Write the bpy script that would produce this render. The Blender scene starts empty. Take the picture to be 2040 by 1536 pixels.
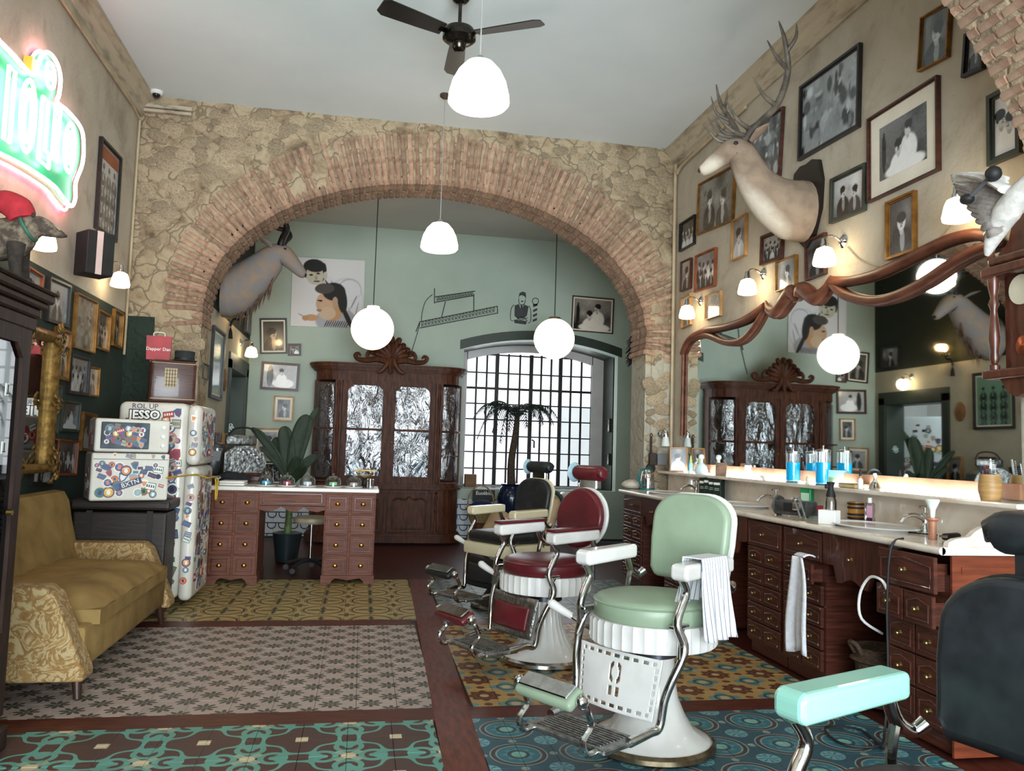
import bpy, bmesh, math, random
import numpy as np
from mathutils import Vector, Matrix
random.seed(7); RNG = np.random.RandomState(7)
SC = bpy.context.scene; COL = SC.collection
PI = math.pi
# ---------------------------------------------------------------- camera
FPX = 1600.0; YAW, PIT, ROL = .181398, .076822, -.030508; CAMH = 1.28
def _axes():
    f = Vector((math.sin(YAW)*math.cos(PIT), math.cos(YAW)*math.cos(PIT), math.sin(PIT)))
    r = Vector((math.cos(YAW), -math.sin(YAW), 0)); d = f.cross(r)
    c, s = math.cos(ROL), math.sin(ROL)
    return c*r+s*d, -s*r+c*d, f
AR, AD, AF = _axes(); CAM = Vector((0, 0, CAMH))
cd = bpy.data.cameras.new('camera'); cam = bpy.data.objects.new('camera', cd); COL.objects.link(cam)
cd.sensor_width = 36; cd.lens = 36*FPX/2040; cd.clip_start = .05; cd.clip_end = 100
cam.matrix_world = Matrix(((AR.x, -AD.x, -AF.x, 0), (AR.y, -AD.y, -AF.y, 0), (AR.z, -AD.z, -AF.z, CAMH), (0, 0, 0, 1)))
SC.camera = cam
# ---------------------------------------------------------------- view, world, large lights
SC.view_settings.view_transform = 'Standard'; SC.view_settings.look = 'None'
SC.view_settings.exposure = 0.6; SC.view_settings.gamma = 1.0; SC.view_settings.use_curve_mapping = False
wd = bpy.data.worlds.new('world'); SC.world = wd; wd.use_nodes = True
wd.node_tree.nodes['Background'].inputs[0].default_value = (.75, .88, 1, 1)
wd.node_tree.nodes['Background'].inputs[1].default_value = 1.3
def area(name, loc, rot, sx, sy, power, col):
    l = bpy.data.lights.new(name, 'AREA'); l.shape = 'RECTANGLE'; l.size = sx; l.size_y = sy; l.energy = power; l.color = col
    o = bpy.data.objects.new(name, l); COL.objects.link(o); o.location = loc; o.rotation_euler = rot; return o
# daylight entering through the street windows behind the camera, and through the frosted rear window
area('street_window_daylight', (.45, -4.6, 1.4), (PI/2+.22, 0, 0), 6.5, 4.0, 1150, (.84, .94, 1))
area('rear_window_daylight', (2.42, 11.58, 1.75), (-PI/2, 0, 0), 1.7, 1.8, 14, (.9, .96, 1))
# ---------------------------------------------------------------- pixel rays (2040 x 1536 frame)
def ray(x, y): return AR*((x-1020)/FPX) + AD*((y-768)/FPX) + AF
def onz(x, y, z=0.0):
    d = ray(x, y); return CAM + d*((z-CAMH)/d.z)
def ony(x, y, Y):
    d = ray(x, y); return CAM + d*(Y/d.y)
def onx(x, y, X):
    d = ray(x, y); return CAM + d*(X/d.x)
def proj(p):
    v = Vector(p)-CAM; w = v.dot(AF); return 1020+FPX*v.dot(AR)/w, 768+FPX*v.dot(AD)/w
def zat(p, ypix):                                   # height of pixel row ypix on the vertical line through p
    lo, hi = -1, 6
    for _ in range(40):
        m = (lo+hi)/2
        if proj((p[0], p[1], m))[1] > ypix: lo = m
        else: hi = m
    return lo
# ---------------------------------------------------------------- colours and materials
def lin(c): return c/12.92 if c <= .04045 else ((c+.055)/1.055)**2.4
def C(h, a=1.0):
    if isinstance(h, str):
        h = h.lstrip('#'); return tuple(lin(int(h[i:i+2], 16)/255) for i in (0, 2, 4)) + (a,)
    return tuple(h)[:3] + (a,)
class E:                                            # socket wrapper for shader maths
    def __init__(s, nt, k): s.nt, s.k = nt, k
    def _m(s, op, *a):
        n = s.nt.nodes.new('ShaderNodeMath'); n.operation = op
        for i, v in enumerate((s,)+a):
            if isinstance(v, E): s.nt.links.new(v.k, n.inputs[i])
            else: n.inputs[i].default_value = v
        return E(s.nt, n.outputs[0])
    def __add__(s, o): return s._m('ADD', o)
    def __sub__(s, o): return s._m('SUBTRACT', o)
    def __mul__(s, o): return s._m('MULTIPLY', o)
    def __truediv__(s, o): return s._m('DIVIDE', o)
    def __abs__(s): return s._m('ABSOLUTE')
    def lt(s, o): return s._m('LESS_THAN', o)
    def gt(s, o): return s._m('GREATER_THAN', o)
    def mx(s, o): return s._m('MAXIMUM', o)
    def mn(s, o): return s._m('MINIMUM', o)
    def sq(s): return s._m('SQRT')
    def cos(s): return s._m('COSINE')
    def sin(s): return s._m('SINE')
    def at(s, o): return s._m('ARCTAN2', o)
    def wrap(s, a, b): return s._m('WRAP', b, a)
def rad(x, y): return (x*x+y*y).sq()
def mixc(nt, fac, a, b):
    n = nt.nodes.new('ShaderNodeMix'); n.data_type = 'RGBA'
    if isinstance(fac, E): nt.links.new(fac.k, n.inputs[0])
    else: n.inputs[0].default_value = fac
    for i, v in ((6, a), (7, b)):
        if isinstance(v, tuple): n.inputs[i].default_value = v
        else: nt.links.new(v, n.inputs[i])
    return n.outputs[2]
def base(name):
    m = bpy.data.materials.new(name); m.use_nodes = True
    return m, m.node_tree, m.node_tree.nodes['Principled BSDF']
def coords(nt, kind='Object', stretch=(1, 1, 1)):
    if kind == 'World': k = nt.nodes.new('ShaderNodeNewGeometry').outputs['Position']
    else: k = nt.nodes.new('ShaderNodeTexCoord').outputs[kind]
    mp = nt.nodes.new('ShaderNodeMapping'); mp.inputs['Scale'].default_value = stretch; nt.links.new(k, mp.inputs[0])
    return mp.outputs[0]
def noise(nt, vec, scale, detail=4, rough=.55, dist=0):
    n = nt.nodes.new('ShaderNodeTexNoise'); n.inputs['Scale'].default_value = scale; n.inputs['Detail'].default_value = detail
    n.inputs['Roughness'].default_value = rough; n.inputs['Distortion'].default_value = dist
    nt.links.new(vec, n.inputs['Vector']); return E(nt, n.outputs['Fac'])
def ramp(nt, fac, stops):
    r = nt.nodes.new('ShaderNodeValToRGB'); el = r.color_ramp.elements
    while len(el) < len(stops): el.new(.5)
    for e, (p, c) in zip(el, stops): e.position = p; e.color = c
    nt.links.new(fac.k, r.inputs[0]); return r.outputs[0]
def bump(nt, bs, h, strength=.3, dist=.01):
    b = nt.nodes.new('ShaderNodeBump'); b.inputs['Strength'].default_value = strength; b.inputs['Distance'].default_value = dist
    nt.links.new(h.k, b.inputs['Height']); nt.links.new(b.outputs[0], bs.inputs['Normal'])
def vary(nt, col, amt):                             # per-object brightness variation
    oi = nt.nodes.new('ShaderNodeObjectInfo'); hs = nt.nodes.new('ShaderNodeHueSaturation')
    v = E(nt, oi.outputs['Random'])*(2*amt)+(1-amt); nt.links.new(v.k, hs.inputs['Value']); nt.links.new(col, hs.inputs['Color'])
    return hs.outputs[0]
MATS = {}
def M(name, c1, c2=None, scale=8, rough=.5, metal=0, bmp=0, stretch=(1, 1, 1), lo=.35, hi=.65, detail=4, coat=0, rnd=0,
      trans=0, emit=None, estr=0, sub=0, dist=0, kind='Object', ior=1.45, bdist=.01, sheen=0):
    if name in MATS: return MATS[name]
    m, nt, bs = base(name); c1 = C(c1)
    c2 = C(c2) if c2 else tuple(min(1, v*.82) for v in c1[:3])+(1,)
    f = noise(nt, coords(nt, kind, stretch), scale, detail, .55, dist)
    col = ramp(nt, f, [(lo, c1), (hi, c2)])
    if rnd: col = vary(nt, col, rnd)
    nt.links.new(col, bs.inputs['Base Color'])
    bs.inputs['Roughness'].default_value = rough; bs.inputs['Metallic'].default_value = metal; bs.inputs['IOR'].default_value = ior
    bs.inputs['Coat Weight'].default_value = coat; bs.inputs['Transmission Weight'].default_value = trans
    bs.inputs['Sheen Weight'].default_value = sheen
    if emit: bs.inputs['Emission Color'].default_value = C(emit); bs.inputs['Emission Strength'].default_value = estr
    if bmp: bump(nt, bs, f, bmp, bdist)
    MATS[name] = m; return m
def glassmat(name, col=(1, 1, 1), rough=0.0, mixf=.88):   # thin glass: clear with a Fresnel sheen
    if name in MATS: return MATS[name]
    m, nt, bs = base(name); nt.nodes.remove(bs); t = nt.nodes.new('ShaderNodeBsdfTransparent'); t.inputs[0].default_value = C(col)
    g = nt.nodes.new('ShaderNodeBsdfGlossy'); g.inputs['Roughness'].default_value = rough; fr = nt.nodes.new('ShaderNodeFresnel'); fr.inputs[0].default_value = 1.5
    f = E(nt, fr.outputs[0])*.9+(1-mixf)*.3; mx = nt.nodes.new('ShaderNodeMixShader'); nt.links.new(f.k, mx.inputs[0])
    nt.links.new(t.outputs[0], mx.inputs[1]); nt.links.new(g.outputs[0], mx.inputs[2])
    nt.links.new(mx.outputs[0], nt.nodes['Material Output'].inputs[0]); MATS[name] = m; return m
def vcol(name='printed_picture', rough=.25, coat=.6):
    if name in MATS: return MATS[name]
    m, nt, bs = base(name); a = nt.nodes.new('ShaderNodeAttribute'); a.attribute_name = 'Col'
    nt.links.new(a.outputs['Color'], bs.inputs['Base Color']); bs.inputs['Roughness'].default_value = rough; bs.inputs['Coat Weight'].default_value = coat
    bs.inputs['Coat Roughness'].default_value = .08
    MATS[name] = m; return m
# ---------------------------------------------------------------- mesh builder
class MB:
    def __init__(s): s.v, s.f, s.mi = [], [], []; s.cur = 0
    def add(s, vs, fs, T=None):
        o = len(s.v)
        s.v += [tuple(T @ Vector(p)) if T is not None else tuple(p) for p in vs]
        s.f += [tuple(i+o for i in f) for f in fs]; s.mi += [s.cur]*len(fs); return s
    def box(s, c, d, rot=None):
        x, y, z = d[0]/2, d[1]/2, d[2]/2
        vs = [(-x,-y,-z),(x,-y,-z),(x,y,-z),(-x,y,-z),(-x,-y,z),(x,-y,z),(x,y,z),(-x,y,z)]
        T = Matrix.Translation(c) @ (Matrix.Identity(4) if rot is None else rot)
        return s.add(vs, [(0,3,2,1),(4,5,6,7),(0,1,5,4),(1,2,6,5),(2,3,7,6),(3,0,4,7)], T)
    def rbox(s, c, d, r=.01, seg=2, rot=None):
        bm = bmesh.new(); bmesh.ops.create_cube(bm, size=1)
        for v in bm.verts: v.co = Vector((v.co.x*d[0], v.co.y*d[1], v.co.z*d[2]))
        bmesh.ops.bevel(bm, geom=list(bm.edges), offset=min(r, min(d)*.49), segments=seg, profile=.5, affect='EDGES')
        bm.verts.index_update(); T = Matrix.Translation(c) @ (Matrix.Identity(4) if rot is None else rot)
        s.add([v.co.copy() for v in bm.verts], [[v.index for v in f.verts] for f in bm.faces], T); bm.free(); return s
    def lathe(s, prof, n=24, T=None, flute=None):
        vs, fs = [], []
        for j in range(n):
            a = 2*PI*j/n
            for i, (r, z) in enumerate(prof):
                k = 1.0
                if flute and flute[0] <= i <= flute[1]: k = 1-flute[2]*(j % 2)
                vs.append((r*k*math.cos(a), r*k*math.sin(a), z))
        m = len(prof)
        for j in range(n):
            k = (j+1) % n
            for i in range(m-1): fs.append((j*m+i, k*m+i, k*m+i+1, j*m+i+1))
        if prof[0][0] > 1e-6: fs.append(tuple(j*m for j in range(n-1, -1, -1)))
        if prof[-1][0] > 1e-6: fs.append(tuple(j*m+m-1 for j in range(n)))
        return s.add(vs, fs, T)
    def cyl(s, a, b, r, n=12, r2=None):
        return s.tube([a, b], [r, r if r2 is None else r2], n)
    def sphere(s, c, r, n=14, m=8):
        r = (r, r, r) if not hasattr(r, '__len__') else r
        prof = [(math.sin(PI*i/m), -math.cos(PI*i/m)) for i in range(m+1)]
        prof[0] = (1e-7, -1); prof[-1] = (1e-7, 1)
        return s.lathe(prof, n, Matrix.Translation(c) @ Matrix.Diagonal((r[0], r[1], r[2], 1)))
    def loft(s, pts, rs, n=12, up=(0, 0, 1), caps=True):   # rs: radius or (ra, rb)
        pts = [Vector(p) for p in pts]; N = len(pts); vs, fs = [], []
        if not hasattr(rs, '__len__'): rs = [rs]*N
        prev = Vector(up)
        for i, p in enumerate(pts):
            t = (pts[min(i+1, N-1)]-pts[max(i-1, 0)])
            t = t.normalized() if t.length > 1e-9 else Vector((0, 0, 1))
            u = prev - t*prev.dot(t)
            if u.length < 1e-4: u = t.orthogonal()
            u.normalize(); prev = u; w = t.cross(u)
            r = rs[i]; ra, rb = (r if hasattr(r, '__len__') else (r, r))
            for j in range(n):
                a = 2*PI*j/n; vs.append(p + w*(ra*math.cos(a)) + u*(rb*math.sin(a)))
        for i in range(N-1):
            for j in range(n):
                k = (j+1) % n; fs.append((i*n+j, i*n+k, i*n+n+k, i*n+n+j))
        if caps: fs.append(tuple(range(n-1, -1, -1))); fs.append(tuple((N-1)*n+j for j in range(n)))
        return s.add(vs, fs)
    def tube(s, pts, r, n=8, smooth=0, up=(0, 0, 1)):
        pts = [Vector(p) for p in pts]
        if smooth and len(pts) > 2:
            rs = r if hasattr(r, '__len__') else [r]*len(pts)
            pts, r = catmull(pts, rs, smooth)
        d = (pts[-1]-pts[0]).normalized() if (pts[-1]-pts[0]).length > 1e-6 else Vector((1, 0, 0))
        if abs(d.dot(Vector(up))) > .9: up = (1, 0, 0) if abs(d.x) < .9 else (0, 1, 0)
        return s.loft(pts, r, n, up)
    def prism(s, poly, y0, y1, T=None):             # polygon in x,z extruded along y (y0 is the front)
        n = len(poly)
        vs = [(x, y0, z) for x, z in poly] + [(x, y1, z) for x, z in poly]
        ar = sum(poly[i][0]*poly[(i+1) % n][1]-poly[(i+1) % n][0]*poly[i][1] for i in range(n))
        fr = tuple(range(n)) if ar > 0 else tuple(range(n-1, -1, -1))
        fs = [fr, tuple(n+i for i in reversed(fr))]
        for i in range(n):
            k = (i+1) % n; q = (i, n+i, n+k, k); fs.append(q if ar > 0 else q[::-1])
        return s.add(vs, fs, T)
    def grid(s, nx, ny, fn):
        vs = [fn(i/nx, j/ny) for j in range(ny+1) for i in range(nx+1)]
        fs = [(j*(nx+1)+i, j*(nx+1)+i+1, (j+1)*(nx+1)+i+1, (j+1)*(nx+1)+i) for j in range(ny) for i in range(nx)]
        return s.add(vs, fs)
    def build(s, name, mat, parent=None, smooth=False, label=None):
        me = bpy.data.meshes.new(name); me.from_pydata(s.v, [], s.f); me.update()
        for m in (mat if isinstance(mat, (list, tuple)) else [mat]): me.materials.append(m)
        if any(s.mi): me.polygons.foreach_set('material_index', s.mi)
        o = bpy.data.objects.new(name, me); COL.objects.link(o); o.parent = parent
        if smooth: shade(me, 40)
        if label: o['label'] = label
        return o
def shade(me, ang=40):
    me.polygons.foreach_set('use_smooth', [True]*len(me.polygons))
    try: me.set_sharp_from_angle(angle=math.radians(ang))
    except Exception: pass
def catmull(pts, rs, k):
    out, ro = [], []
    P = [pts[0]] + list(pts) + [pts[-1]]; Rr = [rs[0]] + list(rs) + [rs[-1]]
    def mixr(a, b, t): return tuple(x+(y-x)*t for x, y in zip(a, b)) if hasattr(a, '__len__') else a+(b-a)*t
    for i in range(1, len(P)-2):
        p0, p1, p2, p3 = (Vector(q) for q in P[i-1:i+3])
        for j in range(k):
            t = j/k
            out.append(.5*((2*p1)+(p2-p0)*t+(2*p0-5*p1+4*p2-p3)*t*t+(3*p1-p0-3*p2+p3)*t**3)); ro.append(mixr(Rr[i], Rr[i+1], t))
    out.append(Vector(pts[-1])); ro.append(rs[-1]); return out, ro
def RZ(a): return Matrix.Rotation(a, 4, 'Z')
def RX(a): return Matrix.Rotation(a, 4, 'X')
def RY(a): return Matrix.Rotation(a, 4, 'Y')
def TR(*p): return Matrix.Translation(p)
def tag(o, label, cat, group=None, kind=None):
    o['label'] = label
    if cat: o['category'] = cat
    if group: o['group'] = group
    if kind: o['kind'] = kind
    return o
def thing(name, label, cat, loc=(0, 0, 0), rz=0, group=None, rot=None):
    o = bpy.data.objects.new(name, None); COL.objects.link(o); o.empty_display_size = .05
    o.location = loc; o.rotation_euler = rot if rot else (0, 0, rz); tag(o, label, cat, group); return o
def struct(o, label=None):
    o['kind'] = 'structure'
    if label: o['label'] = label
    return o
def copy_tree(o, parent=None):
    c = o.copy(); COL.objects.link(c); c.parent = parent
    for ch in [x for x in o.children]: copy_tree(ch, c)
    return c
def textmesh(s, size, depth=.001, off=0.0):
    cu = bpy.data.curves.new('lettering', 'FONT'); cu.body = s; cu.size = size; cu.offset = off; cu.extrude = depth; cu.align_x = 'CENTER'; cu.align_y = 'CENTER'; cu.resolution_u = 2
    o = bpy.data.objects.new('lettering', cu); COL.objects.link(o)
    me = bpy.data.meshes.new_from_object(o.evaluated_get(bpy.context.evaluated_depsgraph_get())); bpy.data.objects.remove(o); bpy.data.curves.remove(cu)
    return me
def lettering(s, size, mat, parent, loc, rot=(PI/2, 0, 0), depth=.0008, off=0.0):
    me = textmesh(s, size, depth, off); me.materials.clear(); me.materials.append(mat)
    o = bpy.data.objects.new('lettering', me); COL.objects.link(o); o.parent = parent; o.location = loc; o.rotation_euler = rot; return o
# ---------------------------------------------------------------- common materials
CHROME = M('chrome', '#d8d8d6', '#b9b9b8', 30, .12, 1)
IRON = M('wrought_iron', '#1c1a19', '#2c2825', 20, .5, .6)
BRASS = M('brass', '#c8a25a', '#94733a', 20, .28, 1)
WENAM = M('white_enamel', '#d9d7d2', '#cac7c1', 5, .2, 0, coat=.3)
BLACKL = M('black_leather', '#17191b', '#232628', 12, .42, 0, .12)
BLACK = M('matt_black', '#121212', '#1c1c1c', 12, .6)
DWOOD = M('dark_red_wood', '#5a2f22', '#3b1c14', 5, .34, 0, .08, (1, 1, 14), rnd=.12, coat=.2)
DWOODX = M('dark_red_wood_across', '#5a2f22', '#3b1c14', 5, .34, 0, .08, (14, 14, 1), rnd=.12, coat=.2)
OAK = M('carved_oak', '#54301f', '#341b11', 6, .5, 0, .12, (5, 5, 1), ior=1.25)
DESKW = M('desk_mahogany', '#714331', '#572f20', 6, .5, 0, .06, (1, 1, 9), rnd=.08, ior=1.3)
MARBLE = M('cream_marble', '#e6dccd', '#cbb49c', 3.2, .16, 0, 0, (1, 1, 1), .45, .8, 9, .3, dist=1.6, kind='World')
GILT = M('gilt', '#96753a', '#664c22', 25, .5, .6, .5)
OPAL = M('lit_opal_glass', '#fff8ea', '#fff4e0', 3, .3, 0, emit='#fff0d8', estr=5.0)
WARMB = M('lit_shade', '#fff3dd', '#fff0d0', 3, .3, 0, emit='#ffe2b0', estr=9.0)
WHITEP = M('white_paint', '#e9e8e4', '#dedcd7', 3, .5)
PAPER = M('paper_mount', '#ded8c8', '#d2cab8', 4, .8)
FR_BLACK = M('frame_black', '#1a1715', '#262220', 10, .35)
FR_BROWN = M('frame_brown', '#4b2a20', '#341b14', 8, .35, stretch=(1, 1, 4))
FR_GOLD = M('frame_gold', '#94692f', '#6f4b1e', 14, .4, .5)
FR_WOOD = M('frame_light_wood', '#b58a55', '#946c3e', 8, .45)
FR_GREY = M('frame_grey_green', '#3c4036', '#2b2f28', 8, .4)
FR_ORANGE = M('frame_orange_wood', '#8a4b28', '#6b3518', 8, .4)
PRINT = vcol()
# ================================================================ setting
XL, XR, YA, YB, XBL, ZC, ZCB = -2.145, 3.07, 7.7, 11.0, -1.52, 4.41, 4.23
AXC, AA, AB, AZ0 = .64, 2.14, 1.37, 2.45            # main arch: half ellipse
TH = .43                                            # arch wall thickness
def plaster(name, stops, scale=2.2, split=None, bm=.35, rough=.9):
    m, nt, bs = base(name); w = coords(nt, 'World')
    f = noise(nt, w, scale, 9, .62, .4); col = ramp(nt, f, [(p, C(c)) for p, c in stops])
    f2 = noise(nt, w, 26, 6, .7); col = mixc(nt, (f2.gt(.66))*.35, col, C('#77695a'))
    if split:                                       # painted band: axis height, colours either side
        g = nt.nodes.new('ShaderNodeSeparateXYZ'); nt.links.new(w, g.inputs[0])
        n2 = noise(nt, w, 3, 5); col2 = ramp(nt, n2, [(.35, C(split[1])), (.7, C(split[2]))])
        z = E(nt, g.outputs[2]); fac = z.lt(split[0]) if split[3] == 'below' else z.gt(split[0])
        if len(split) > 4: fac = fac*(E(nt, g.outputs[0]).lt(split[4]))
        col = mixc(nt, fac, col, col2)
    hgt = f2*.6+f
    if name == 'rubble_wall':                       # joints between the rubble stones, pale lime wash low on the slim pillar
        vo = nt.nodes.new('ShaderNodeTexVoronoi'); vo.feature = 'DISTANCE_TO_EDGE'; vo.inputs['Scale'].default_value = 6.5; dw = nt.nodes.new('ShaderNodeMix'); dw.data_type = 'VECTOR'
        nz_ = nt.nodes.new('ShaderNodeTexNoise'); nz_.inputs['Scale'].default_value = 5; nt.links.new(w, nz_.inputs['Vector']); dw.inputs[0].default_value = .22; nt.links.new(w, dw.inputs[4]); nt.links.new(nz_.outputs['Color'], dw.inputs[5]); nt.links.new(dw.outputs[1], vo.inputs['Vector'])
        ed = E(nt, vo.outputs['Distance']); col = mixc(nt, ed.lt(.035)*(z.gt(2.36).mx(E(nt, g.outputs[0]).gt(-1.9)))*(f.gt(.45))*.55, col, C('#4e4133')); hgt = hgt+ed.mn(.12)*4
        col = mixc(nt, E(nt, g.outputs[0]).gt(2.7)*((z+(f-.5)*.5).lt(2.2))*.75, col, C('#aaa696'))
    nt.links.new(col, bs.inputs['Base Color']); bs.inputs['Roughness'].default_value = rough
    bump(nt, bs, hgt, bm, .02); MATS[name] = m; return m
P_STOPS = [(.28, '#908473'), (.45, '#aca290'), (.6, '#b6ad9c'), (.75, '#988b78')]
MW_LEFT = plaster('old_plaster_over_green', P_STOPS, split=(2.38, '#26352b', '#1d2a22', 'below'))
MW_RIGHT = plaster('old_plaster', P_STOPS)
MW_BACKL = plaster('beige_plaster_under_green', [(.3, '#a39c8a'), (.7, '#b8b19d')], split=(2.58, '#252b20', '#1f251b', 'above'), bm=.1)
MW_RUB = plaster('rubble_wall', [(.3, '#5f4f3e'), (.42, '#8d7a60'), (.55, '#aa9a7e'), (.68, '#9c8668'), (.8, '#6f5b48')], 5.0, (2.36, '#26352b', '#1d2a22', 'below', -1.9), .9)
MW_MINT = M('mint_wall_paint', '#a3afa2', '#97a598', 1.2, .7, kind='World')
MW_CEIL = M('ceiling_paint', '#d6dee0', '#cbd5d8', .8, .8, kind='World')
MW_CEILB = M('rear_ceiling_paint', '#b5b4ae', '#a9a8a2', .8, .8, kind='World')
MW_GREEN = M('dark_green_paint', '#2a342a', '#20281f', 3, .5, kind='World')
def slab(name, lo, hi, mat, label=None):
    c = [(a+b)/2 for a, b in zip(lo, hi)]; d = [b-a for a, b in zip(lo, hi)]
    o = MB().box((0, 0, 0), d).build(name, mat); o.location = c; return struct(o, label)
YF = -2.2
slab('wall_left', (XL-.2, YF, 0), (XL, YA+TH, ZC), MW_LEFT, 'beige plaster wall with dark green lower half')
slab('wall_right', (XR, YF, 0), (XR+.2, YA+TH, ZC), MW_RIGHT, 'mottled beige plaster wall covered in pictures')
slab('ceiling', (XL-.2, YF-.2, ZC), (XR+.2, YA+TH, ZC+.2), MW_CEIL, 'pale flat painted ceiling of the front room')
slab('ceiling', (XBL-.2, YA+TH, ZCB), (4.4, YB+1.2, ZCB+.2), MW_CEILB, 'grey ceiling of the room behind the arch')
slab('wall_right', (4.2, YA+TH, 0), (4.4, YB+1.2, ZCB), MW_MINT, 'mint side wall of the rear room')
# street front behind the camera: piers and lintel round a large opening
slab('wall_front', (XL, YF-.2, 0), (-1.8, YF, ZC), MW_RIGHT); slab('wall_front', (2.7, YF-.2, 0), (XR, YF, ZC), MW_RIGHT)
slab('wall_front', (-1.8, YF-.2, 3.7), (2.7, YF, ZC), MW_RIGHT)
# rear left wall with the doorway
DY0, DY1, DZ = 9.55, 10.75, 2.08
wb = MB(); wb.box((XBL-.15, (YA+TH+DY0)/2, ZCB/2), (.3, DY0-YA-TH, ZCB)); wb.box((XBL-.15, (DY1+YB+.2)/2, ZCB/2), (.3, YB+.2-DY1, ZCB)); wb.box((XBL-.15, (DY0+DY1)/2, (DZ+ZCB)/2), (.3, DY1-DY0, ZCB-DZ))
struct(wb.build('wall_left', MW_BACKL), 'rear side wall, dark green above and beige below')
# rear wall with window niche (opening x 1.30..3.55, z .70..2.78 arched)
NX0, NX1, NZ0, NZ1, YW = 1.33, 3.55, .70, 2.80, 11.72
wb = MB()
wb.box(((XBL+NX0)/2-.1, YB+.1, ZCB/2), (NX0-XBL+.2, .2, ZCB)); wb.box(((NX1+4.2)/2, YB+.1, ZCB/2), (4.2-NX1, .2, ZCB)); wb.box(((NX0+NX1)/2, YB+.1, NZ0/2), (NX1-NX0, .2, NZ0))
NA = 16
def nz(x): return NZ1 - .17*((x-(NX0+NX1)/2)/((NX1-NX0)/2))**2
for i in range(NA):
    a, b = NX0+(NX1-NX0)*i/NA, NX0+(NX1-NX0)*(i+1)/NA
    wb.prism([(a, nz(a)), (b, nz(b)), (b, ZCB), (a, ZCB)], YB, YB+.2)
WBACK = struct(wb.build('wall_back', MW_MINT), 'mint green rear wall with a barred window')
tr = MB()                                            # dark green reveal of the niche
tr.box((NX1+.05, (YB+YW)/2+.1, (NZ0+NZ1)/2-.1), (.1, YW-YB-.2+.1, NZ1-NZ0)); tr.box((NX0-.05, (YB+YW)/2+.1, (NZ0+NZ1)/2-.1), (.1, YW-YB-.1, NZ1-NZ0)); tr.box(((NX0+NX1)/2, (YB+YW)/2+.1, NZ0-.05), (NX1-NX0+.2, YW-YB-.1, .1))
for i in range(NA):
    a, b = NX0+(NX1-NX0)*i/NA, NX0+(NX1-NX0)*(i+1)/NA
    tr.prism([(a, nz(a)), (b, nz(b)), (b, nz(b)+.1), (a, nz(a)+.1)], YB+.2, YW+.1)
struct(tr.build('trim_1', MW_GREEN), 'dark green painted reveal of the window niche')
tr = MB()
for i in range(NA):                                  # green painted band over the niche on the wall face
    a, b = NX0-.06+(NX1-NX0+.12)*i/NA, NX0-.06+(NX1-NX0+.12)*(i+1)/NA
    tr.prism([(a, nz(a)-.0), (b, nz(b)-.0), (b, nz(b)+.13), (a, nz(a)+.13)], YB-.006, YB-.0005)
struct(tr.build('trim_2', MW_GREEN), 'dark green painted band over the window niche')
# ---------------------------------------------------------------- main arch wall
def ell(a, ea=AA, eb=AB, cx=AXC, z0=AZ0): return cx+ea*math.cos(a), z0+eb*math.sin(a)
def inside(x, z, g=0.0):
    if abs(x-AXC) >= AA+g: return False
    if z <= AZ0: return True
    return ((x-AXC)/(AA+g))**2+((z-AZ0)/(AB+g))**2 < 1
from mathutils import noise as mnoise
def rubble(x, z): 
    p = Vector((x*2.6, z*2.6, 3)); q = Vector((x*9, z*9, 1))
    return .028*mnoise.noise(p)+.018*mnoise.noise(q)
wm = MB(); st = .045; nx = int((XR-XL)/st); nzc = int(ZC/st); idx = {}
for j in range(nzc+1):
    for i in range(nx+1):
        x, z = XL+(XR-XL)*i/nx, ZC*j/nzc
        idx[i, j] = len(wm.v); wm.v.append((x, YA+rubble(x, z)*(1 if not inside(x, z, .08) else 0), z))
for j in range(nzc):
    for i in range(nx):
        cs = [(i, j), (i+1, j), (i+1, j+1), (i, j+1)]
        if sum(inside(XL+(XR-XL)*a/nx, ZC*b/nzc, .03) for a, b in cs) == 0: wm.f.append(tuple(idx[c] for c in cs)); wm.mi.append(0)
ring = [(AXC+AA, 0.0)]+[(AXC+AA, AZ0*k/6) for k in range(1, 6)]+[ell(PI*k/60) for k in range(61)]+[(AXC-AA, AZ0*k/6) for k in range(5, -1, -1)]
def outer(x, z, g=.07):
    d = Vector((x-AXC, max(z-AZ0, 0))); d.normalize(); return x+d.x*g, z+d.y*g
o = len(wm.v)
for x, z in ring:
    ox, oz = outer(x, z); wm.v += [(ox, YA+.012, oz), (x, YA+.012, z), (x, YA+TH, z)]
for k in range(len(ring)-1):
    a = o+3*k; wm.f += [(a, a+3, a+4, a+1), (a+1, a+4, a+5, a+2)]; wm.mi += [0, 0]
for k in range(len(ring)-1):                         # rear face of the wall
    (x0, z0), (x1, z1) = ring[k], ring[k+1]
    if abs(x0-x1) > 1e-6: b = len(wm.v); wm.v += [(x0, YA+TH, z0), (x1, YA+TH, z1), (x1, YA+TH, ZC), (x0, YA+TH, ZC)]; wm.f.append((b, b+1, b+2, b+3)); wm.mi.append(0)
for x0, x1 in ((AXC+AA, 4.2), (XL, AXC-AA)):
    b = len(wm.v); wm.v += [(x0, YA+TH, 0), (x1, YA+TH, 0), (x1, YA+TH, ZC), (x0, YA+TH, ZC)]; wm.f.append((b, b+1, b+2, b+3)); wm.mi.append(0)
WARCH = struct(wm.build('wall_arch', MW_RUB, smooth=True), 'rubble stone wall pierced by a wide brick arch')
BRICK = M('old_brick', '#856350', '#a78e77', 9, .9, 0, .5, (1, 1, 1), .38, .68, 6, rnd=.25)
STONE = M('rubble_stone', '#7d6b55', '#aa9b80', 6, .92, 0, .9, (1, 1, 1), .3, .7, 9, rnd=.22)
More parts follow.
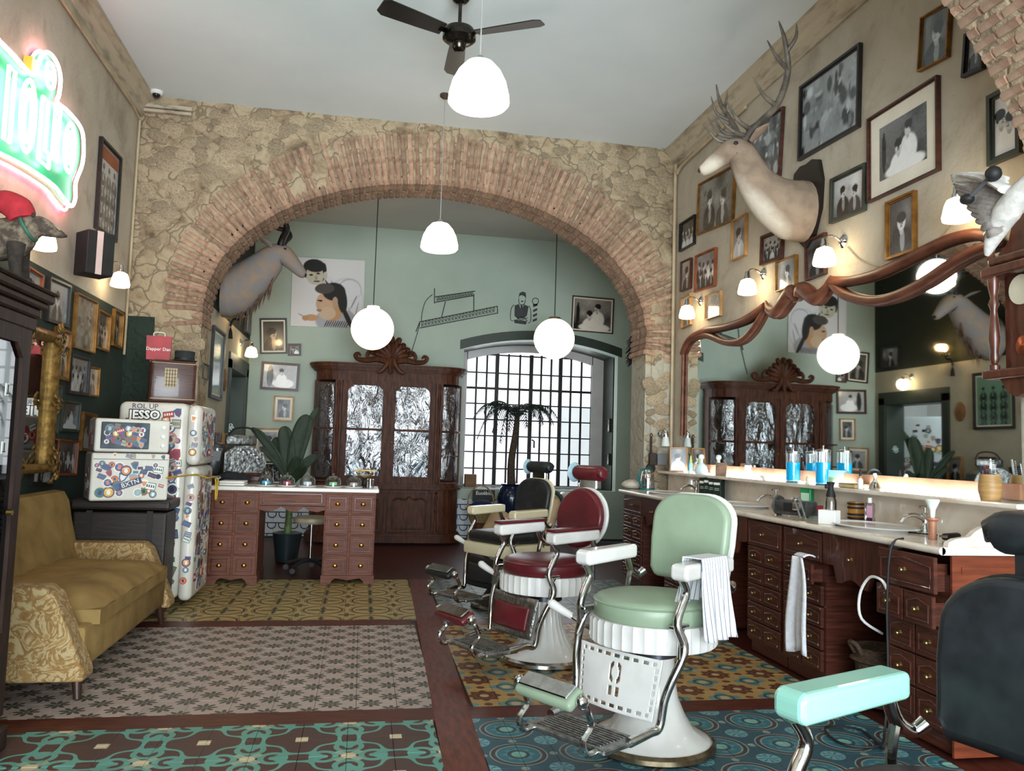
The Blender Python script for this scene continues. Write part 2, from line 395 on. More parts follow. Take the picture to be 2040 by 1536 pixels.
def rough_brick(l, w, h, seed):                      # l along x, w along y, h along z; a worn block
    rr = random.Random(seed); b = MB(); b.rbox((0, 0, 0), (l, w, h), min(l, w, h)*.22, 1)
    b.v = [(x+rr.uniform(-1, 1)*.004, y+rr.uniform(-1, 1)*.004, z+rr.uniform(-1, 1)*.004) for x, y, z in b.v]
    me = bpy.data.meshes.new('brick'); me.from_pydata(b.v, [], b.f); me.materials.append(BRICK); return me
BRM = [rough_brick(.60, .24, .042, s) for s in range(4)]
def put(name, me, parent, mat4):
    o = bpy.data.objects.new(name, me); COL.objects.link(o); o.parent = parent; o.matrix_local = mat4; return o
# arch length steps, so that courses are evenly spaced
ts, acc, prev = [], 0, None
for k in range(2001):
    a = -.12+(PI+.24)*k/2000; x, z = ell(a)
    if prev: acc += math.hypot(x-prev[0], z-prev[1])
    if prev is None or acc >= .058: ts.append(a); acc = 0
    prev = (x, z)
for k, a in enumerate(ts):
    x, z = ell(a); n = Vector((math.cos(a)/AA, 0, math.sin(a)/AB)).normalized()
    ln = .34+.18*max(0, math.sin(a))**.8; ln *= random.uniform(.95, 1.04)
    R3 = Matrix(((n.x, 0, -n.z), (0, 1, 0), (n.z, 0, n.x))).to_4x4()
    for q in range(2):
        s = ln/.60
        put('brick', BRM[(k*2+q) % 4], WARCH, TR(x+n.x*(ln/2-.01+random.uniform(-.008, .008)), YA+.105+q*.228+(random.uniform(-.012, .004) if q == 0 else 0), z+n.z*(ln/2-.01)) @ R3 @ Matrix.Diagonal((s, .98, 1.08, 1)))
def stone_mesh(seed):
    rr = random.Random(seed); bm = bmesh.new(); bmesh.ops.create_icosphere(bm, subdivisions=2, radius=1)
    for v in bm.verts:
        d = 1+.25*mnoise.noise(v.co*1.7+Vector((seed*3.1, 0, 0))); v.co = Vector((max(-.8, min(.8, v.co.x*d)), v.co.y*d*.8, max(-.75, min(.75, v.co.z*d))))
    me = bpy.data.meshes.new('stone'); bm.to_mesh(me); bm.free(); me.materials.append(STONE); shade(me, 50); return me
STM = [stone_mesh(s) for s in range(6)]
cnt = 0
for _ in range(4000):
    if cnt >= 240: break
    x, z = random.uniform(XL+.06, XR-.06), random.uniform(.9, ZC-.05)
    if inside(x, z, .06): continue
    if z > 2.2 and ((x-AXC)/2.72)**2+((z-AZ0)/1.95)**2 < 1: continue
    if x < -1.88 and z < 2.4: continue
    s = random.uniform(.04, .12)
    put('stone', STM[cnt % 6], WARCH, TR(x, YA+.012, z) @ RY(random.uniform(-.5, .5)) @ Matrix.Diagonal((s*1.25, random.uniform(.024, .042), s*.8, 1))); cnt += 1
# ---------------------------------------------------------------- nearer transverse arch (its right haunch shows at the top right)
FXC, FA, FB, FZ0, FY0, FY1 = .5, 2.5, 2.1, 2.03, 2.5, 3.05
fm = MB(); fr = [(FXC+FA, 0.0)]+[ell(PI*k/48, FA, FB, FXC, FZ0) for k in range(49)]+[(FXC-FA, 0.0)]
for k in range(len(fr)-1):
    (x0, z0), (x1, z1) = fr[k], fr[k+1]; b = len(fm.v)
    fm.add([(x0, FY0, z0), (x1, FY0, z1), (x1, FY1, z1), (x0, FY1, z0)], [(0, 1, 2, 3)])
    if abs(x0-x1) > 1e-6:
        for yy in (FY0, FY1): fm.add([(x0, yy, z0), (x1, yy, z1), (x1, yy, ZC), (x0, yy, ZC)], [(0, 1, 2, 3)])
for x0, x1 in ((FXC+FA, XR), (XL, FXC-FA)):
    for yy in (FY0, FY1): fm.add([(x0, yy, 0), (x1, yy, 0), (x1, yy, ZC), (x0, yy, ZC)], [(0, 1, 2, 3)])
WARCH2 = struct(fm.build('wall_arch', MW_RUB), 'brick lined arch crossing the room in front of the mirror')
BRS = [rough_brick(.26, .13, .046, s+20) for s in range(4)]
acc, prev, k = 0, None, 0
for i in range(1500):
    a = .02+1.25*i/1500; x, z = ell(a, FA, FB, FXC, FZ0)
    if prev: acc += math.hypot(x-prev[0], z-prev[1])
    prev = (x, z)
    if acc < .062: continue
    acc = 0; k += 1; n = Vector((math.cos(a)/FA, 0, math.sin(a)/FB)).normalized(); R3 = Matrix(((n.x, 0, -n.z), (0, 1, 0), (n.z, 0, n.x))).to_4x4()
    off = .066 if k % 2 else 0
    if k % 2: put('brick', BRS[k % 4], WARCH2, TR(x+n.x*.121, FY1-.028, z+n.z*.121) @ R3 @ Matrix.Diagonal((1, .48, 1, 1)))
    for q in range(4):
        y = FY1-.055-off-q*.132
        put('brick', BRS[(k+q) % 4], WARCH2, TR(x+n.x*.121+random.uniform(-.005, .005), y, z+n.z*.121) @ R3)
# ---------------------------------------------------------------- cornices and conduit
def cornice(sign, xw, n):
    prof = [(0, ZC-.20), (.02, ZC-.20), (.025, ZC-.165), (.05, ZC-.15), (.055, ZC-.11), (.085, ZC-.085), (.09, ZC-.05), (.12, ZC-.035), (.12, ZC-.001), (0, ZC-.001)]
    b = MB(); m = len(prof)
    vs = [(xw+sign*x, y, z) for y in (FY1, YA) for x, z in prof]
    fs = [tuple(range(m)), tuple(range(2*m-1, m-1, -1))]+[(i, m+i, m+(i+1) % m, (i+1) % m) for i in range(m)]
    b.add(vs, fs); return struct(b.build('trim_%d' % n, M('cornice_plaster', '#b0a48e', '#6d6150', 9, .85, 0, .5, (1, .4, 2), .5, .8, kind='World')), ('stained moulded cornice over the neon wall', 'stained moulded cornice over the picture wall')[n-3])
cornice(1, XL, 3); cornice(-1, XR, 4)
tag(MB().tube([(XR-.03, YA-.06, .95), (XR-.03, YA-.06, 3.95), (XR-.03, YA-.12, 4.12), (XR-.03, YA-.4, 4.17), (XR-.03, YA-1.6, 4.19)], .016, 8, 4).build('conduit', M('conduit_paint', '#b9a688', '#a39072', 6, .6), smooth=True), 'painted beige conduit running up the corner beside the arch', 'pipe')
tag(MB().tube([(XL+.02, YA-.06, 2.0), (XL+.02, YA-.06, 4.15), (XL+.03, YA-.3, 4.18), (XL+.03, 3.2, 4.19)], .011, 8).build('conduit', MATS['conduit_paint'], smooth=True), 'thin conduit in the corner by the framed hairstyle poster', 'pipe')
# plaster moulding fragment above the arch by the camera dome
tag(MB().rbox((XL+.25, YA-.03, ZC-.10), (.42, .05, .04), .01).rbox((XL+.25, YA-.04, ZC-.15), (.42, .05, .03), .01).build('moulding_fragment', MATS['cornice_plaster']), 'leftover piece of moulding on the stone wall under the camera dome', 'moulding')
# ---------------------------------------------------------------- floor
FLW = M('floor_dark_wood', '#4c2219', '#34150f', 4, .38, 0, .05, (14, 1, 1), ior=1.3, kind='World')
FLWX = M('floor_border_wood', '#6a3524', '#4a2217', 4, .38, 0, .05, (10, 2, 1), ior=1.3, kind='World', rnd=.1)
FLWX2 = M('floor_cross_wood', '#5c2c20', '#421d15', 4, .38, 0, .05, (2, 10, 1), ior=1.3, kind='World', rnd=.1)
FLOOR = slab('floor', (XL-.2, YF-.2, -.2), (4.4, YB+1.2, -.012), FLW, 'dark wooden floor of the barbershop')
def tilemat(name, per, ox, oy, fn, rough=.32):
    m, nt, bs = base(name); w = coords(nt, 'World'); g = nt.nodes.new('ShaderNodeSeparateXYZ'); nt.links.new(w, g.inputs[0])
    x = ((E(nt, g.outputs[0])-ox)*(2/per)).wrap(-1, 1); y = ((E(nt, g.outputs[1])-oy)*(2/per)).wrap(-1, 1)
    col = fn(nt, x, y); n = noise(nt, w, 7, 6); col = mixc(nt, n*.35, col, C('#4d4238'))
    nt.links.new(vary(nt, col, .05), bs.inputs['Base Color']); bs.inputs['Roughness'].default_value = .4; bs.inputs['IOR'].default_value = 1.3
    MATS[name] = m; return m
def flower(nt, x, y, r0, k, amp): a = y.at(x); return rad(x, y)-((a*k).cos()*amp+r0)
def f_star(nt, x, y):
    u, v = abs(x), abs(y); cx, cy = u-1, v-1
    def star(p, q): a = q.at(p); return rad(p, q)-(abs((a*4).cos())*.40+.20)
    d = star(x, y).mn(star(cx, cy)); col = mixc(nt, d.lt(0), C('#b09e93'), C('#4b4a41'))
    return mixc(nt, (abs(rad(x, y)-.13).lt(.03)).mx(abs(rad(cx, cy)-.13).lt(.03)), col, C('#8d8478'))
def f_vine(nt, x, y):
    u, v = abs(x), abs(y); col = C('#4a3230')
    fq = (x*PI).cos()+(y*PI).cos(); gq = (x*(2*PI)).cos()*(y*(2*PI)).cos(); lat = abs(fq+gq*.8).lt(.26); ring = abs(rad(u-.02, v-.50)-.24).lt(.06); ring2 = abs(rad(u-.5, v-.02)-.24).lt(.06); dot = rad(u, v-.5).lt(.09).mx(rad(u-.5, v).lt(.09))
    edge = ((u-1)*-1).lt(.09).mx(((v-1)*-1).lt(.09))*(u-v).wrap(-1, 1).gt(-2)
    c = mixc(nt, lat.mx(ring).mx(ring2).mx(dot), col, C('#5f9d8d'))
    c = mixc(nt, abs(u-v).lt(.12)*(u+v).lt(.5), c, C('#8fa893'))
    return mixc(nt, rad(u, v).lt(.15).mx((u.mx(v)*-1+1).lt(.13)*((u.mn(v))*-1+1).lt(.13)), c, C('#cfc29c'))
def f_yellow(nt, x, y):
    r = rad(x, y); u, v = abs(x)-1, abs(y)-1; c = C('#b39a64')
    c = mixc(nt, abs(r-.80).lt(.045).mx(abs(r-.90).lt(.018)), c, C('#4c4530'))
    c = mixc(nt, flower(nt, x, y, .34, 4, .2).lt(0)*(r.gt(.14)), c, C('#6b6a48'))
    c = mixc(nt, (abs(x).lt(.05).mx(abs(y).lt(.05)))*(r.lt(.66)), c, C('#3c3b2c'))
    return mixc(nt, flower(nt, u, v, .24, 4, .12).lt(0), c, C('#57563c'))
def f_flower(nt, x, y):
    u, v = abs(x)-1, abs(y)-1; r = rad(x, y); c = C('#b08d55')
    c = mixc(nt, flower(nt, x, y, .56, 8, .07).lt(0), c, C('#5b3326')); c = mixc(nt, abs(r-.36).lt(.05), c, C('#75452f')); c = mixc(nt, r.lt(.17), c, C('#c0a476'))
    c = mixc(nt, flower(nt, u, v, .54, 4, .12).lt(0), c, C('#5f8784')); r2 = rad(u, v); c = mixc(nt, abs(r2-.34).lt(.06), c, C('#3d4a44')); c = mixc(nt, r2.lt(.18), c, C('#b9a57a'))
    return mixc(nt, rad(u, y).lt(.16).mx(rad(x, v).lt(.16)), c, C('#6a3f2a'))
def f_blue(nt, x, y):
    u, v = abs(x)-1, abs(y)-1; r = rad(x, y); c = C('#2f5560')
    c = mixc(nt, r.lt(.72), c, C('#34707c')); c = mixc(nt, abs(r-.72).lt(.05), c, C('#4a3b38')); c = mixc(nt, abs(r-.80).lt(.02).mx(abs(r-.63).lt(.02)), c, C('#8b9c94'))
    c = mixc(nt, flower(nt, x, y, .40, 8, .06).lt(0), c, C('#4d8a92')); c = mixc(nt, abs(r-.27).lt(.05), c, C('#3b4a4c')); c = mixc(nt, r.lt(.2), c, C('#7fb3a4'))
    r2 = rad(u, v); c = mixc(nt, r2.lt(.34), c, C('#6fa0a5')); c = mixc(nt, (((v.at(u))*8).cos().gt(.6))*(r2.lt(.3)), c, C('#39666f'))
    return mixc(nt, (rad(u, y).lt(.12)).mx(rad(x, v).lt(.12)), c, C('#8a958c'))
def f_grey(nt, x, y):
    d = abs(abs(x)-abs(y)); c = mixc(nt, d.lt(.25), C('#3f4c47'), C('#77857c')); return mixc(nt, rad(x, y).lt(.35), c, C('#2d3833'))
TILE_ME = {}
def tile_mesh(s, m):
    b = MB(); b.rbox((0, 0, -.007), (s-.0016, s-.0016, .014), .0012, 1)
    me = bpy.data.meshes.new('tile'); me.from_pydata(b.v, [], b.f); me.materials.append(m); return me
XS0, XS1 = .40, .575                                  # wooden strip running away from the camera (drifts with depth)
def panel(label, x0, x1, y0, y1, s, mat, left):
    nxx, nyy = max(1, round((x1-x0)/s)), max(1, round((y1-y0)/s)); sx, sy = (x1-x0)/nxx, (y1-y0)/nyy
    bed = MB().box(((x0+x1)/2, (y0+y1)/2, -.011), (x1-x0, y1-y0, .002)).build('floor', M('tile_bed', '#3a332c', '#2c2722', 8, .9)); struct(bed, label)
    me = tile_mesh(s, mat); n = 0; rest = []
    cells = sorted(((i, j) for i in range(nxx) for j in range(nyy)), key=lambda c: (y0+c[1]*sy)+.2*abs(x0+(c[0]+.5)*sx))
    for i, j in cells:
        T = TR(x0+(i+.5)*sx, y0+(j+.5)*sy, random.uniform(-.0006, .0006)) @ Matrix.Diagonal((sx/s, sy/s, 1, 1))
        if n < 300: put('tile', me, bed, T); n += 1
        else: rest.append(T)
    if rest:
        b = MB(); q = MB().rbox((0, 0, -.007), (s-.0016, s-.0016, .014), .0012, 1)
        for T in rest: b.add(q.v, q.f, T)
        o = b.build('tile', mat, bed); o['kind'] = 'stuff'
    return bed
YS = [2.30, 3.86, 4.03, 5.85, 6.03, 7.78]             # cross strips between 1-2 and 3-4
panel('front floor panel of teal vine and maroon tiles', XL, XS0-.02, 2.66, 3.86, .2, tilemat('teal_vine_tiles', .4, .0, 3.86, f_vine), 1)
panel('floor panel of pale tiles with dark star flowers before the sofa', XL, XS0+.02, 4.03, 5.85, .195, tilemat('star_tiles', .195, XL, 4.03, f_star), 1)
panel('floor panel of yellow ringed tiles before the desk', -1.75, XS0+.08, 6.03, 7.78, .18, tilemat('yellow_ring_tiles', .36, XS0+.08, 6.03, f_yellow), 1)
panel('front floor panel of blue medallion tiles under the pale green chair', XS1-.02, 2.52, 2.66, 3.86, .15, tilemat('blue_medallion_tiles', .30, 1.0, 3.70, f_blue), 0)
panel('floor panel of brown and teal flower tiles under the burgundy chair', XS1+.02, 2.52, 4.03, 5.85, .14, tilemat('flower_tiles', .28, XS1+.1, 4.2, f_flower), 0)
panel('floor panel of grey green tiles under the black chair', XS1+.08, 2.52, 6.03, 7.78, .18, tilemat('grey_green_tiles', .18, XS1, 6.03, f_grey), 0)
fb = MB(); fb.prism([(XS0-.05, 2.3), (XS1-.05, 2.3), (XS1+.09, 7.8), (XS0+.09, 7.8)], .0, .012, Matrix(((1, 0, 0, 0), (0, 0, 1, 0), (0, -1, 0, .0015), (0, 0, 0, 1))))
struct(fb.build('floor', FLWX), 'wide reddish wooden board between the two rows of tile panels')
for y0, y1, lb in ((3.86, 4.03, 'cross board between the teal vine tiles and star tiles'), (5.85, 6.03, 'cross board between star tiles and yellow ringed tiles')):
    struct(MB().box(((XL+XS0)/2, (y0+y1)/2, -.006), (XS0-XL, y1-y0-.002, .012)).build('floor', FLWX2), lb)
for y0, y1, lb in ((3.86, 4.03, 'cross board between blue medallion tiles and flower tiles'), (5.85, 6.03, 'cross board between flower tiles and grey green tiles')):
    struct(MB().box(((2.5+XS1)/2, (y0+y1)/2, -.006), (2.52-XS1, y1-y0-.002, .012)).build('floor', FLWX2), lb)
# azulejo skirting of the rear wall: single glazed tiles
m, nt, bs = base('azulejo'); w = coords(nt, 'World'); g = nt.nodes.new('ShaderNodeSeparateXYZ'); nt.links.new(w, g.inputs[0])
ax = (E(nt, g.outputs[0])*(2/.14)).wrap(-1, 1); az = (E(nt, g.outputs[2])*(2/.14)).wrap(-1, 1)
colz = mixc(nt, (abs(rad(ax, az-.6)-.75).lt(.10)).mx(az.gt(.8)), C('#c9cfd0'), C('#2c3f63')); nt.links.new(colz, bs.inputs['Base Color']); bs.inputs['Roughness'].default_value = .2
AZ = m; azme = MB().rbox((0, 0, 0), (.1385, .012, .1385), .002, 1); azm = bpy.data.meshes.new('tile'); azm.from_pydata(azme.v, [], azme.f); azm.materials.append(AZ)
for i in range(int((NX0-XBL+1.9)/.14)):
    for j in range(4):
        x = XBL+.07+i*.14
        if x < 3.9: put('tile', azm, WBACK, TR(x, YB-.004, .07+j*.14))
slab('baseboard_back', (XBL, YB-.018, 0), (4.2, YB-.0105, .035), MW_GREEN)
# ================================================================ pictures
def paint(kind, seed, nx, ny, asp, tint=(1, 1, 1), lo=.03, hi=.75):
    rr = np.random.RandomState(seed); X, Y = np.meshgrid(np.linspace(0, 1, nx+1), np.linspace(0, 1, ny+1)); x = (X-.5)*asp; y = Y-.5   # y up, height 1
    g = np.full(X.shape, rr.uniform(.25, .62)) + rr.uniform(-.25, .25)*Y + rr.uniform(-.15, .15)*X
    for _ in range(7):
        cx, cy, s = rr.uniform(-.5, .5)*asp, rr.uniform(-.5, .5), rr.uniform(.06, .25); g += rr.uniform(-.22, .22)*np.exp(-((x-cx)**2+(y-cy)**2)/s**2)
    def el(cx, cy, rx, ry, v, soft=.25):
        d = ((x-cx)/rx)**2+((y-cy)/ry)**2; a = np.clip((1-d)/soft, 0, 1); g[:] = g*(1-a)+v*a
    def person(cx, cy, s, coat, hair=.06, turn=0):
        el(cx, cy-1.05*s, .72*s, .85*s, coat); el(cx+.05*s, cy-.75*s, .16*s, .5*s, min(.95, coat+.35)); el(cx, cy-.3*s, .14*s, .25*s, .6)
        el(cx, cy, .27*s, .37*s, .72); el(cx-turn*.07*s, cy+.2*s, .30*s, .24*s, hair); el(cx-turn*.2*s, cy+.06*s, .1*s, .2*s, hair)
        for k in (-1, 1): el(cx+(k*.1+turn*.06)*s, cy+.02*s, .045*s, .03*s, .12, .6)
        el(cx+turn*.08*s, cy-.17*s, .09*s, .03*s, .3, .6); el(cx+turn*.07*s, cy-.07*s, .035*s, .08*s, .55)
    if kind == 'portrait': person(rr.uniform(-.05, .05), .08, .55*min(1, asp*1.25), rr.choice([.12, .2, .75]), turn=rr.choice([-1, 0, 1]))
    elif kind == 'pair':
        person(-.18*asp, .12, .42, rr.choice([.12, .8]), turn=1); person(.2*asp, .02, .42, rr.choice([.85, .2]), turn=-1)
    elif kind == 'shave':
        person(.12*asp, .22, .36, .85, turn=-1); person(-.08*asp, -.02, .36, .9, turn=0); el(.05*asp, -.42, .45*asp, .16, .88); el(-.4*asp, 0, .06, .4, .08)
    elif kind == 'group':
        n = 4
        for k in range(n): person((-.36+.72*k/(n-1))*asp, .16+rr.uniform(-.04, .04), .30, rr.choice([.1, .2, .8]), turn=rr.choice([-1, 0, 1]))
        for k in range(3): person((-.28+.56*k/2)*asp, -.1, .30, rr.choice([.15, .75]))
    elif kind == 'chair':
        el(.1*asp, -.3, .35*asp, .22, .85); person(.05*asp, .2, .34, .9, turn=1); el(-.3*asp, .0, .1*asp, .5, .1)
    elif kind == 'heads':
        g[:] = .78
        for r in range(4):
            for c in range(3): person((-.3+.3*c)*asp, .22-.2*r, .15, .3)
    elif kind == 'busy':
        for _ in range(60): el(rr.uniform(-.5, .5)*asp, rr.uniform(-.5, .5), rr.uniform(.02, .12), rr.uniform(.03, .14), rr.uniform(.05, .8), .5)
    g = np.clip(g+rr.normal(0, .02, g.shape), 0, 1); g = np.clip((g-.5)*1.35+.5, 0, 1); g = lo+(hi*1.12-lo)*g
    return np.stack([g**1.7*t for t in tint], -1)
def canvas_mesh(name, w, h, col, mat=None, y=0.0):
    ny, nx = col.shape[0]-1, col.shape[1]-1
    b = MB().grid(nx, ny, lambda u, v: ((u-.5)*w, y, (v-.5)*h))
    me = bpy.data.meshes.new(name); me.from_pydata(b.v, [], b.f); me.update()
    at = me.attributes.new('Col', 'FLOAT_COLOR', 'POINT'); c4 = np.ones((col.shape[0]*col.shape[1], 4), np.float32); c4[:, :3] = col.reshape(-1, 3)
    at.data.foreach_set('color', c4.ravel()); me.materials.append(mat or PRINT); return me
def put_print(name, parent, w, h, col, y=0.0, mat=None, loc=None, label=None):
    o = bpy.data.objects.new(name, canvas_mesh(name, w, h, col, mat, y)); COL.objects.link(o); o.parent = parent
    if loc: o.location = loc
    if label: o['label'] = label
    return o
PLANES = {'R': (lambda p: onx(p[0], p[1], XR), -PI/2), 'L': (lambda p: onx(p[0], p[1], XL), PI/2), 'B': (lambda p: ony(p[0], p[1], YB), 0.0), 'D': (lambda p: onx(p[0], p[1], XBL), PI/2)}
def quad(plane, px):                                  # TL, TR, BR, BL pixels -> centre, width, height, tilt, heading
    f, rz = PLANES[plane]; q = [f(p) for p in px]; c = sum(q, Vector())/4
    u = Vector((math.cos(rz), math.sin(rz), 0)); e = (q[1]-q[0]+q[2]-q[3])/2; v = (q[0]-q[3]+q[1]-q[2])/2
    return c, e.length, v.length, math.atan2(-e.z, e.dot(u)), rz
def picture(label, plane, px, fm, bw=.03, kind='portrait', seed=1, mount=0.0, tint=(1, 1, 1), depth=.03, name='picture_frame', group=None, geo=None, lean=0.0, lo=.05, hi=.75, cat='picture'):
    c, w, h, tilt, rz = geo if geo else quad(plane, px); bw *= .72
    out = Vector((math.sin(rz), -math.cos(rz), 0))    # away from the wall
    t = thing(name, label, cat, c+out*.002, 0, group, rot=(lean, max(-.12, min(.12, tilt)), rz))
    b = MB(); y0, y1 = -depth, 0
    for sx, sz in ((-1, 0), (1, 0), (0, -1), (0, 1)):  # mitred moulding, stepped profile
        for (ia, ib, ya, yb) in ((0, .62*bw, y0, y1), (.62*bw, bw, y0*.6, y1)):
            o1, o2 = ia, ib
            if sx: xo, xi = sx*(w/2-o1), sx*(w/2-o2); pts = [(xo, -h/2+o1), (xi, -h/2+o2), (xi, h/2-o2), (xo, h/2-o1)]
            else: zo, zi = sz*(h/2-o1), sz*(h/2-o2); pts = [(-w/2+o1, zo), (-w/2+o2, zi), (w/2-o2, zi), (w/2-o1, zo)]
            b.prism(pts, ya, yb)
    b.build('moulding', fm, t)
    iw, ih = w-2*bw, h-2*bw
    if mount: MB().box((0, -.006, 0), (iw, .006, ih)).build('mount', PAPER, t); iw -= 2*mount; ih -= 2*mount
    n = 44 if max(iw, ih) > .25 else 26
    col = paint(kind, seed, n, max(8, int(n*ih/iw)) if ih < 2.2*iw else 2*n, iw/ih, tint, lo, hi)
    put_print('photograph', t, iw, ih, col, -.0105)
    if not mount: MB().box((0, -.004, 0), (iw, .008, ih)).build('backing', PAPER, t)
    return t
def zp(x0, y0, s, *pts): return [(x0+x/s, y0+y/s) for x, y in pts]
Z1 = lambda *p: zp(1330, 200, 3.84, *p)
Z2 = lambda *p: zp(1540, 0, 3.658, *p)
Z3 = lambda *p: zp(1340, 560, 3.84, *p)
Z4 = lambda *p: zp(0, 500, 3.071, *p)
SEP = (1.0, .9, .78); BLU = (.88, .96, 1.0)
picture('small black framed photo of people beside the corner conduit', 'R', Z1((105, 945), (220, 880), (223, 1090), (108, 1165)), FR_BLACK, .03, 'group', 11)
picture('gilt edged white sketch of two men under the stag chin', 'R', Z1((245, 625), (526, 522), (522, 890), (248, 1055)), FR_GOLD, .025, 'pair', 12, hi=.95)
picture('pale wood framed portrait hanging askew below the stag neck', 'R', Z1((500, 930), (602, 875), (632, 1170), (517, 1230)), FR_WOOD, .022, 'portrait', 13)
picture('dark brown framed group photograph under the stag chest', 'R', Z1((730, 1040), (895, 985), (900, 1205), (735, 1270)), FR_BROWN, .04, 'group', 14, hi=.6)
picture('thin gilt framed profile of a dark haired man above the moustache moulding', 'R', Z1((848, 1235), (1000, 1185), (1005, 1415), (852, 1470)), FR_GOLD, .016, 'portrait', 15, hi=.95, lo=.2)
picture('brown framed violet toned photo behind a lit wall lamp', 'R', Z1((1075, 1080), (1228, 1010), (1226, 1325), (1080, 1385)), FR_BROWN, .025, 'portrait', 16, tint=(.85, .82, .95))
picture('tall slate grey print in brown frame behind the antlers', 'R', Z1((620, 225), (900, 45), (880, 580), (612, 690)), FR_BROWN, .028, 'busy', 17, tint=BLU)
picture('large dark framed photo of barbers at work high on the wall', 'R', Z2((208, 640), (645, 325), (658, 915), (213, 1175)), FR_BLACK, .04, 'busy', 18, tint=BLU)
picture('large photograph of a shave in wide cream mount and maroon frame', 'R', Z2((712, 875), (1220, 550), (1237, 1240), (716, 1480)), FR_BROWN, .025, 'shave', 19, .085)
picture('dark grey framed photo of two people beside the stag plaque', 'R', Z1((1265, 610), (1532, 480), (1535, 840), (1270, 945)), FR_GREY, .04, 'pair', 20)
picture('gold beaded frame with a profile drawing of a young man', 'R', [(1769, 407), (1824, 380), (1834, 500), (1775, 517)], FR_GOLD, .03, 'portrait', 21, hi=.85, lo=.15)
picture('gilt framed drawing of a plumed head below the brick arch', 'R', Z2((1090, 130), (1300, 30), (1318, 390), (1095, 535)), FR_GOLD, .02, 'portrait', 22, lo=.15, hi=.8, tint=BLU)
picture('black framed portrait partly covered by the brick arch', 'R', Z2((1405, 265), (1560, 190), (1575, 490), (1425, 565)), FR_BLACK, .035, 'portrait', 23)
picture('olive and gold framed photo beside the brick arch foot', 'R', Z2((1590, 700), (1830, 585), (1830, 1110), (1595, 1225)), FR_GREY, .05, 'pair', 24)
picture('slim brown framed portrait low beside the corner conduit', 'R', Z1((120, 1240), (197, 1200), (190, 1440), (112, 1465)), FR_BROWN, .02, 'portrait', 25, tint=SEP)
picture('orange wood framed photograph of seated men', 'R', Z1((222, 1190), (378, 1135), (385, 1410), (230, 1475)), FR_ORANGE, .025, 'group', 26)
picture('pale framed sketch half hidden by the wall lamp nearest the arch', 'R', Z3((80, 130), (158, 90), (150, 330), (85, 370)), FR_WOOD, .018, 'portrait', 27, lo=.25, hi=.8)
picture('small faded page in thin wood frame near the mirror corner', 'R', Z3((270, 115), (390, 70), (378, 265), (265, 300)), FR_WOOD, .014, 'busy', 28, lo=.4, hi=.6, tint=SEP)
# left wall gallery on the green paint
picture('black framed portrait of a woman in grey tones', 'L', Z4((285, 155), (420, 215), (388, 465), (262, 425)), FR_BLACK, .035, 'portrait', 31)
picture('large sepia print in red and gilt frame', 'L', Z4((452, 250), (588, 320), (550, 625), (430, 592)), FR_GOLD, .022, 'busy', 32, tint=SEP, lo=.15, hi=.5)
picture('gilt framed reddish group print beside the large sepia print', 'L', Z4((585, 355), (668, 395), (640, 620), (565, 590)), FR_GOLD, .03, 'group', 33, tint=(1, .8, .72), hi=.6)
picture('narrow old gold frame nearest the stone wall', 'L', Z4((690, 355), (750, 390), (718, 597), (665, 572)), FR_GOLD, .04, 'portrait', 34, tint=SEP, hi=.55)
picture('orange framed photo half covered by the gilt carved mirror', 'L', Z4((205, 465), (325, 500), (295, 742), (185, 715)), FR_ORANGE, .03, 'portrait', 35)
picture('slim bright gold framed oval portrait', 'L', Z4((335, 462), (425, 500), (388, 795), (298, 770)), FR_GOLD, .04, 'portrait', 36, hi=.6)
picture('black framed photo of a crowd beside a small cream picture', 'L', Z4((415, 628), (532, 655), (515, 890), (398, 868)), FR_BLACK, .035, 'group', 37, hi=.6)
picture('small cream picture in thin gilt frame', 'L', Z4((525, 705), (590, 715), (583, 895), (518, 885)), FR_GOLD, .02, 'portrait', 38, tint=SEP, lo=.3, hi=.75)
picture('large dark framed street photograph next to the gilt carved mirror', 'L', Z4((235, 785), (360, 825), (330, 1130), (200, 1105)), FR_GREY, .04, 'busy', 39, hi=.6)
picture('green framed blue grey photograph above the brown framed interior photo', 'L', Z4((362, 910), (475, 925), (460, 1110), (350, 1100)), FR_GREY, .03, 'shave', 40, tint=BLU, hi=.6)
picture('narrow gilt framed photograph above the white appliances', 'L', Z4((490, 980), (572, 1000), (558, 1228), (478, 1222)), FR_GOLD, .035, 'pair', 41, hi=.5)
picture('black framed photo lowest on the green wall above the sofa back', 'L', Z4((195, 1130), (325, 1160), (297, 1440), (165, 1440)), FR_BLACK, .04, 'group', 42, hi=.55)
picture('brown and gilt framed interior photo above the sofa', 'L', Z4((335, 1150), (460, 1160), (445, 1375), (318, 1370)), FR_ORANGE, .025, 'group', 43, hi=.6)
picture('reddish framed picture mostly hidden behind the wardrobe cornice', 'L', Z4((150, 90), (245, 150), (215, 410), (115, 360)), FR_ORANGE, .03, 'portrait', 44)
ps = picture('black framed hairstyle poster with rows of heads under an orange heading', 'L', [(200, 274), (239, 318), (224, 481), (182, 452)], FR_BLACK, .045, 'heads', 45, lo=.1, hi=.62, name='hairstyle_poster', cat='poster')
_c, _w, _h, _t, _r = quad('L', [(200, 274), (239, 318), (224, 481), (182, 452)])
MB().box((0, -.0125, _h/2-.045-.05), (_w-.1, .002, .1)).build('heading_band', M('orange_print', '#9a5a3c', '#8a4c30', 5, .6), ps)
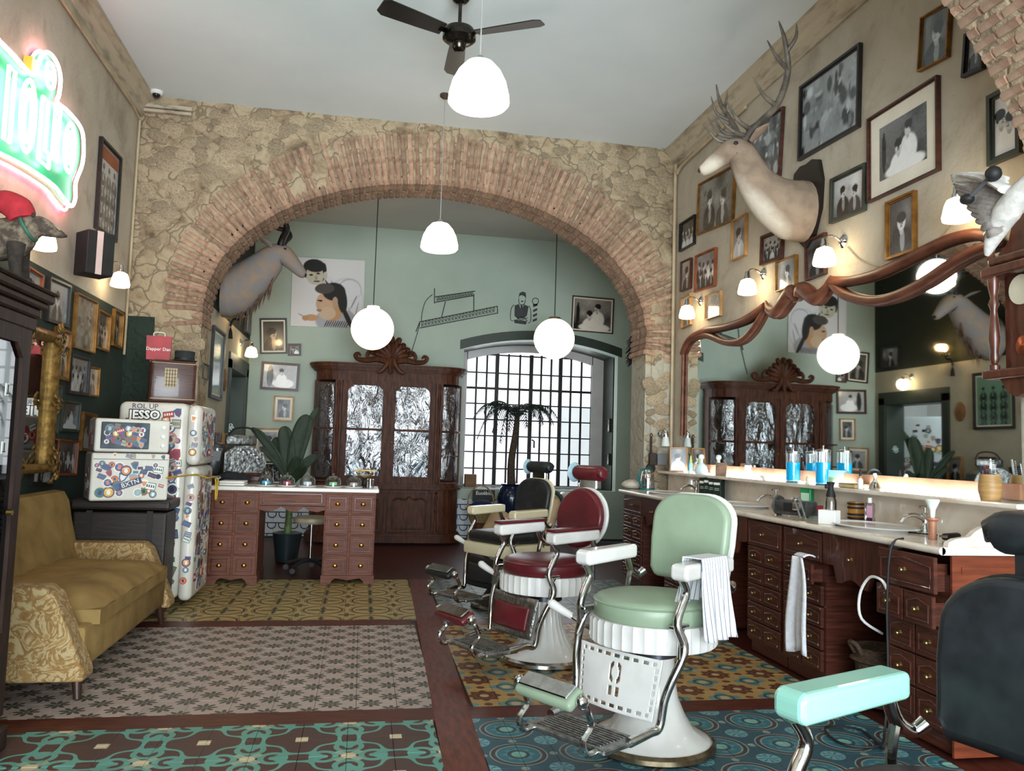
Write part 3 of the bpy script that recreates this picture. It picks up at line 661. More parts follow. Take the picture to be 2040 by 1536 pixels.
# rear wall
picture('black framed photograph of a quiffed singer with a guitar', 'B', [(518, 636), (573, 633), (571, 706), (518, 704)], FR_BLACK, .03, 'portrait', 51, .02, SEP, hi=.6)
picture('tiny brown framed photo beside the singer photograph', 'B', [(574, 685), (600, 685), (600, 709), (574, 709)], FR_BROWN, .035, 'pair', 52)
picture('wide brown framed photo of a seated customer in a white cape', 'B', [(522, 720), (598, 725), (594, 780), (518, 775)], FR_BROWN, .045, 'chair', 53, hi=.8)
picture('light wood framed photo of a dark haired young man', 'B', [(546, 788), (586, 790), (584, 840), (544, 838)], FR_WOOD, .025, 'portrait', 54, .03)
picture('old barbershop photograph in a thin brown frame above the window', 'B', [(1140, 588), (1224, 597), (1219, 665), (1137, 660)], FR_BROWN, .022, 'shave', 55, .02, SEP)
picture('pale framed print behind the banana plant', 'B', [(508, 852), (560, 853), (560, 908), (506, 908)], FR_WOOD, .03, 'portrait', 56, .03)
picture('black framed picture low behind the glass domes', 'B', [(506, 918), (565, 920), (565, 965), (506, 965)], FR_BLACK, .025, 'busy', 57, .02, hi=.4)
# rear side wall
lp = picture('tall black framed green poster with rows of heads behind the arch', 'D', [(424, 650), (447, 668), (434, 797), (412, 789)], FR_BLACK, .05, 'heads', 61, .02, tint=(.35, .7, .5), hi=.55)
picture('small green framed note near the stone pillar', 'D', [(399, 722), (411, 727), (410, 758), (398, 753)], FR_GREY, .02, 'busy', 62, lo=.3, hi=.7)
picture('black framed full length portrait high on the dark green paint', 'D', [(488, 610), (497, 620), (495, 668), (486, 662)], FR_BLACK, .04, 'portrait', 63)
# white canvas of a barber and customer: a plain hand painted stand-in
def canvas_art():
    nx, ny = 120, 116; X, Y = np.meshgrid(np.linspace(0, 1, nx+1), np.linspace(0, 1, ny+1)); Y = 1-Y; im = np.ones(X.shape+(3,))*np.array([.60, .58, .57])
    def el(cx, cy, rx, ry, c, rot=0, soft=.18):
        dx, dy = X-cx, Y-cy; ca, sa = math.cos(rot), math.sin(rot); d = ((dx*ca+dy*sa)/rx)**2+((-dx*sa+dy*ca)/ry)**2
        a = np.clip((1-d)/soft, 0, 1)[..., None]; im[:] = im*(1-a)+np.array(c)*a
    K, S, S2, G = (.012, .011, .01), (.46, .42, .32), (.42, .24, .12), (.33, .32, .34)
    el(.74, .62, .27, .36, (.40, .39, .41)); el(.74, .62, .26, .35, (.57, .56, .57)); el(.80, .44, .17, .17, (.35, .34, .36)); el(.80, .45, .16, .16, (.58, .57, .58)); el(.66, .42, .03, .06, K); el(.70, .52, .02, .12, (.42, .3, .18), -.5); el(.50, .36, .10, .10, (.56, .55, .56), .6); el(.47, .34, .012, .08, K, -.7); el(.58, .40, .010, .10, (.2, .19, .2), -.5); el(.86, .62, .012, .12, (.25, .24, .26), .4); el(.90, .75, .010, .14, (.3, .29, .3), .2); el(.82, .8, .010, .12, (.3, .29, .3), -.3); el(.40, .34, .06, .09, S)
    el(.30, .13, .16, .12, K); el(.42, .2, .05, .14, K, .1); el(.19, .2, .035, .1, K); el(.31, .25, .125, .15, S, -.15); el(.3, .14, .13, .07, K, .1); el(.355, .225, .03, .012, K); el(.26, .25, .03, .012, K); el(.34, .34, .05, .012, K, -.1); el(.33, .29, .018, .04, (.3, .26, .2)); el(.455, .25, .03, .06, S)
    el(.62, .9, .3, .2, G); el(.77, .84, .035, .24, K, -.45); el(.57, .7, .17, .22, S2); el(.46, .66, .13, .17, (.5, .32, .2)); el(.5, .8, .12, .1, (.5, .36, .24)); el(.58, .48, .17, .14, K); el(.7, .6, .07, .2, K, -.1); el(.45, .44, .14, .08, (.06, .05, .045), -.1); el(.6, .63, .04, .08, (.4, .26, .16))
    el(.39, .62, .04, .014, K); el(.385, .76, .04, .02, (.3, .15, .1)); el(.37, .68, .03, .06, (.46, .3, .2))
    el(.28, .87, .1, .05, (.45, .25, .12)); el(.2, .88, .05, .04, (.4, .22, .1)); el(.14, .84, .05, .006, (.15, .12, .1), .5)
    for k in range(11): el(.48+.03*k, .95, .007, .06, K, .4)
    return im
q = quad('B', [(582, 512), (727, 520), (724, 655), (580, 650)])
t = thing('canvas_painting', 'unframed white canvas painting of a barber behind his customer', 'painting', q[0]+Vector((0, -.002, 0)), rot=(0, q[3], 0))
MB().rbox((0, -.012, 0), (q[1], .022, q[2]), .003, 1).build('stretcher', M('canvas_edge', '#cfcac2', '#c2bcb2', 20, .9), t)
put_print('painted_face', t, q[1]-.004, q[2]-.004, canvas_art(), -.0245, mat=vcol('painted_canvas', .8, 0))
# ================================================================ left side of the front room
# ---- sofa
BROC = None
def brocade():
    m, nt, bs = base('brocade'); w = coords(nt, 'Object'); f = noise(nt, w, 9, 3, .5, 2.6); g = noise(nt, w, 30, 3)
    col = ramp(nt, f, [(.38, C('#a8946a')), (.44, C('#86622f')), (.5, C('#745024')), (.55, C('#ab9870')), (.62, C('#8d6a38'))]); col = mixc(nt, g*.3, col, C('#9b8255'))
    nt.links.new(col, bs.inputs['Base Color']); bs.inputs['Roughness'].default_value = .85; bump(nt, bs, f+g*.4, .4, .01); return m
BROC = brocade(); VELV = M('worn_gold_velvet', '#93794b', '#725b37', 5, .9, 0, .25, lo=.3, hi=.75, ior=1.2)
sofa = thing('sofa', 'worn gold velvet sofa with floral brocade arms against the green wall', 'sofa', (-1.70, 5.14, 0), 0)
SW = 1.74                                              # along y
def cushion(b, x0, x1, y0, y1, z0, z1, crown=.03, n=10):
    nx, ny = n, n*2
    def top(u, v):
        e = (1-(2*u-1)**6)*(1-(2*v-1)**10); return (x0+(x1-x0)*u, y0+(y1-y0)*v, z0+(z1-z0)*(.55+.45*e)+crown*e*(.6+.4*math.sin(v*PI)*1.0)+.006*math.sin(v*23+u*5))
    b.grid(nx, ny, top); b.box(((x0+x1)/2, (y0+y1)/2, z0+(z1-z0)*.27), (x1-x0, y1-y0, (z1-z0)*.56))
b = MB(); cushion(b, -.30, .44, -SW/2+.16, SW/2-.16, .33, .46); b.build('seat_cushion', VELV, sofa, True)
b = MB()                                               # back: leaning slab with rounded top
prof = [(-.12, .36), (-.17, .50), (-.22, .70), (-.245, .83), (-.28, .89), (-.34, .90), (-.37, .84), (-.40, .36)]
n = len(prof); ys = [-SW/2+.06, -.30, -.295, .30, .305, SW/2-.04]
for k in range(5):
    vs = [(x, y, z) for y in (ys[k], ys[k+1]) for x, z in prof]; b.add(vs, [(i, n+i, n+(i+1) % n, (i+1) % n) for i in range(n)])
b.add([(x, ys[0], z) for x, z in prof], [tuple(range(n))]); b.add([(x, ys[-1], z) for x, z in prof], [tuple(range(n-1, -1, -1))])
b.build('backrest', VELV, sofa, True)
b = MB(); b.rbox((.03, 0, .235), (.76, SW-.1, .21), .02); b.build('seat_rail', VELV, sofa, True)
for s in (-1, 1):
    b = MB(); pr = [(-.38, .11), (.45, .11), (.45, .15), (.30, .51), (.25, .55), (-.38, .55)]
    b.prism([(x, z) for x, z in pr], s*(SW/2-.0)-.08, s*(SW/2-.0)+.08)
    o = b.build('arm', BROC, sofa, False); mod = o.modifiers.new('round', 'BEVEL'); mod.width = .016; mod.segments = 3
for sx in (-.33, .38):
    for sy in (-1, 1): MB().tube([(sx, sy*(SW/2-.06), .13), (sx+.015, sy*(SW/2-.04), 0)], [.028, .018], 10).build('leg', M('sofa_leg_wood', '#3a2219', '#2a1710', 8, .4), sofa, True)
# ---- wardrobe at the left edge
WO = M('wardrobe_wood', '#33231c', '#20140f', 6, .5, 0, .1, (6, 6, 1), ior=1.25)
wr = thing('wardrobe', 'dark carved wardrobe with glazed doors beside the sofa', 'wardrobe', (-1.695, 3.19, 0)); wr.scale = (1, 1, .962)
# front faces +x, width along y .94, depth .62
b = MB(); b.box((-.30, 0, .95), (.02, .92, 1.75)); b.box((0, -.45, .95), (.6, .03, 1.75)); b.box((0, .45, .95), (.6, .03, 1.75)); b.box((0, 0, .09), (.6, .92, .02)); b.build('carcass', WO, wr)
b = MB(); b.rbox((.0, 0, .05), (.66, .98, .10), .012); b.build('plinth', WO, wr)
b = MB()
for k, (e, z, h) in enumerate(((.02, 1.80, .06), (.03, 1.85, .04), (.055, 1.885, .03), (.075, 1.92, .04), (.09, 1.945, .015))): b.rbox((.0, 0, z), (.62+2*e*.8, .92+2*e, h), .008, 1)
b.build('cornice', WO, wr)
for s in (-1, 1):
    d = MB(); yc = s*.225
    d.box((.305, yc-.19, .96), (.03, .07, 1.62)); d.box((.305, yc+.19, .96), (.03, .07, 1.62)); d.box((.305, yc, .32), (.03, .31, .36)); d.box((.305, yc, 1.74), (.03, .31, .07))
    for q in (-1, 1): d.prism([(0, 0), (.06, 0), (0, -.06)] if q < 0 else [(0, 0), (0, -.06), (-.06, 0)], -.015, .015, TR(.305, yc+q*.155, 1.705) @ RZ(PI/2))
    do = d.build('door', WO, wr); MB().box((.302, yc, 1.10), (.006, .31, 1.24)).build('glass', glassmat('dark_glass', (.5, .56, .53), .02, .95), do)
    MB().tube([(.325, yc+s*.10+.0, 1.0), (.345, yc+s*.10, 1.0)], .012, 8).build('knob', BRASS, do)
for z in (.5, .95, 1.38): MB().box((-.02, 0, z), (.5, .88, .02)).build('shelf', WO, wr)
for z in (.55, 1.0):
    MB().box((.05, .2, z+.10), (.25, .4, .22)).build('contents', BLACK, wr)
TAGC = M('clip_tag', '#d8dcd6', '#c4c9c2', 4, .5)
for px in ((13, 776), (5, 892)):
    p = onx(px[0], px[1], -1.372); t = thing('clip_tag', 'white tag with a black clip hanging on the wardrobe glass' + (', upper one' if px[1] < 800 else ', lower one'), 'tag', p, PI/2)
    MB().rbox((0, -.002, 0), (.034, .004, .05), .006, 1).build('card', TAGC, t); MB().tube([(0, -.006, .02), (0, -.006, -.015)], .002, 6).tube([(-.01, -.006, -.015), (.01, -.006, -.015)], .002, 6).build('clip', IRON, t)
# ---- badger with a red hat on the wardrobe
FUR = M('badger_fur', '#3a2f26', '#8a7a64', 14, .9, 0, .6, (1, 1, 1), .42, .72, 6); FURD = M('badger_dark_fur', '#1e1814', '#33291f', 22, .9, 0, .5); FURL = M('badger_pale_fur', '#b6a58a', '#8d7c62', 18, .9, 0, .4)
bp_ = ony(45, 545, 3.72); bz = 1.882
bd = thing('stuffed_badger', 'stuffed badger in a red felt hat standing on the wardrobe', 'taxidermy', (-1.44, 3.45, bz), -PI/2); bd.scale = (.56, .56, .56)
b = MB(); pts, rs = catmull([Vector(p) for p in [(-.04, -.36, .20), (-.03, -.24, .24), (-.02, -.08, .27), (.0, .08, .30), (.02, .17, .36), (.04, .25, .385), (.05, .33, .36), (.05, .40, .335), (.05, .425, .325)]], [(.03, .03), (.12, .12), (.14, .15), (.12, .15), (.085, .095), (.07, .075), (.05, .05), (.026, .026), (.012, .012)], 5)
b.loft(pts, rs, 14); b.build('body', FUR, bd, True)
for x, y in ((-.10, .10), (.09, .12), (-.10, -.22), (.08, -.22)):
    MB().tube([(x*.7, y, .24), (x*.95, y+.01, .12), (x, y+.03, .025), (x, y+.07, .012)], [.065, .045, .035, .025], 10, 3).build('leg', FURD, bd, True)
b = MB(); b.loft(*catmull([Vector((.045, .22, .462)), Vector((.055, .30, .425)), Vector((.058, .40, .362))], [(.022, .006), (.02, .008), (.012, .006)], 4), n=10); b.build('face_stripe', FURL, bd, True)
for s in (-1, 1):
    MB().sphere((.03+s*.055, .225, .45), (.02, .012, .022), 10, 6).build('ear', FURD, bd, True); MB().sphere((.048+s*.042, .32, .385), .009, 8, 6).build('eye', BLACK, bd, True)
MB().sphere((.05, .428, .327), (.016, .014, .012), 10, 6).build('nose', BLACK, bd, True)
MB().lathe([(.098, -.012), (.104, 0), (.098, .012)], 20, TR(.022, .175, .365) @ RX(-1.05)).build('collar', M('green_ribbon', '#2f5a45', '#27503c', 6, .6), bd, True)
hat = MB(); hat.loft(*catmull([Vector(p) for p in [(.03, .14, .42), (.02, .10, .50), (.0, .0, .55), (-.03, -.12, .53), (-.05, -.22, .46)]], [.085, .10, .085, .06, .03], 5), n=14); hat.build('hat', M('red_felt', '#a5232c', '#871a22', 10, .9, 0, .2), bd, True)
tag(MB().lathe([(.001, 0), (.07, 0), (.075, .01), (.055, .06), (.06, .10), (.085, .115), (.085, .125), (.001, .125)], 18, TR(-1.50, 3.22, bz)).build('wooden_stand', M('birch', '#a58a5c', '#7d6440', 10, .6), smooth=True), 'small pale turned wooden stand beside the badger on the wardrobe', 'stand')
# ---- carved gilt mirror behind the wardrobe
gm = thing('gilt_mirror', 'mirror in a carved gilt frame on the green wall behind the wardrobe', 'mirror', (XL+.06, 5.28, 1.48), PI/2)
gw, gh = 1.18, .98; b = MB()
for sx in (-1, 1): b.loft(*catmull([Vector((sx*gw/2-sx*.06, -.03, -gh/2+.06)), Vector((sx*gw/2-sx*.06, -.03, 0)), Vector((sx*gw/2-sx*.06, -.03, gh/2-.06))], [(.05, .03)]*3, 2), n=10)
for sz in (-1, 1): b.loft([(-gw/2+.06, -.03, sz*(gh/2-.06)), (gw/2-.06, -.03, sz*(gh/2-.06))], [(.05, .03)]*2, 10)
b.build('moulding', GILT, gm, True)
GD = M('gilt_carving', '#8a6c3a', '#5d4524', 30, .5, .6, .6)
def carve(b, c, r, n, seed, flat=.5):
    rr = random.Random(seed)
    for _ in range(n):
        a = rr.uniform(0, 2*PI); q = rr.uniform(0, r); p = Vector(c)+Vector((math.cos(a)*q, rr.uniform(-.015, 0), math.sin(a)*q)); s = r*rr.uniform(.25, .45)
        pts = [p+Vector((math.cos(a+k*.9)*s*(1-k*.2), -.012-.008*k, math.sin(a+k*.9)*s*(1-k*.2))) for k in range(4)]
        b.tube(pts, [s*.30, s*.32, s*.24, s*.08], 7, 2)
for i, (cx, cz, r) in enumerate(((1, 1, .10), (1, -1, .11), (-1, 1, .10), (-1, -1, .10), (1, 0, .07), (0, 1, .09), (0, -1, .07))):
    b = MB(); carve(b, (cx*(gw/2-.06), -.05, cz*(gh/2-.08)), r, 14, i); b.build('carved_ornament', GD, gm, True)
MIRM = M('mirror_silver', '#e8ecea', '#e2e6e4', 2, .02, 1)
MB().box((0, -.012, 0), (gw-.16, .004, gh-.16)).build('mirror_glass', MIRM, gm)
# ---- neon sign
NG = M('sign_green_board', '#1f8f5c', '#178350', 5, .4, emit='#27c98a', estr=.25); NW = M('neon_white_tube', '#ffffff', '#f4fff8', 3, .3, emit='#f2fff6', estr=5); NP = M('neon_pink_tube', '#ffb0c0', '#ff98b0', 3, .3, emit='#ff5a80', estr=16); NY = M('sign_yellow_board', '#c9b64a', '#b9a53c', 5, .5, emit='#d8c860', estr=.2)
ns = thing('neon_sign', 'glowing green, white and pink neon lettering on the plaster wall', 'neon sign', (XL, 5.40, 3.24), PI/2)
nl = lambda px, py: (onx(px, py, XL).y-5.40, onx(px, py, XL).z-3.24)
outl = [nl(*p) for p in [(-60, 60), (-30, 80), (0, 109), (29, 140), (42, 144), (57, 109), (71, 102), (88, 122), (96, 153), (93, 186), (89, 201), (111, 219), (137, 250), (144, 279), (142, 323), (128, 361), (127, 394), (118, 409), (100, 390), (82, 368), (40, 339), (0, 317), (-60, 290)]][::-1]
sp = [Vector((x, 0, z)) for x, z in outl]; sp2, _ = catmull(sp+[sp[0]], [0]*(len(sp)+1), 4)
MB().prism([(p.x, p.z) for p in sp2[:-1]], -.05, -.01).build('backboard', NG, ns)
MB().tube([(p.x, -.075, p.z) for p in sp2], .013, 8).build('outline_tube', NW, ns, True)
MB().tube([(p.x*1.02, -.03, p.z*1.04-.015) for p in sp2], .010, 8).build('glow_tube', NP, ns, True)
def letter(ch, x, z, w, h):
    y = -.085
    def o(cx, cz, rx, rz): return [(cx+rx*math.cos(a), y, cz+rz*math.sin(a)) for a in [2*PI*k/22 for k in range(23)]]
    if ch == 'O': paths = [o(x, z, w/2, h/2), o(x, z, w/4, h/2-.06)]
    elif ch == 'L': paths = [[(x-w/2, y, z+h/2), (x-w/2, y, z-h/2), (x+w/2, y, z-h/2), (x+w/2, y, z-h/2+.09), (x-w/2+.09, y, z-h/2+.09), (x-w/2+.09, y, z+h/2), (x-w/2, y, z+h/2)]]
    elif ch == 'I': paths = [[(x-.04, y, z-h/2), (x-.04, y, z+h/2), (x+.04, y, z+h/2), (x+.04, y, z-h/2), (x-.04, y, z-h/2)]]
    b = MB()
    for p in paths: b.tube(p, .012, 8)
    b.build('letter_tube', NW, ns, True)
for ch, px, py, w, h in (('I', -14, 205, .08, .42), ('O', 25, 228, .20, .44), ('L', 62, 262, .17, .40), ('I', 84, 262, .08, .36), ('O', 112, 292, .17, .34), ('O', 72, 148, .14, .16)): letter(ch, *nl(px, py), w, h)
MB().box((nl(48, 130)[0], -.03, nl(48, 130)[1]), (.06, .05, .10)).build('badge', NY, ns)
# ---- wall lamps
def sconce(label, mount, plane, energy=3.0, group='glass shaded wall lamps'):
    rz = PLANES[plane][1]; t = thing('wall_lamp', label, 'wall lamp', mount, rz, group)
    MB().lathe([(.001, 0), (.045, 0), (.045, .008), (.03, .02), (.014, .028), (.001, .03)], 18, RX(PI/2)).build('wall_plate', CHROME, t, True)
    MB().tube([(0, -.02, 0), (0, -.07, .03), (0, -.12, .025), (0, -.14, -.015)], .007, 8, 4).build('arm', CHROME, t, True)
    MB().lathe([(.001, .03), (.018, .03), (.02, 0), (.026, -.01), (.026, -.03)], 14, TR(0, -.14, -.02)).build('shade_holder', CHROME, t, True)
    MB().lathe([(.026, 0), (.05, -.012), (.062, -.04), (.075, -.10), (.072, -.118), (.05, -.125), (.001, -.128)], 18, TR(0, -.14, -.05)).build('shade', WARMB, t, True)
    l = bpy.data.lights.new('lamp_glow', 'POINT'); l.energy = energy; l.color = (1, .9, .74); l.shadow_soft_size = .082
    o = bpy.data.objects.new('lamp_glow', l); COL.objects.link(o); o.parent = t; o.location = (0, -.14, -.115); return t
sconce('lit glass wall lamp between the loudspeaker and the stone wall', onx(205, 528, XL), 'L')
sconce('lit glass wall lamp on the neon wall behind the badger', onx(42, 440, XL), 'L')
sconce('lit glass wall lamp nearest the stone arch on the picture wall', onx(1397, 600, XR), 'R')
sconce('lit glass wall lamp above the moustache curl', onx(1522, 546, XR), 'R')
sconce('lit glass wall lamp above the centre of the mirror', onx(1681, 481, XR), 'R')
sconce('lit glass wall lamp behind the white bird wing', onx(1955, 380, XR), 'R')
sconce('lit glass wall lamp over the dark green doorway', onx(478, 682, XBL), 'D', 3)
# ---- loudspeaker
t = thing('loudspeaker', 'black loudspeaker with a pale stripe on the neon wall', 'loudspeaker', onx(150, 505, XL)+Vector((.13, 0, 0)), .75)
MB().rbox((0, .0, 0), (.20, .20, .32), .008).build('cabinet', M('speaker_black', '#1c1a1c', '#262326', 14, .6), t); MB().box((-.012, -.1015, 0), (.045, .004, .32)).build('stripe', M('speaker_stripe', '#c9b3ac', '#bba59e', 5, .5), t)
MB().box((.055, -.1015, 0), (.08, .004, .30)).box((-.065, -.1015, 0), (.06, .004, .30)).build('grille', BLACK, t); MB().tube([(0, .1, 0), (-.07, .14, 0)], .02, 8).build('bracket', IRON, t)
# ---- dome camera
t = thing('security_camera', 'white dome security camera on the ceiling above the stone arch corner', 'camera', onz(312, 182, ZC))
MB().lathe([(.001, 0), (.055, 0), (.055, -.02), (.045, -.03), (.001, -.03)], 20).build('housing', WHITEP, t, True); MB().sphere((0, 0, -.032), (.035, .035, .03), 14, 8).build('dome', M('dark_dome', '#15151a', '#1c1c22', 5, .1), t, True)
# ---- trunk, small appliances, fridge
TRW = M('trunk_wood', '#2b211b', '#1b1410', 7, .5, 0, .2, (1, 8, 8))
tk = thing('travel_chest', 'old dark wooden trunk behind the sofa arm', 'trunk', (-1.66, 6.29, 0), .0)
MB().rbox((0, 0, .38), (.62, .32, .72), .015).build('box', TRW, tk); MB().rbox((0, 0, .79), (.66, .35, .07), .02).build('lid', TRW, tk)
for x in (-.2, .2): MB().box((x, -.163, .40), (.04, .006, .70)).build('strap', M('trunk_strap', '#1d1511', '#15100c', 8, .6), tk)
APP = M('appliance_white', '#d2cec2', '#c6c1b4', 4, .35); APS = M('appliance_grey', '#8f8b84', '#85817a', 4, .5)
STC = ['#b03a3f', '#1f1f22', '#e7e4dc', '#2d5f8a', '#3c7a4b', '#d9b23a', '#cf7a7a', '#8aa7b5', '#6d6a66', '#7b3f52', '#d88a4a', '#3b3b5c', '#a8b59a', '#efe9d8']
STM2 = [M('sticker_%s' % n, c, None, 18, .4, lo=.45, hi=.55) for n, c in zip(['red', 'black', 'white', 'blue', 'green', 'yellow', 'pink', 'pale_blue', 'grey', 'plum', 'orange', 'navy', 'sage', 'cream'], STC)]
def sticker_mesh(k):
    rr = random.Random(100+k); b = MB(); sh = k % 5
    def disc(r, y, n=18, sx=1, sz=1, c=(0, 0)): return [(c[0]+r*sx*math.cos(2*PI*i/n), c[1]+r*sz*math.sin(2*PI*i/n)) for i in range(n)]
    m = rr.sample(range(len(STM2)), 3)
    b.cur = 0
    if sh in (0, 3): b.prism(disc(.5, 0), -.001, 0); b.cur = 1; b.prism(disc(.38, 0), -.0014, -.001); b.cur = 2; b.prism(disc(.17, 0, 12, 1, 1.2, (.0, -.03)), -.0018, -.0014); b.prism([(-.3, .16), (.3, .16), (.26, .23), (-.26, .23)], -.0018, -.0014)
    elif sh in (1, 4):
        w, h = rr.uniform(.4, .55), rr.uniform(.22, .5); b.prism([(-w, -h), (w, -h), (w, h), (-w, h)], -.001, 0); b.cur = 1; b.prism([(-w*.86, -h*.8), (w*.86, -h*.8), (w*.86, h*.8), (-w*.86, h*.8)], -.0014, -.001); b.cur = 2
        for i in range(4): x = -w*.62+i*w*.41; b.prism([(x-w*.13, -h*.3), (x+w*.13, -h*.3), (x+w*.13*rr.uniform(.2, 1), h*.45), (x-w*.13, h*.35)], -.0018, -.0014)
    else: b.prism([(-.45, .35), (0, .5), (.45, .35), (.3, -.25), (0, -.55), (-.3, -.25)][::-1], -.001, 0); b.cur = 1; b.prism([(-.3, .22), (.3, .22), (.2, -.15), (0, -.38), (-.2, -.15)][::-1], -.0014, -.001)
    me = bpy.data.meshes.new('sticker'); me.from_pydata(b.v, [], b.f)
    for i in m: me.materials.append(STM2[i])
    me.polygons.foreach_set('material_index', b.mi); return me
STK = [sticker_mesh(k) for k in range(30)]
def stickers(parent, T, w, h, n, smin, smax, seed, avoid=()):
    rr = random.Random(seed); placed = []
    for _ in range(n*30):
        if len(placed) >= n: break
        s = rr.uniform(smin, smax); x, z = rr.uniform(-w/2+s*.5, w/2-s*.5), rr.uniform(-h/2+s*.5, h/2-s*.5)
        if any((x-a)**2+(z-c)**2 < ((s+q)*.31)**2 for a, c, q in placed): continue
        if any(abs(x-a) < aw and abs(z-c) < ah for a, c, aw, ah in avoid): continue
        placed.append((x, z, s)); put('sticker', STK[rr.randrange(30)], parent, T @ TR(x, -.0003*(len(placed) % 4), z) @ RY(rr.uniform(-.4, .4)) @ Matrix.Diagonal((s, 1, s, 1)))
BLKT = M('lettering_black', '#141414', '#1c1c1c', 5, .5); WHT = M('lettering_white', '#f0eee8', '#e6e4de', 5, .5)
def applbox(label, z0, w, d, h, seed, oven, name):
    t = thing(name, label, 'appliance', (-1.655, 6.20, z0), .42); cz = h/2
    MB().rbox((0, 0, cz), (w, d, h), .015).build('body', APS, t)
    MB().rbox((0, -d/2-.012, cz), (w, .03, h-.006), .012).build('front', APP, t)
    if oven:
        MB().rbox((-.05, -d/2-.03, cz), (w-.17, .012, h-.05), .02).build('window', M('oven_window', '#56636b', '#3a444a', 8, .12), t)
        for k in range(3): MB().lathe([(.001, 0), (.016, 0), (.014, .014), (.001, .014)], 14, TR(w/2-.045, -d/2-.027, h*.78-.065*k) @ RX(PI/2)).build('knob', WHITEP, t, True)
        stickers(t, TR(-.05, -d/2-.0365, cz), w-.18, h-.06, 26, .04, .075, seed)
    else:
        MB().box((0, -d/2-.0275, h-.045), (w-.02, .003, .003)).build('seam', BLACK, t)
        stickers(t, TR(0, -d/2-.0275, cz-.02), w-.02, h-.07, 34, .035, .08, seed, avoid=((.0, -.04, .07, .03),))
        stickers(t, TR(0, -d/2-.0275, h-.022), w-.02, .045, 5, .03, .04, seed+5)
        MB().box((.0, -d/2-.030, cz-.045), (.15, .003, .045), RY(-.35)).build('sticker', STM2[11], t); lettering('BXTN', .045, WHT, t, (0, -d/2-.0325, cz-.045), (PI/2, -.35, 0))
    stickers(t, TR(-w/2-.001, 0, cz) @ RZ(-PI/2), d-.06, h-.06, 5, .05, .09, seed+9)
    return t
applbox('lower white sticker covered mini fridge standing on the trunk', .825, .50, .30, .335, 3, False, 'mini_fridge')
applbox('upper sticker covered mini oven stacked on the mini fridge', 1.162, .48, .30, .235, 4, True, 'mini_oven')
fg = thing('refrigerator', 'tall rounded vintage refrigerator plastered with stickers', 'refrigerator', (-1.56, 6.80, 0))
FGW = M('fridge_white', '#d3cfc3', '#c4bfb2', 4, .3, coat=.3)
MB().rbox((-.01, 0, .80), (.50, .62, 1.48), .05, 4).build('body', FGW, fg, True)
for z0, z1 in ((.05, 1.06), (1.07, 1.53)):
    d = MB().rbox((.29, 0, (z0+z1)/2), (.10, .64, z1-z0), .045, 4).build('door', FGW, fg, True)
    stickers(d, TR(.3405, 0, (z0+z1)/2) @ RZ(PI/2), .56, z1-z0-.08, 75 if z1 < 1.2 else 34, .05, .11, int(z0*100)+1)
    stickers(d, TR(.29, -.3205, (z0+z1)/2), .08, z1-z0-.1, 12 if z1 < 1.2 else 6, .04, .07, int(z0*100)+2)
    MB().tube([(.35, .25, z0+.12 if z0 > 1 else z1-.10), (.40, .25, z0+.12 if z0 > 1 else z1-.10), (.41, .20, z0+.12 if z0 > 1 else z1-.10), (.41, .06, z0+.12 if z0 > 1 else z1-.10)], .012, 8, 3).build('handle', CHROME, d, True)
stickers(fg, TR(-.01, -.3105, .80), .46, 1.40, 120, .05, .11, 77, avoid=((-.10, .66, .19, .09),))
stickers(fg, TR(.12, -.3125, .62), .22, 1.2, 40, .05, .10, 177)
lettering('JESSO', .088, BLKT, fg, (-.07, -.3125, 1.44), (PI/2, 0, 0), .0006, .010); lettering('JESSO', .088, WHT, fg, (-.07, -.3145, 1.44), (PI/2, 0, 0), .0006, .003); lettering('ROL UP', .055, STM2[11], fg, (-.07, -.3125, 1.505))
for x in (-.18, .16):
    for y in (-.22, .22): MB().cyl((x, y, 0), (x, y, .07), .02).build('foot', BLACK, fg)
tag(MB().tube([onx(333, 952, -1.31)+Vector((.0, -.02, 0)), Vector((-1.23, 6.46, 1.0)), Vector((-1.17, 6.6, .97)), Vector((-1.155, 6.85, .96)), Vector((-1.15, 6.88, .80)), Vector((-1.15, 6.93, .80)), Vector((-1.15, 6.95, .95))], .007, 6, 4).build('yellow_rope', M('yellow_rope', '#c9a93a', '#a98a28', 30, .7), smooth=True), 'yellow rope tied round the refrigerator door', 'rope')
RDW = M('radio_walnut', '#4e2f26', '#3a2019', 8, .35, 0, .05, (1, 8, 8), coat=.2); RDT = M('radio_trim', '#b39c74', '#9c865f', 6, .5)
rd = thing('valve_radio', 'brown vintage radio with a small gold grille on the refrigerator', 'radio', (-1.52, 6.80, 1.541), .28)
MB().rbox((0, 0, .17), (.34, .32, .34), .03, 3).build('cabinet', RDW, rd, True)
MB().box((-.02, -.162, .20), (.09, .004, .15)).build('grille', RDT, rd); b = MB()
for k in range(4): b.box((-.05+.02*k, -.165, .20), (.004, .004, .14))
for k in range(5): b.box((-.02, -.165, .145+.028*k), (.085, .004, .003))
b.build('grille_bars', BLACK, rd); MB().box((0, -.161, .315), (.32, .003, .005)).box((0, -.161, .035), (.32, .003, .005)).build('trim', RDT, rd)
MB().box((.172, 0, .19), (.004, .24, .20)).build('speaker_cloth', RDT, rd)
bg = thing('red_gift_bag', 'red paper bag with white lettering on the radio', 'bag', (-1.62, 6.74, 1.883), .15)
MB().prism([(-.085, 0), (.085, 0), (.092, .19), (-.092, .19)], -.03, .03).build('bag', M('red_bag_paper', '#a8242a', '#8d1c22', 9, .5), bg); lettering('Dapper Dan', .036, WHT, bg, (0, -.0315, .085)); MB().tube([(-.04, -.031, .188), (-.035, -.035, .215), (.035, -.035, .215), (.04, -.031, .188)], .003, 6, 3).build('handle', WHT, bg)
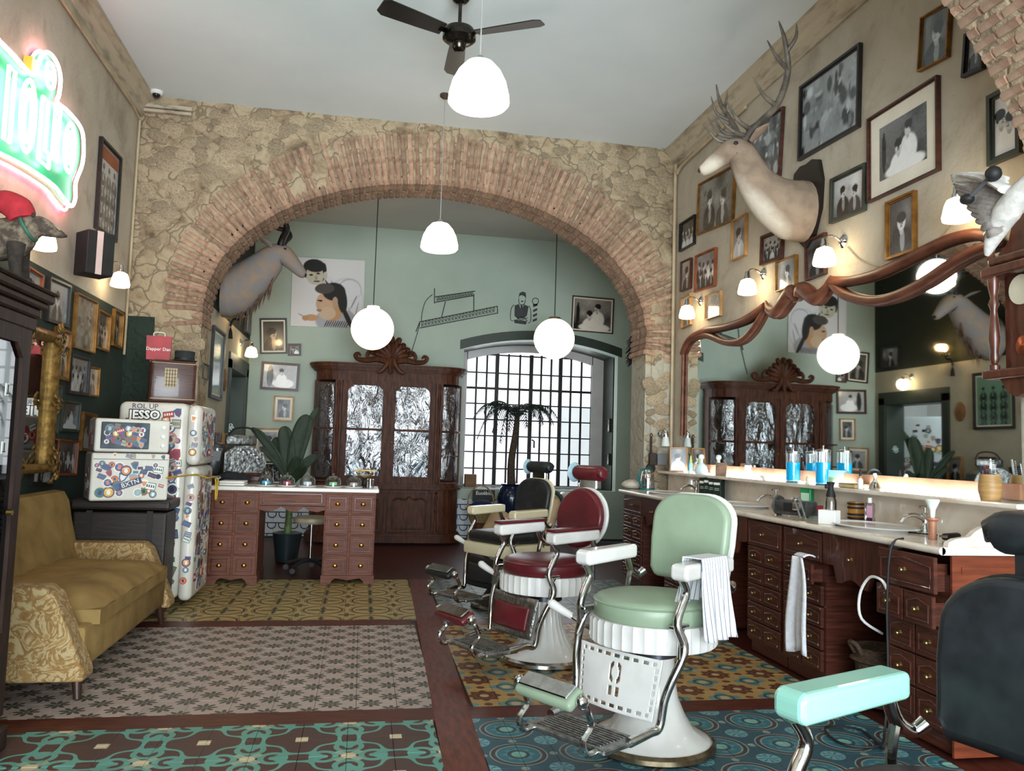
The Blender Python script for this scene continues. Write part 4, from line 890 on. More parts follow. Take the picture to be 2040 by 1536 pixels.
ht = thing('top_hat', 'black felt hat resting on the radio beside the red bag', 'hat', (-1.435, 6.80, 1.884))
MB().lathe([(.001, .085), (.075, .085), (.082, .08), (.076, .012), (.08, .006), (.10, .012), (.10, .006), (.078, 0), (.001, 0)], 24, Matrix.Diagonal((.95, .95, 1, 1))).build('crown', M('black_felt', '#1d2020', '#282b2b', 16, .9), ht, True); MB().lathe([(.0755, .012), (.0775, .012), (.0785, .03), (.0765, .03)], 24).build('band', BLACK, ht, True)
# ================================================================ rear room
# ---- desk: two pedestals, apron, marble top
DK = thing('pedestal_desk', 'mahogany desk of small brass handled drawers with a marble top', 'desk', (-.56, 7.55, 0))
DX = [(-.745, -.32), (.25, .705)]
CUP = MB().lathe([(.001, .0), (.024, 0), (.023, .008), (.016, .016), (.001, .019)], 12, RX(PI/2)); cupm = bpy.data.meshes.new('cup_handle'); cupm.from_pydata([(x, y, z*.8) for x, y, z in CUP.v], [], CUP.f); cupm.materials.append(BRASS); shade(cupm)
for x0, x1 in DX:
    b = MB(); w = x1-x0; b.box(((x0+x1)/2, .25, .44), (w, .50, .76)); b.build('pedestal', DESKW, DK)
    b = MB(); xa, xb = x0-.01, x1+.01; zz = .075
    b.prism([(xa, 0), (xa+.09, 0), (xa+.10, .03), (xa+.13, .05), (xa+.17, .045), ((xa+xb)/2, .035), (xb-.17, .045), (xb-.13, .05), (xb-.10, .03), (xb-.09, 0), (xb, 0), (xb, zz), (xa, zz)], -.014, .0); b.box((xa+.007, .25, zz/2), (.014, .5, zz)); b.box((xb-.007, .25, zz/2), (.014, .5, zz)); b.build('plinth', DESKW, DK)
    for r in range(4):
        for c in range(2):
            cx = x0+w*(.25+.5*c)*1.0; cz = .82-.185*(r+.5)-.01; dw, dh = w/2-.018, .172
            d = MB().rbox((cx, -.009, cz), (dw, .018, dh), .003, 1).build('drawer', DESKW, DK)
            b = MB()
            for (a, c2, ww, hh) in ((cx, cz+dh/2-.032, dw-.05, .008), (cx, cz-dh/2+.032, dw-.05, .008), (cx-dw/2+.032, cz, .008, dh-.07), (cx+dw/2-.032, cz, .008, dh-.07)): b.rbox((a, -.020, c2), (ww, .006, hh), .002, 1)
            b.build('panel_moulding', DWOOD, d); h = put('cup_handle', cupm, d, TR(cx, -.018, cz))
b = MB(); b.box((-.035, .012, .755), (.57, .024, .13)); b.prism([(-.32, .695), (-.32, .655), (-.26, .64), (-.2, .648), (-.13, .685), (-.06, .645), (.0, .638), (.06, .68), (.12, .65), (.19, .64), (.25, .66), (.25, .695)], .0, .02); b.build('apron', DESKW, DK)
b = MB()
for a, c2, ww, hh in ((-.035, .80, .52, .01), (-.035, .715, .52, .01), (-.29, .757, .01, .09), (.22, .757, .01, .09)): b.rbox((a, -.003, c2), (ww, .008, hh), .002, 1)
b.build('apron_moulding', DWOOD, DK)
MB().rbox((-.02, .25, .84), (1.50, .55, .036), .008).build('marble_top', M('white_marble', '#e9e5dd', '#d5cfc5', 3, .2, dist=1, detail=8), DK)
ZD = .859
def dy(px, Y): return ony(px, 960, Y).x
SOAP = [('#3f9fc0', 'light blue', 530), ('#b23a55', 'crimson', 572), ('#c9d2dc', 'pale grey', 613), ('#7ec48a', 'mint green', 664), ('#b0a0a0', 'mauve', 705)]
GL = glassmat('clear_glass', (.97, .99, .98), .0, .86)
for c, nm, px in SOAP:
    t = thing('cake_dome', 'glass dome over a %s soap on the desk' % nm, 'glass dome', (dy(px, 7.68), 7.68, ZD), 0, 'glass domes with soaps on the desk')
    MB().lathe([(.001, 0), (.07, 0), (.082, .008), (.08, .012), (.001, .012)], 24).build('plate', WHITEP, t, True)
    MB().lathe([(.070, .012), (.070, .06), (.060, .085), (.035, .103), (.008, .108), (.006, .112), (.012, .122), (.008, .130), (.001, .132)], 24).build('dome', GL, t, True)
    MB().rbox((0, 0, .032), (.075, .05, .036), .012, 2).build('soap', M('soap_'+nm.replace(' ', '_'), c, None, 8, .4), t, True)
t = thing('bell_jar', 'taller glass bell jar standing behind the blue soap dome', 'glass jar', (dy(533, 7.88), 7.88, ZD)); MB().lathe([(.055, 0), (.055, .11), (.04, .15), (.012, .165), (.010, .18), (.001, .182)], 20).build('bell', GL, t, True); MB().lathe([(.001, 0), (.065, 0), (.065, .008), (.001, .008)], 20).build('foot_plate', OAK, t, True)
t = thing('glass_tumbler', 'clear water glass at the end of the desk', 'glass', (dy(738, 7.64), 7.64, ZD)); MB().lathe([(.001, .004), (.03, .004), (.033, .085), (.035, .085), (.032, 0), (.001, 0)], 18).build('bowl', GL, t, True)
t = thing('antique_telephone', 'brass antique telephone with cream handset on the desk', 'telephone', (dy(726, 7.80), 7.80, ZD)); MB().lathe([(.001, 0), (.06, 0), (.055, .015), (.03, .03), (.02, .07), (.03, .09), (.001, .1)], 18).build('base', M('black_bakelite', '#16140f', '#211c14', 6, .25), t, True)
MB().tube([(-.075, 0, .15), (-.06, 0, .115), (0, 0, .10), (.06, 0, .115), (.075, 0, .15)], .008, 8, 4).build('cradle', BRASS, t, True)
for s in (-1, 1): MB().lathe([(.001, 0), (.022, 0), (.026, .02), (.001, .024)], 14, TR(s*.08, 0, .145)).build('handset_cup', M('ivory', '#d8cba8', '#c8b88f', 5, .3), t, True)
MB().cyl((-.07, 0, .16), (.07, 0, .16), .009).build('handset_bar', BRASS, t, True)
t = thing('towel_stack', 'folded white towels on the desk beside the refrigerator', 'towels', (-1.14, 7.72, ZD))
for k in range(2): MB().rbox((.0, 0, .011+.021*k), (.22, .24, .02), .009, 2).build('towel', WHITEP, t, True)
t = thing('black_cloth_bundle', 'crumpled black cloth on the desk before the cash register', 'cloth', (-1.16, 7.98, ZD)); b = MB(); b.sphere((0, 0, .055), (.16, .10, .055), 16, 10); b.v = [(x*(1+.2*mnoise.noise(Vector((x*9, y*9, z*9)))), y, max(0, z*(1+.35*mnoise.noise(Vector((x*14, y*14, z*7)))))) for x, y, z in b.v]; b.build('cloth', M('black_cloth', '#15171a', '#202226', 20, .9), t, True)
# ---- console with cash register
t = thing('console_table', 'dark wood console table holding the cash register', 'table', (-1.22, 8.40, 0)); MB().rbox((0, 0, .90), (.56, .46, .05), .008).build('top', DWOODX, t); MB().box((0, 0, .82), (.50, .40, .11)).build('apron', DWOODX, t)
for x in (-.23, .23):
    for y in (-.18, .18): MB().tube([(x, y, .78), (x, y, .4), (x, y, 0)], [.03, .02, .025], 10).build('leg', DWOOD, t, True)
REG = M('register_nickel', '#7c7d7a', '#3a3b3a', 26, .35, .9, .8); t = thing('cash_register', 'ornate antique nickel cash register on the console', 'cash register', (-1.17, 8.38, .927), .35)
b = MB(); b.prism([(-.2, 0), (.2, 0), (.2, .12), (.17, .2), (.10, .26), (.0, .29), (-.1, .28), (-.2, .22)], -.16, .16, RZ(PI/2) @ RZ(-PI/2)); b.build('case', REG, t)
MB().rbox((0, 0, .012), (.44, .36, .03), .006).build('base_drawer', OAK, t)
for k in range(10):
    a = .5+.16*k; MB().lathe([(.001, 0), (.009, 0), (.009, .006), (.001, .006)], 10, TR(-.02+.16*math.cos(a), -.165, .10+.13*math.sin(a)) @ RX(PI/2)).build('key', WHITEP if k % 2 else BLACK, t, True)
MB().rbox((-.02, 0, .34), (.30, .06, .10), .02, 2).build('indicator_top', REG, t, True); MB().tube([(-.15, 0, .38), (-.09, 0, .45), (0, 0, .47), (.09, 0, .45), (.13, 0, .38)], .009, 8, 4).build('crest', IRON, t, True)
t = thing('card_terminal', 'black slanted box leaning against the cash register', 'box', (-1.44, 8.24, .926), .3); MB().rbox((.03, -.08, .16), (.12, .10, .31), .02, 2, RY(.15)).build('case', M('black_plastic', '#17181a', '#222426', 9, .3), t, True); MB().box((.035, -.133, .20), (.07, .004, .12), RY(.15)).build('panel', M('grey_panel', '#3f4244', '#34373a', 6, .3), t)
for i, (px, c) in enumerate(((424, FR_BROWN), (433, FR_WOOD))):
    p = onx(px, 880, XBL); picture(('brown' if i == 0 else 'pale wood')+' framed picture standing on the console against the rear side wall', 'D', None, c, .04, 'portrait', 71+i, geo=(Vector((XBL+.012, p.y+.30*i, 1.16)), .26, .36, 0, PI/2))
# ---- banana plant
LEAF = M('banana_leaf', '#1f3018', '#152310', 12, .65, 0, .15, (1, 1, 1)); pp = thing('banana_plant', 'potted banana plant with broad dark leaves behind the desk', 'plant', (-.745, 8.95, 0))
MB().lathe([(.001, 0), (.11, 0), (.15, .28), (.155, .30), (.13, .30), (.001, .27)], 22).build('pot', M('dark_glazed_pot', '#1c2426', '#141a1b', 5, .3), pp, True)
def leaf(parent, pts, w, name='leaf', mat=LEAF, fold=.25, nrm=(0, -1, 0)):
    p, _ = catmull([Vector(q) for q in pts], [0]*len(pts), 5); N = len(p); b = MB(); vs = []
    for i, q in enumerate(p):
        t = (p[min(i+1, N-1)]-p[max(i-1, 0)]).normalized(); s = t.cross(Vector(nrm)).normalized(); u = i/(N-1); ww = w*max(.02, math.sin(PI*min(1, u*.9+.06))**.75); up = Vector(nrm)
        vs += [q-s*ww+up*ww*fold, q-s*ww*.5+up*ww*fold*.35, q, q+s*ww*.5+up*ww*fold*.35, q+s*ww+up*ww*fold]
    b.add(vs, [(i*5+k, i*5+k+1, i*5+k+6, i*5+k+5) for i in range(N-1) for k in range(4)]); o = b.build(name, mat, parent, True)
    md = o.modifiers.new('thick', 'SOLIDIFY'); md.thickness = .003; return o
MB().tube([(0, 0, .26), (.01, 0, .6), (-.01, 0, .95)], [.04, .035, .025], 10, 3).build('stem', M('plant_stem', '#5b6b3a', '#3f4d2a', 12, .6), pp, True)
for tip, w in (((.16, 0, 1.56), .10), ((-.10, .0, 1.43), .085), ((-.42, -.05, 1.40), .05), ((.27, -.05, 1.13), .05), ((-.32, -.08, 1.20), .035), ((.26, .05, 1.66), .035), ((.10, -.1, 1.10), .07), ((-.2, .1, 1.3), .08), ((.18, -.12, 1.0), .05)):
    tx, ty, tz = tip; leaf(pp, [(0, 0, .8), (tx*.35, ty*.4, .8+(tz-.8)*.5), (tx*.75, ty*.8, .8+(tz-.8)*.86), tip], w)
# ---- stool and tripod behind the desk
t = thing('rolling_stool', 'round beige rolling stool with chrome stem behind the desk', 'stool', (-.46, 8.30, 0))
MB().lathe([(.001, .47), (.17, .47), (.185, .49), (.18, .52), (.15, .535), (.001, .54)], 26).build('seat', M('beige_vinyl', '#a1937b', '#8d8069', 6, .45), t, True); MB().cyl((0, 0, .10), (0, 0, .47), .018).build('stem', CHROME, t, True)
for k in range(5):
    a = 2*PI*k/5+.3; e = (.25*math.cos(a), .25*math.sin(a)); l = MB().tube([(0, 0, .11), (e[0]*.5, e[1]*.5, .10), (e[0], e[1], .065)], [.022, .018, .014], 8).build('leg', BLACK, t, True); MB().lathe([(.001, -.012), (.026, -.012), (.026, .012), (.001, .012)], 14, TR(e[0], e[1], .027) @ RX(PI/2) @ RY(0)).build('castor', BLACK, l, True)
t = thing('umbrella_stand', 'brass and dark wood stand seen under the desk', 'stand', (-.80, 9.6, 0)); MB().lathe([(.001, 0), (.13, 0), (.13, .22), (.12, .24), (.11, .22), (.11, .02), (.001, .02)], 20).build('tub', M('aged_brass', '#5a4526', '#3f3019', 8, .4, .7), t, True); MB().tube([(0, 0, .02), (.0, 0, .9)], .03, 10).build('post', DWOOD, t, True)
# ---- big display cabinet
CB = thing('display_cabinet', 'large carved oak display cabinet with glazed doors and crested top', 'cabinet', (.32, 10.48, 0))
ZB0, ZB1 = .78, 2.12                                    # glazed upper stage; front at y=0, back at y=.48
def rr_plan(w, y0, y1, r, n=6):                          # plan outline with rounded front corners
    pts = [(-w/2, y1)]
    for k in range(n+1): a = PI+PI/2*k/n; pts.append((-w/2+r+r*math.cos(a), y0+r+r*math.sin(a)))
    for k in range(n+1): a = 1.5*PI+PI/2*k/n; pts.append((w/2-r+r*math.cos(a), y0+r+r*math.sin(a)))
    pts.append((w/2, y1)); return pts
UP = Matrix(((1, 0, 0, 0), (0, 0, 1, 0), (0, -1, 0, 0), (0, 0, 0, 1)))
def plan(b, w, y0, y1, r, z0, z1): b.prism(rr_plan(w, y0, y1, r), -z0, -z1, UP); return b
b = MB(); plan(b, 2.02, -.03, .48, .30, 0.02, .10); plan(b, 1.98, -.01, .48, .30, .10, .13); b.build('plinth', OAK, CB)
b = MB(); plan(b, 1.92, .02, .48, .29, .13, .70); b.build('lower_case', OAK, CB); b = MB(); plan(b, 2.0, -.02, .48, .30, .70, .73); plan(b, 1.96, .0, .48, .30, .73, .76); plan(b, 1.92, .02, .48, .3, .76, .78); b.build('waist_moulding', OAK, CB)
b = MB(); plan(b, 1.90, .03, .48, .29, 2.08, 2.20); b.build('frieze', OAK, CB)
b = MB()
for e, z0, z1 in ((.0, 2.20, 2.215), (.03, 2.215, 2.235), (.05, 2.235, 2.25), (.07, 2.25, 2.28), (.09, 2.28, 2.30)): plan(b, 1.92+2*e*.9, .02-e, .48, .30+e*.7, z0, z1)
b.build('cornice', OAK, CB)
MB().box((0, .47, 1.42), (1.9, .02, 1.32)).build('back_panel', OAK, CB); 
b = MB()
for x in (-.93, .93): b.box((x, .40, 1.43), (.05, .10, 1.30))
b.build('rear_stile', OAK, CB)
SHC = M('cabinet_glass_wavy', '#8c9298', '#5f6468', 5, .03)
def wavyglass():
    m, nt, bs = base('old_wavy_glass'); w = coords(nt, 'World', (1, 1, .45)); f = noise(nt, w, 7, 4, .55, 1.2)
    t = nt.nodes.new('ShaderNodeBsdfTransparent'); t.inputs[0].default_value = (.72, .74, .76, 1); gl = nt.nodes.new('ShaderNodeBsdfGlossy'); gl.inputs['Roughness'].default_value = .02
    bp = nt.nodes.new('ShaderNodeBump'); bp.inputs['Strength'].default_value = .8; bp.inputs['Distance'].default_value = .05; nt.links.new(f.k, bp.inputs['Height']); nt.links.new(bp.outputs[0], gl.inputs['Normal'])
    mx = nt.nodes.new('ShaderNodeMixShader'); mx.inputs[0].default_value = .12; nt.links.new(t.outputs[0], mx.inputs[1]); nt.links.new(gl.outputs[0], mx.inputs[2]); nt.links.new(mx.outputs[0], nt.nodes['Material Output'].inputs[0]); return m
WG = wavyglass()
def pilaster(b, x, y, z0, z1):
    b.box((x, y+.02, (z0+z1)/2), (.09, .05, z1-z0)); h = z1-z0
    b.lathe([(.001, z0), (.026, z0), (.026, z0+.05*h), (.016, z0+.08*h), (.024, z0+.2*h), (.014, z0+.3*h), (.02, z0+.48*h), (.028, z0+.52*h), (.02, z0+.56*h), (.014, z0+.72*h), (.024, z0+.85*h), (.014, z0+.92*h), (.027, z0+.96*h), (.001, z1)], 12, TR(x, y, 0))
for s in (-1, 1):
    b = MB(); pilaster(b, s*.645, .0, ZB0, 2.08); pilaster(b, s*.645, .0, .16, .68); b.build('turned_pilaster', OAK, CB, True)
    # door
    x0, x1 = (-.595, -.012) if s < 0 else (.012, .595); xc, w = (x0+x1)/2, x1-x0
    b = MB(); b.box((x0+.035, .03, 1.43), (.07, .04, 1.30)); b.box((x1-.035, .03, 1.43), (.07, .04, 1.30)); b.box((xc, .03, .82), (w-.14, .04, .08)); b.box((xc, .03, 1.455), (w-.14, .025, .03))
    b.prism([(x0+.07, 2.08), (x0+.07, 1.96), (x0+.11, 2.0), (x0+.13, 2.02), (xc, 2.03), (x1-.13, 2.02), (x1-.11, 2.0), (x1-.07, 1.96), (x1-.07, 2.08)], .01, .05); d = b.build('glazed_door', OAK, CB)
    for zc, hh in ((1.15, .58), (1.74, .56)): MB().box((xc, .035, zc), (w-.13, .004, hh)).build('pane', WG, d)
    MB().sphere((x1-.035 if s < 0 else x0+.035, .0, 1.30), .012, 10, 6).build('key_knob', BRASS, d, True)
    # lower door
    b = MB(); b.rbox((xc, .012, .40), (w-.02, .03, .50), .004, 1); d = b.build('lower_door', OAK, CB); b = MB()
    for a, c2, ww, hh in ((xc, .20, w-.14, .02), (x0+.08, .38, .02, .36), (x1-.08, .38, .02, .36)): b.rbox((a, -.008, c2), (ww, .02, hh), .006, 1)
    b.tube([(x0+.08, -.008, .55), (x0+.14, -.008, .585), (xc-.05, -.008, .57), (xc, -.012, .61), (xc+.05, -.008, .57), (x1-.14, -.008, .585), (x1-.08, -.008, .55)], .012, 8, 3); b.build('panel_moulding', OAK, d, True)
    MB().rbox((xc, .008, .668), (w-.06, .02, .05), .006, 1).build('frieze_drawer', OAK, CB)
    # curved side pane
    b = MB(); b.grid(10, 1, lambda u, v: (s*(.70+.245*math.sin(u*PI/2)), .03+.27*(1-math.cos(u*PI/2)), .84+1.2*v)); b.build('curved_pane', WG, CB, True)
    b = MB(); b.tube([(s*(.70+.25*math.sin(u*PI/20)), .025+.27*(1-math.cos(u*PI/20)), 1.455) for u in range(11)], .014, 8); b.build('curved_rail', OAK, CB, True)
    b = MB(); b.box((s*.945, .31, 1.43), (.04, .05, 1.30)); b.build('corner_stile', OAK, CB)
b = MB(); b.box((0, .02, 1.43), (.03, .05, 1.30)); b.build('meeting_stile', OAK, CB)
for z in (1.14, 1.455): MB().box((0, .26, z), (1.84, .38, .018)).build('shelf', OAK, CB)
MB().box((0, .25, .79), (1.84, .40, .02)).build('cabinet_floor', OAK, CB)
# crest: carved acanthus spray
b = MB(); b.sphere((0, -.02, 2.40), (.07, .04, .09), 14, 8); b.sphere((0, -.05, 2.37), (.035, .03, .035), 12, 8)
for k in range(9):
    a = PI/2+(k-4)*.33; L = .28 if k in (3, 4, 5) else .24
    p = [(0, -.02, 2.36), (math.cos(a)*L*.45, -.05, 2.38+math.sin(a)*L*.5), (math.cos(a)*L*.9, -.05, 2.38+math.sin(a)*L*.9), (math.cos(a)*L*1.05, -.09, 2.38+math.sin(a)*L*.86), (math.cos(a)*L*.98, -.11, 2.37+math.sin(a)*L*.72)]
    b.tube(p, [.03, .038, .034, .03, .014], 8, 4)
for s in (-1, 1):
    b.tube([(s*.05, -.03, 2.34), (s*.18, -.04, 2.36), (s*.30, -.04, 2.34), (s*.42, -.04, 2.35), (s*.46, -.05, 2.40), (s*.42, -.06, 2.42), (s*.39, -.06, 2.39)], [.045, .04, .035, .03, .026, .022, .012], 8, 4)
    b.tube([(s*.10, -.03, 2.38), (s*.20, -.04, 2.45), (s*.28, -.05, 2.45), (s*.31, -.06, 2.39), (s*.27, -.07, 2.37)], [.035, .036, .03, .022, .01], 8, 4)
    b.tube([(s*.03, -.05, 2.36), (s*.07, -.07, 2.27), (s*.13, -.08, 2.20), (s*.18, -.09, 2.19)], [.04, .035, .025, .012], 8, 4)
b.tube([(0, -.05, 2.36), (0, -.08, 2.26), (0, -.085, 2.17)], [.05, .04, .015], 8, 4); b.build('carved_crest', OAK, CB, True)
# contents of the cabinet
def vase(label, p, prof, mat, name='vase', cat='vase'):
    t = thing(name, label, cat, p); MB().lathe(prof, 18).build('body', mat, t, True); return t
TEAL = M('teal_glaze', '#2b7f8a', '#1d5c66', 10, .2); vase('teal glazed vase on the low shelf behind the cabinet glass', (.32+.42, 10.72, .80), [(.001, 0), (.04, 0), (.05, .02), (.085, .18), (.08, .26), (.05, .31), (.06, .34), (.001, .33)], TEAL)
vase('small blue jar behind the other cabinet door', (.32-.42, 10.72, .80), [(.001, 0), (.05, 0), (.07, .10), (.06, .2), (.04, .23), (.001, .23)], M('blue_jar', '#4a8fae', '#356f8c', 10, .2), 'jar', 'jar')
vase('round crimson pot on the low cabinet shelf', (.32-.46, 10.70, 1.149), [(.001, 0), (.05, 0), (.075, .06), (.05, .12), (.001, .12)], M('crimson_glaze', '#7c1f2c', '#5e1520', 8, .25), 'pot', 'pot')
for i, x in enumerate((.30, .44)): vase('small crystal decanter on the upper cabinet shelf, ' + ('beside the meeting doors' if i == 0 else 'nearer the window'), (.32+x, 10.68, 1.465), [(.001, 0), (.03, 0), (.035, .06), (.012, .1), (.012, .13), (.001, .14)], M('amber_glass', '#b08a5c', '#7c5a34', 8, .1), 'decanter', 'decanter')['group'] = 'decanters in the cabinet'
for i, x in enumerate((-.44, -.30, -.17)): vase('small brown tin on the upper cabinet shelf, ' + ('first from the cabinet end', 'between the other two tins', 'nearest the decanters')[i], (.32+x, 10.66, 1.465), [(.001, 0), (.03, 0), (.03, .07), (.001, .07)], M('brown_tin', '#8a6a48', '#6a4e34', 14, .4), 'tin', 'tin')['group'] = 'tins in the cabinet'
# ---- window: frosted panes in an iron grid, white surround
t = bpy.data.objects.new('window_1', None); COL.objects.link(t); struct(t, 'frosted window behind a black iron grid'); t.location = (0, YW, 0)
W0, W1, V0, V1 = 1.46, 3.38, .72, 2.64
def wz(x): return V1+.06-.15*((x-(W0+W1)/2)/((W1-W0)/2))**2
WSUR = M('window_surround', '#c9c6c4', '#bdbab8', 3, .6); b = MB()
b.box((W0-.06, .0, (V0+V1)/2), (.14, .06, V1-V0+.3)); b.box((W1+.09, 0, (V0+V1)/2), (.20, .06, V1-V0+.3)); b.box(((W0+W1)/2, 0, V0-.03), (W1-W0, .06, .06))
for i in range(16):
    a, c2 = W0+(W1-W0)*i/16, W0+(W1-W0)*(i+1)/16; b.prism([(a, wz(a)), (c2, wz(c2)), (c2, 3.05), (a, 3.05)], -.03, .03)
b.build('window_surround', WSUR, t)
FROST = M('frosted_pane', '#e6e6ea', '#dcdce2', 2, .6, emit='#eceff8', estr=1.15); FROST2 = M('grey_pane', '#c4c9cc', '#b0b7ba', 4, .6, emit='#c9d0d4', estr=.7)  # second pane material is greyer with weaker emission
cols = [0, .085, .17, .27, .36, .445, .53, .62, .705, .80, .89, .965, 1.0]; cols = [W0+(W1-W0)*c for c in (0, .08, .16, .24, .33, .42, .51, .59, .67, .745, .83, .915, 1)]
rows = [V0+(V1-V0)*r for r in (0, .125, .25, .375, .5, .62, .74, .86, 1)]
for i in range(12):
    for j in range(8):
        a, c2, z0, z1 = cols[i]+.012, cols[i+1]-.012, rows[j]+.012, rows[j+1]-.012
        if j == 7: MB().prism([(a, z0), (c2, z0), (c2, wz(c2)), (a, wz(a))], .03, .034).build('pane', FROST, t)
        else: MB().box(((a+c2)/2, .032, (z0+z1)/2), (c2-a, .004, z1-z0)).build('pane', FROST2 if i >= 9 and j < 5 else FROST, t)
for i, x in enumerate(cols): hw = .028 if i in (3, 6, 9) else .013; MB().box((x, .015, (V0+V1)/2), (2*hw, .03, V1-V0+.05)).build('bar', IRON, t)
for j, z in enumerate(rows): MB().box(((W0+W1)/2, .010, z), (W1-W0, .025, .034 if j == 6 else .02)).build('bar', IRON, t)
MB().tube([(cols[6]+.03, -.03, 1.40), (cols[6]+.06, -.05, 1.38), (cols[6]+.06, -.05, 1.28)], .012, 8).build('latch', IRON, t)
for i, (px, py, hh) in enumerate(((1212, 848, .20), (1208, 915, .17))):
    p = onx(px, py, NX1); picture(('upper' if i == 0 else 'lower')+' small black framed picture on the green window reveal', 'B', None, FR_BLACK, .025, 'portrait', 81+i, geo=(Vector((NX1-.001, YB+.32, p.z)), .16, hh, 0, -PI/2), lo=.3, hi=.8)
# ---- palm in a blue vase
BV = M('cobalt_glaze', '#17233f', '#0f182c', 6, .15); vp = ony(1012, 1025, 10.75); t = thing('palm_tree', 'tall potted palm in a cobalt vase before the barred window', 'plant', (2.0, 10.72, 0))
MB().lathe([(.001, .0), (.14, 0), (.15, .05), (.10, .12), (.10, .30), (.17, .45), (.19, .60), (.16, .72), (.13, .76), (.15, .79), (.001, .78)], 24).build('vase', BV, t, True)
MB().tube([(0, 0, .75), (-.01, 0, 1.1), (.04, 0, 1.5), (.05, 0, 1.68)], [.06, .05, .042, .035], 10, 4).build('trunk', M('palm_bark', '#4b3d30', '#2c231b', 20, .9, 0, .8, (1, 1, 3)), t, True)
PALM = M('palm_frond_green', '#2c3a30', '#1e2a22', 12, .6)
for k in range(15):
    a = 2*PI*k/15+.2; rr = random.Random(k); L = rr.uniform(.48, .66); dr = rr.uniform(-.35, .1); c, s = math.cos(a), math.sin(a)*.75
    pth, _ = catmull([Vector(q) for q in [(.05, 0, 1.66), (.05+c*L*.35, s*L*.35, 1.86+dr*.1), (.05+c*L*.75, s*L*.75, 1.84+dr*.5), (.05+c*L, s*L, 1.66+dr)]], [0]*4, 7); b = MB(); b.tube(pth, .006, 5)
    side = Vector((-s, c, 0)).normalized(); N = len(pth)
    for i in range(3, N):
        l = .19*math.sin(PI*(i/N)*.85+.25)
        for sg in (-1, 1):
            q = pth[i]; d = (pth[min(i+1, N-1)]-pth[i-1]).normalized(); e = q+side*sg*l*.75+d*l*.5+Vector((0, 0, -l*.55)); w = d*.011; b.add([q-w, q+w, e], [(0, 1, 2)]); b.add([q-w, q+w, e], [(2, 1, 0)])
    b.build('frond', PALM, t)
# ---- things along the rear wall under the window
t = thing('wicker_basket', 'round wicker basket filled with blue cloth under the window', 'basket', (1.55, 10.45, 0)); WK = M('wicker', '#a08a5e', '#6e5a38', 40, .8, 0, .8, (1, 1, 3)); MB().lathe([(.001, .30), (.13, .30), (.19, .46), (.20, .48), (.18, .48), (.12, .32), (.001, .32)], 22).build('bowl', WK, t, True); MB().tube([(-.17, 0, .47), (-.15, 0, .66), (0, 0, .78), (.15, 0, .66), (.17, 0, .47)], .010, 8, 4).build('handle', WK, t, True); MB().sphere((.02, 0, .50), (.15, .13, .09), 16, 8).build('cloth', M('navy_cloth', '#1b2a4e', '#121d38', 10, .9), t, True); MB().lathe([(.001, 0), (.12, 0), (.12, .30), (.001, .30)], 18).build('stand', OAK, t, True)
t = thing('name_sign', 'black sign with white lettering behind the wicker basket', 'sign', (1.63, 10.74, .62)); MB().box((0, 0, 0), (.30, .02, .16)).build('board', BLACK, t); lettering('Eusébio', .07, WHT, t, (0, -.0125, .035)); MB().box((0, .02, -.35), (.04, .02, .54)).build('prop', OAK, t)
tag(MB().rbox((1.50, 10.98+.2, .80), (.16, .12, .18), .006, 1).build('cardboard_box', M('cardboard', '#7a5a42', '#674a35', 8, .8)), 'small brown carton on the window sill', 'box')
t = thing('wash_basin', 'white hair washing basin with a small tap under the window', 'basin', (2.92, 10.50, 0)); MB().lathe([(.001, .42), (.16, .42), (.24, .55), (.27, .68), (.26, .70), (.22, .68), (.15, .56), (.001, .54)], 24, Matrix.Diagonal((1.1, .9, 1, 1))).build('bowl', WENAM, t, True); MB().lathe([(.001, 0), (.13, 0), (.09, .1), (.08, .42), (.001, .42)], 18).build('pedestal', WENAM, t, True); MB().tube([(0, .15, .66), (0, .15, .78), (-.02, .05, .82), (-.02, .0, .78)], .014, 8, 3).build('tap', CHROME, t, True)
# tan reclining chair by the basin
TAN = M('tan_leather', '#b19674', '#96795a', 7, .5, 0, .1); t = thing('recliner', 'tan leather wash chair behind the black barber chair', 'chair', (1.50, 7.60, 0), -.35); t.scale = (.85, .85, .85); MB().rbox((0, 0, .42), (.5, .5, .14), .05, 3).build('seat', TAN, t, True); MB().rbox((.20, .02, .70), (.42, .14, .62), .06, 3, RY(.25)).build('backrest', TAN, t, True); MB().rbox((-.22, -.02, .58), (.34, .12, .42), .06, 3, RY(.5)).build('cushion', TAN, t, True); MB().tube([(.42, -.02, .45), (.50, -.02, .85), (.44, -.02, 1.0), (.34, -.02, 1.02)], .022, 8, 4).build('rail', BLACK, t, True)
for x in (-.2, .2):
    for y in (-.2, .2): MB().cyl((x, y, 0), (x, y, .36), .02).build('leg', BLACK, t)
# ---- decal, unlit sign, duster
t = thing('wall_decal', 'black vinyl decal of a moustached barber with a pole', 'decal', ony(1046, 617, YB)+Vector((0, -.001, 0))); VB = M('black_vinyl', '#17181a', '#1e1f21', 5, .5)
def flat(poly, nm, k=0): MB().prism(poly, -.002-.0006*k, 0).build(nm, VB, t)
flat([(-.10, .18), (-.085, .235), (-.04, .255), (.0, .245), (.01, .19), (.0, .14), (-.005, .185), (-.05, .205), (-.09, .19), (-.095, .15)][::-1], 'hair'); flat([(-.07, .115), (-.045, .128), (-.02, .115), (-.045, .105)][::-1], 'moustache')
flat([(-.15, .05), (-.09, .075), (-.055, -.02), (-.02, .075), (.05, .05), (.03, -.08), (-.02, -.13), (-.10, -.13), (-.15, -.08)][::-1], 'waistcoat'); flat([(-.065, .065), (-.04, .065), (-.035, .0), (-.05, -.02), (-.065, .0)], 'tie', 1); flat([(-.155, -.15), (.03, -.16), (.02, -.21), (-.145, -.20)], 'waistband')
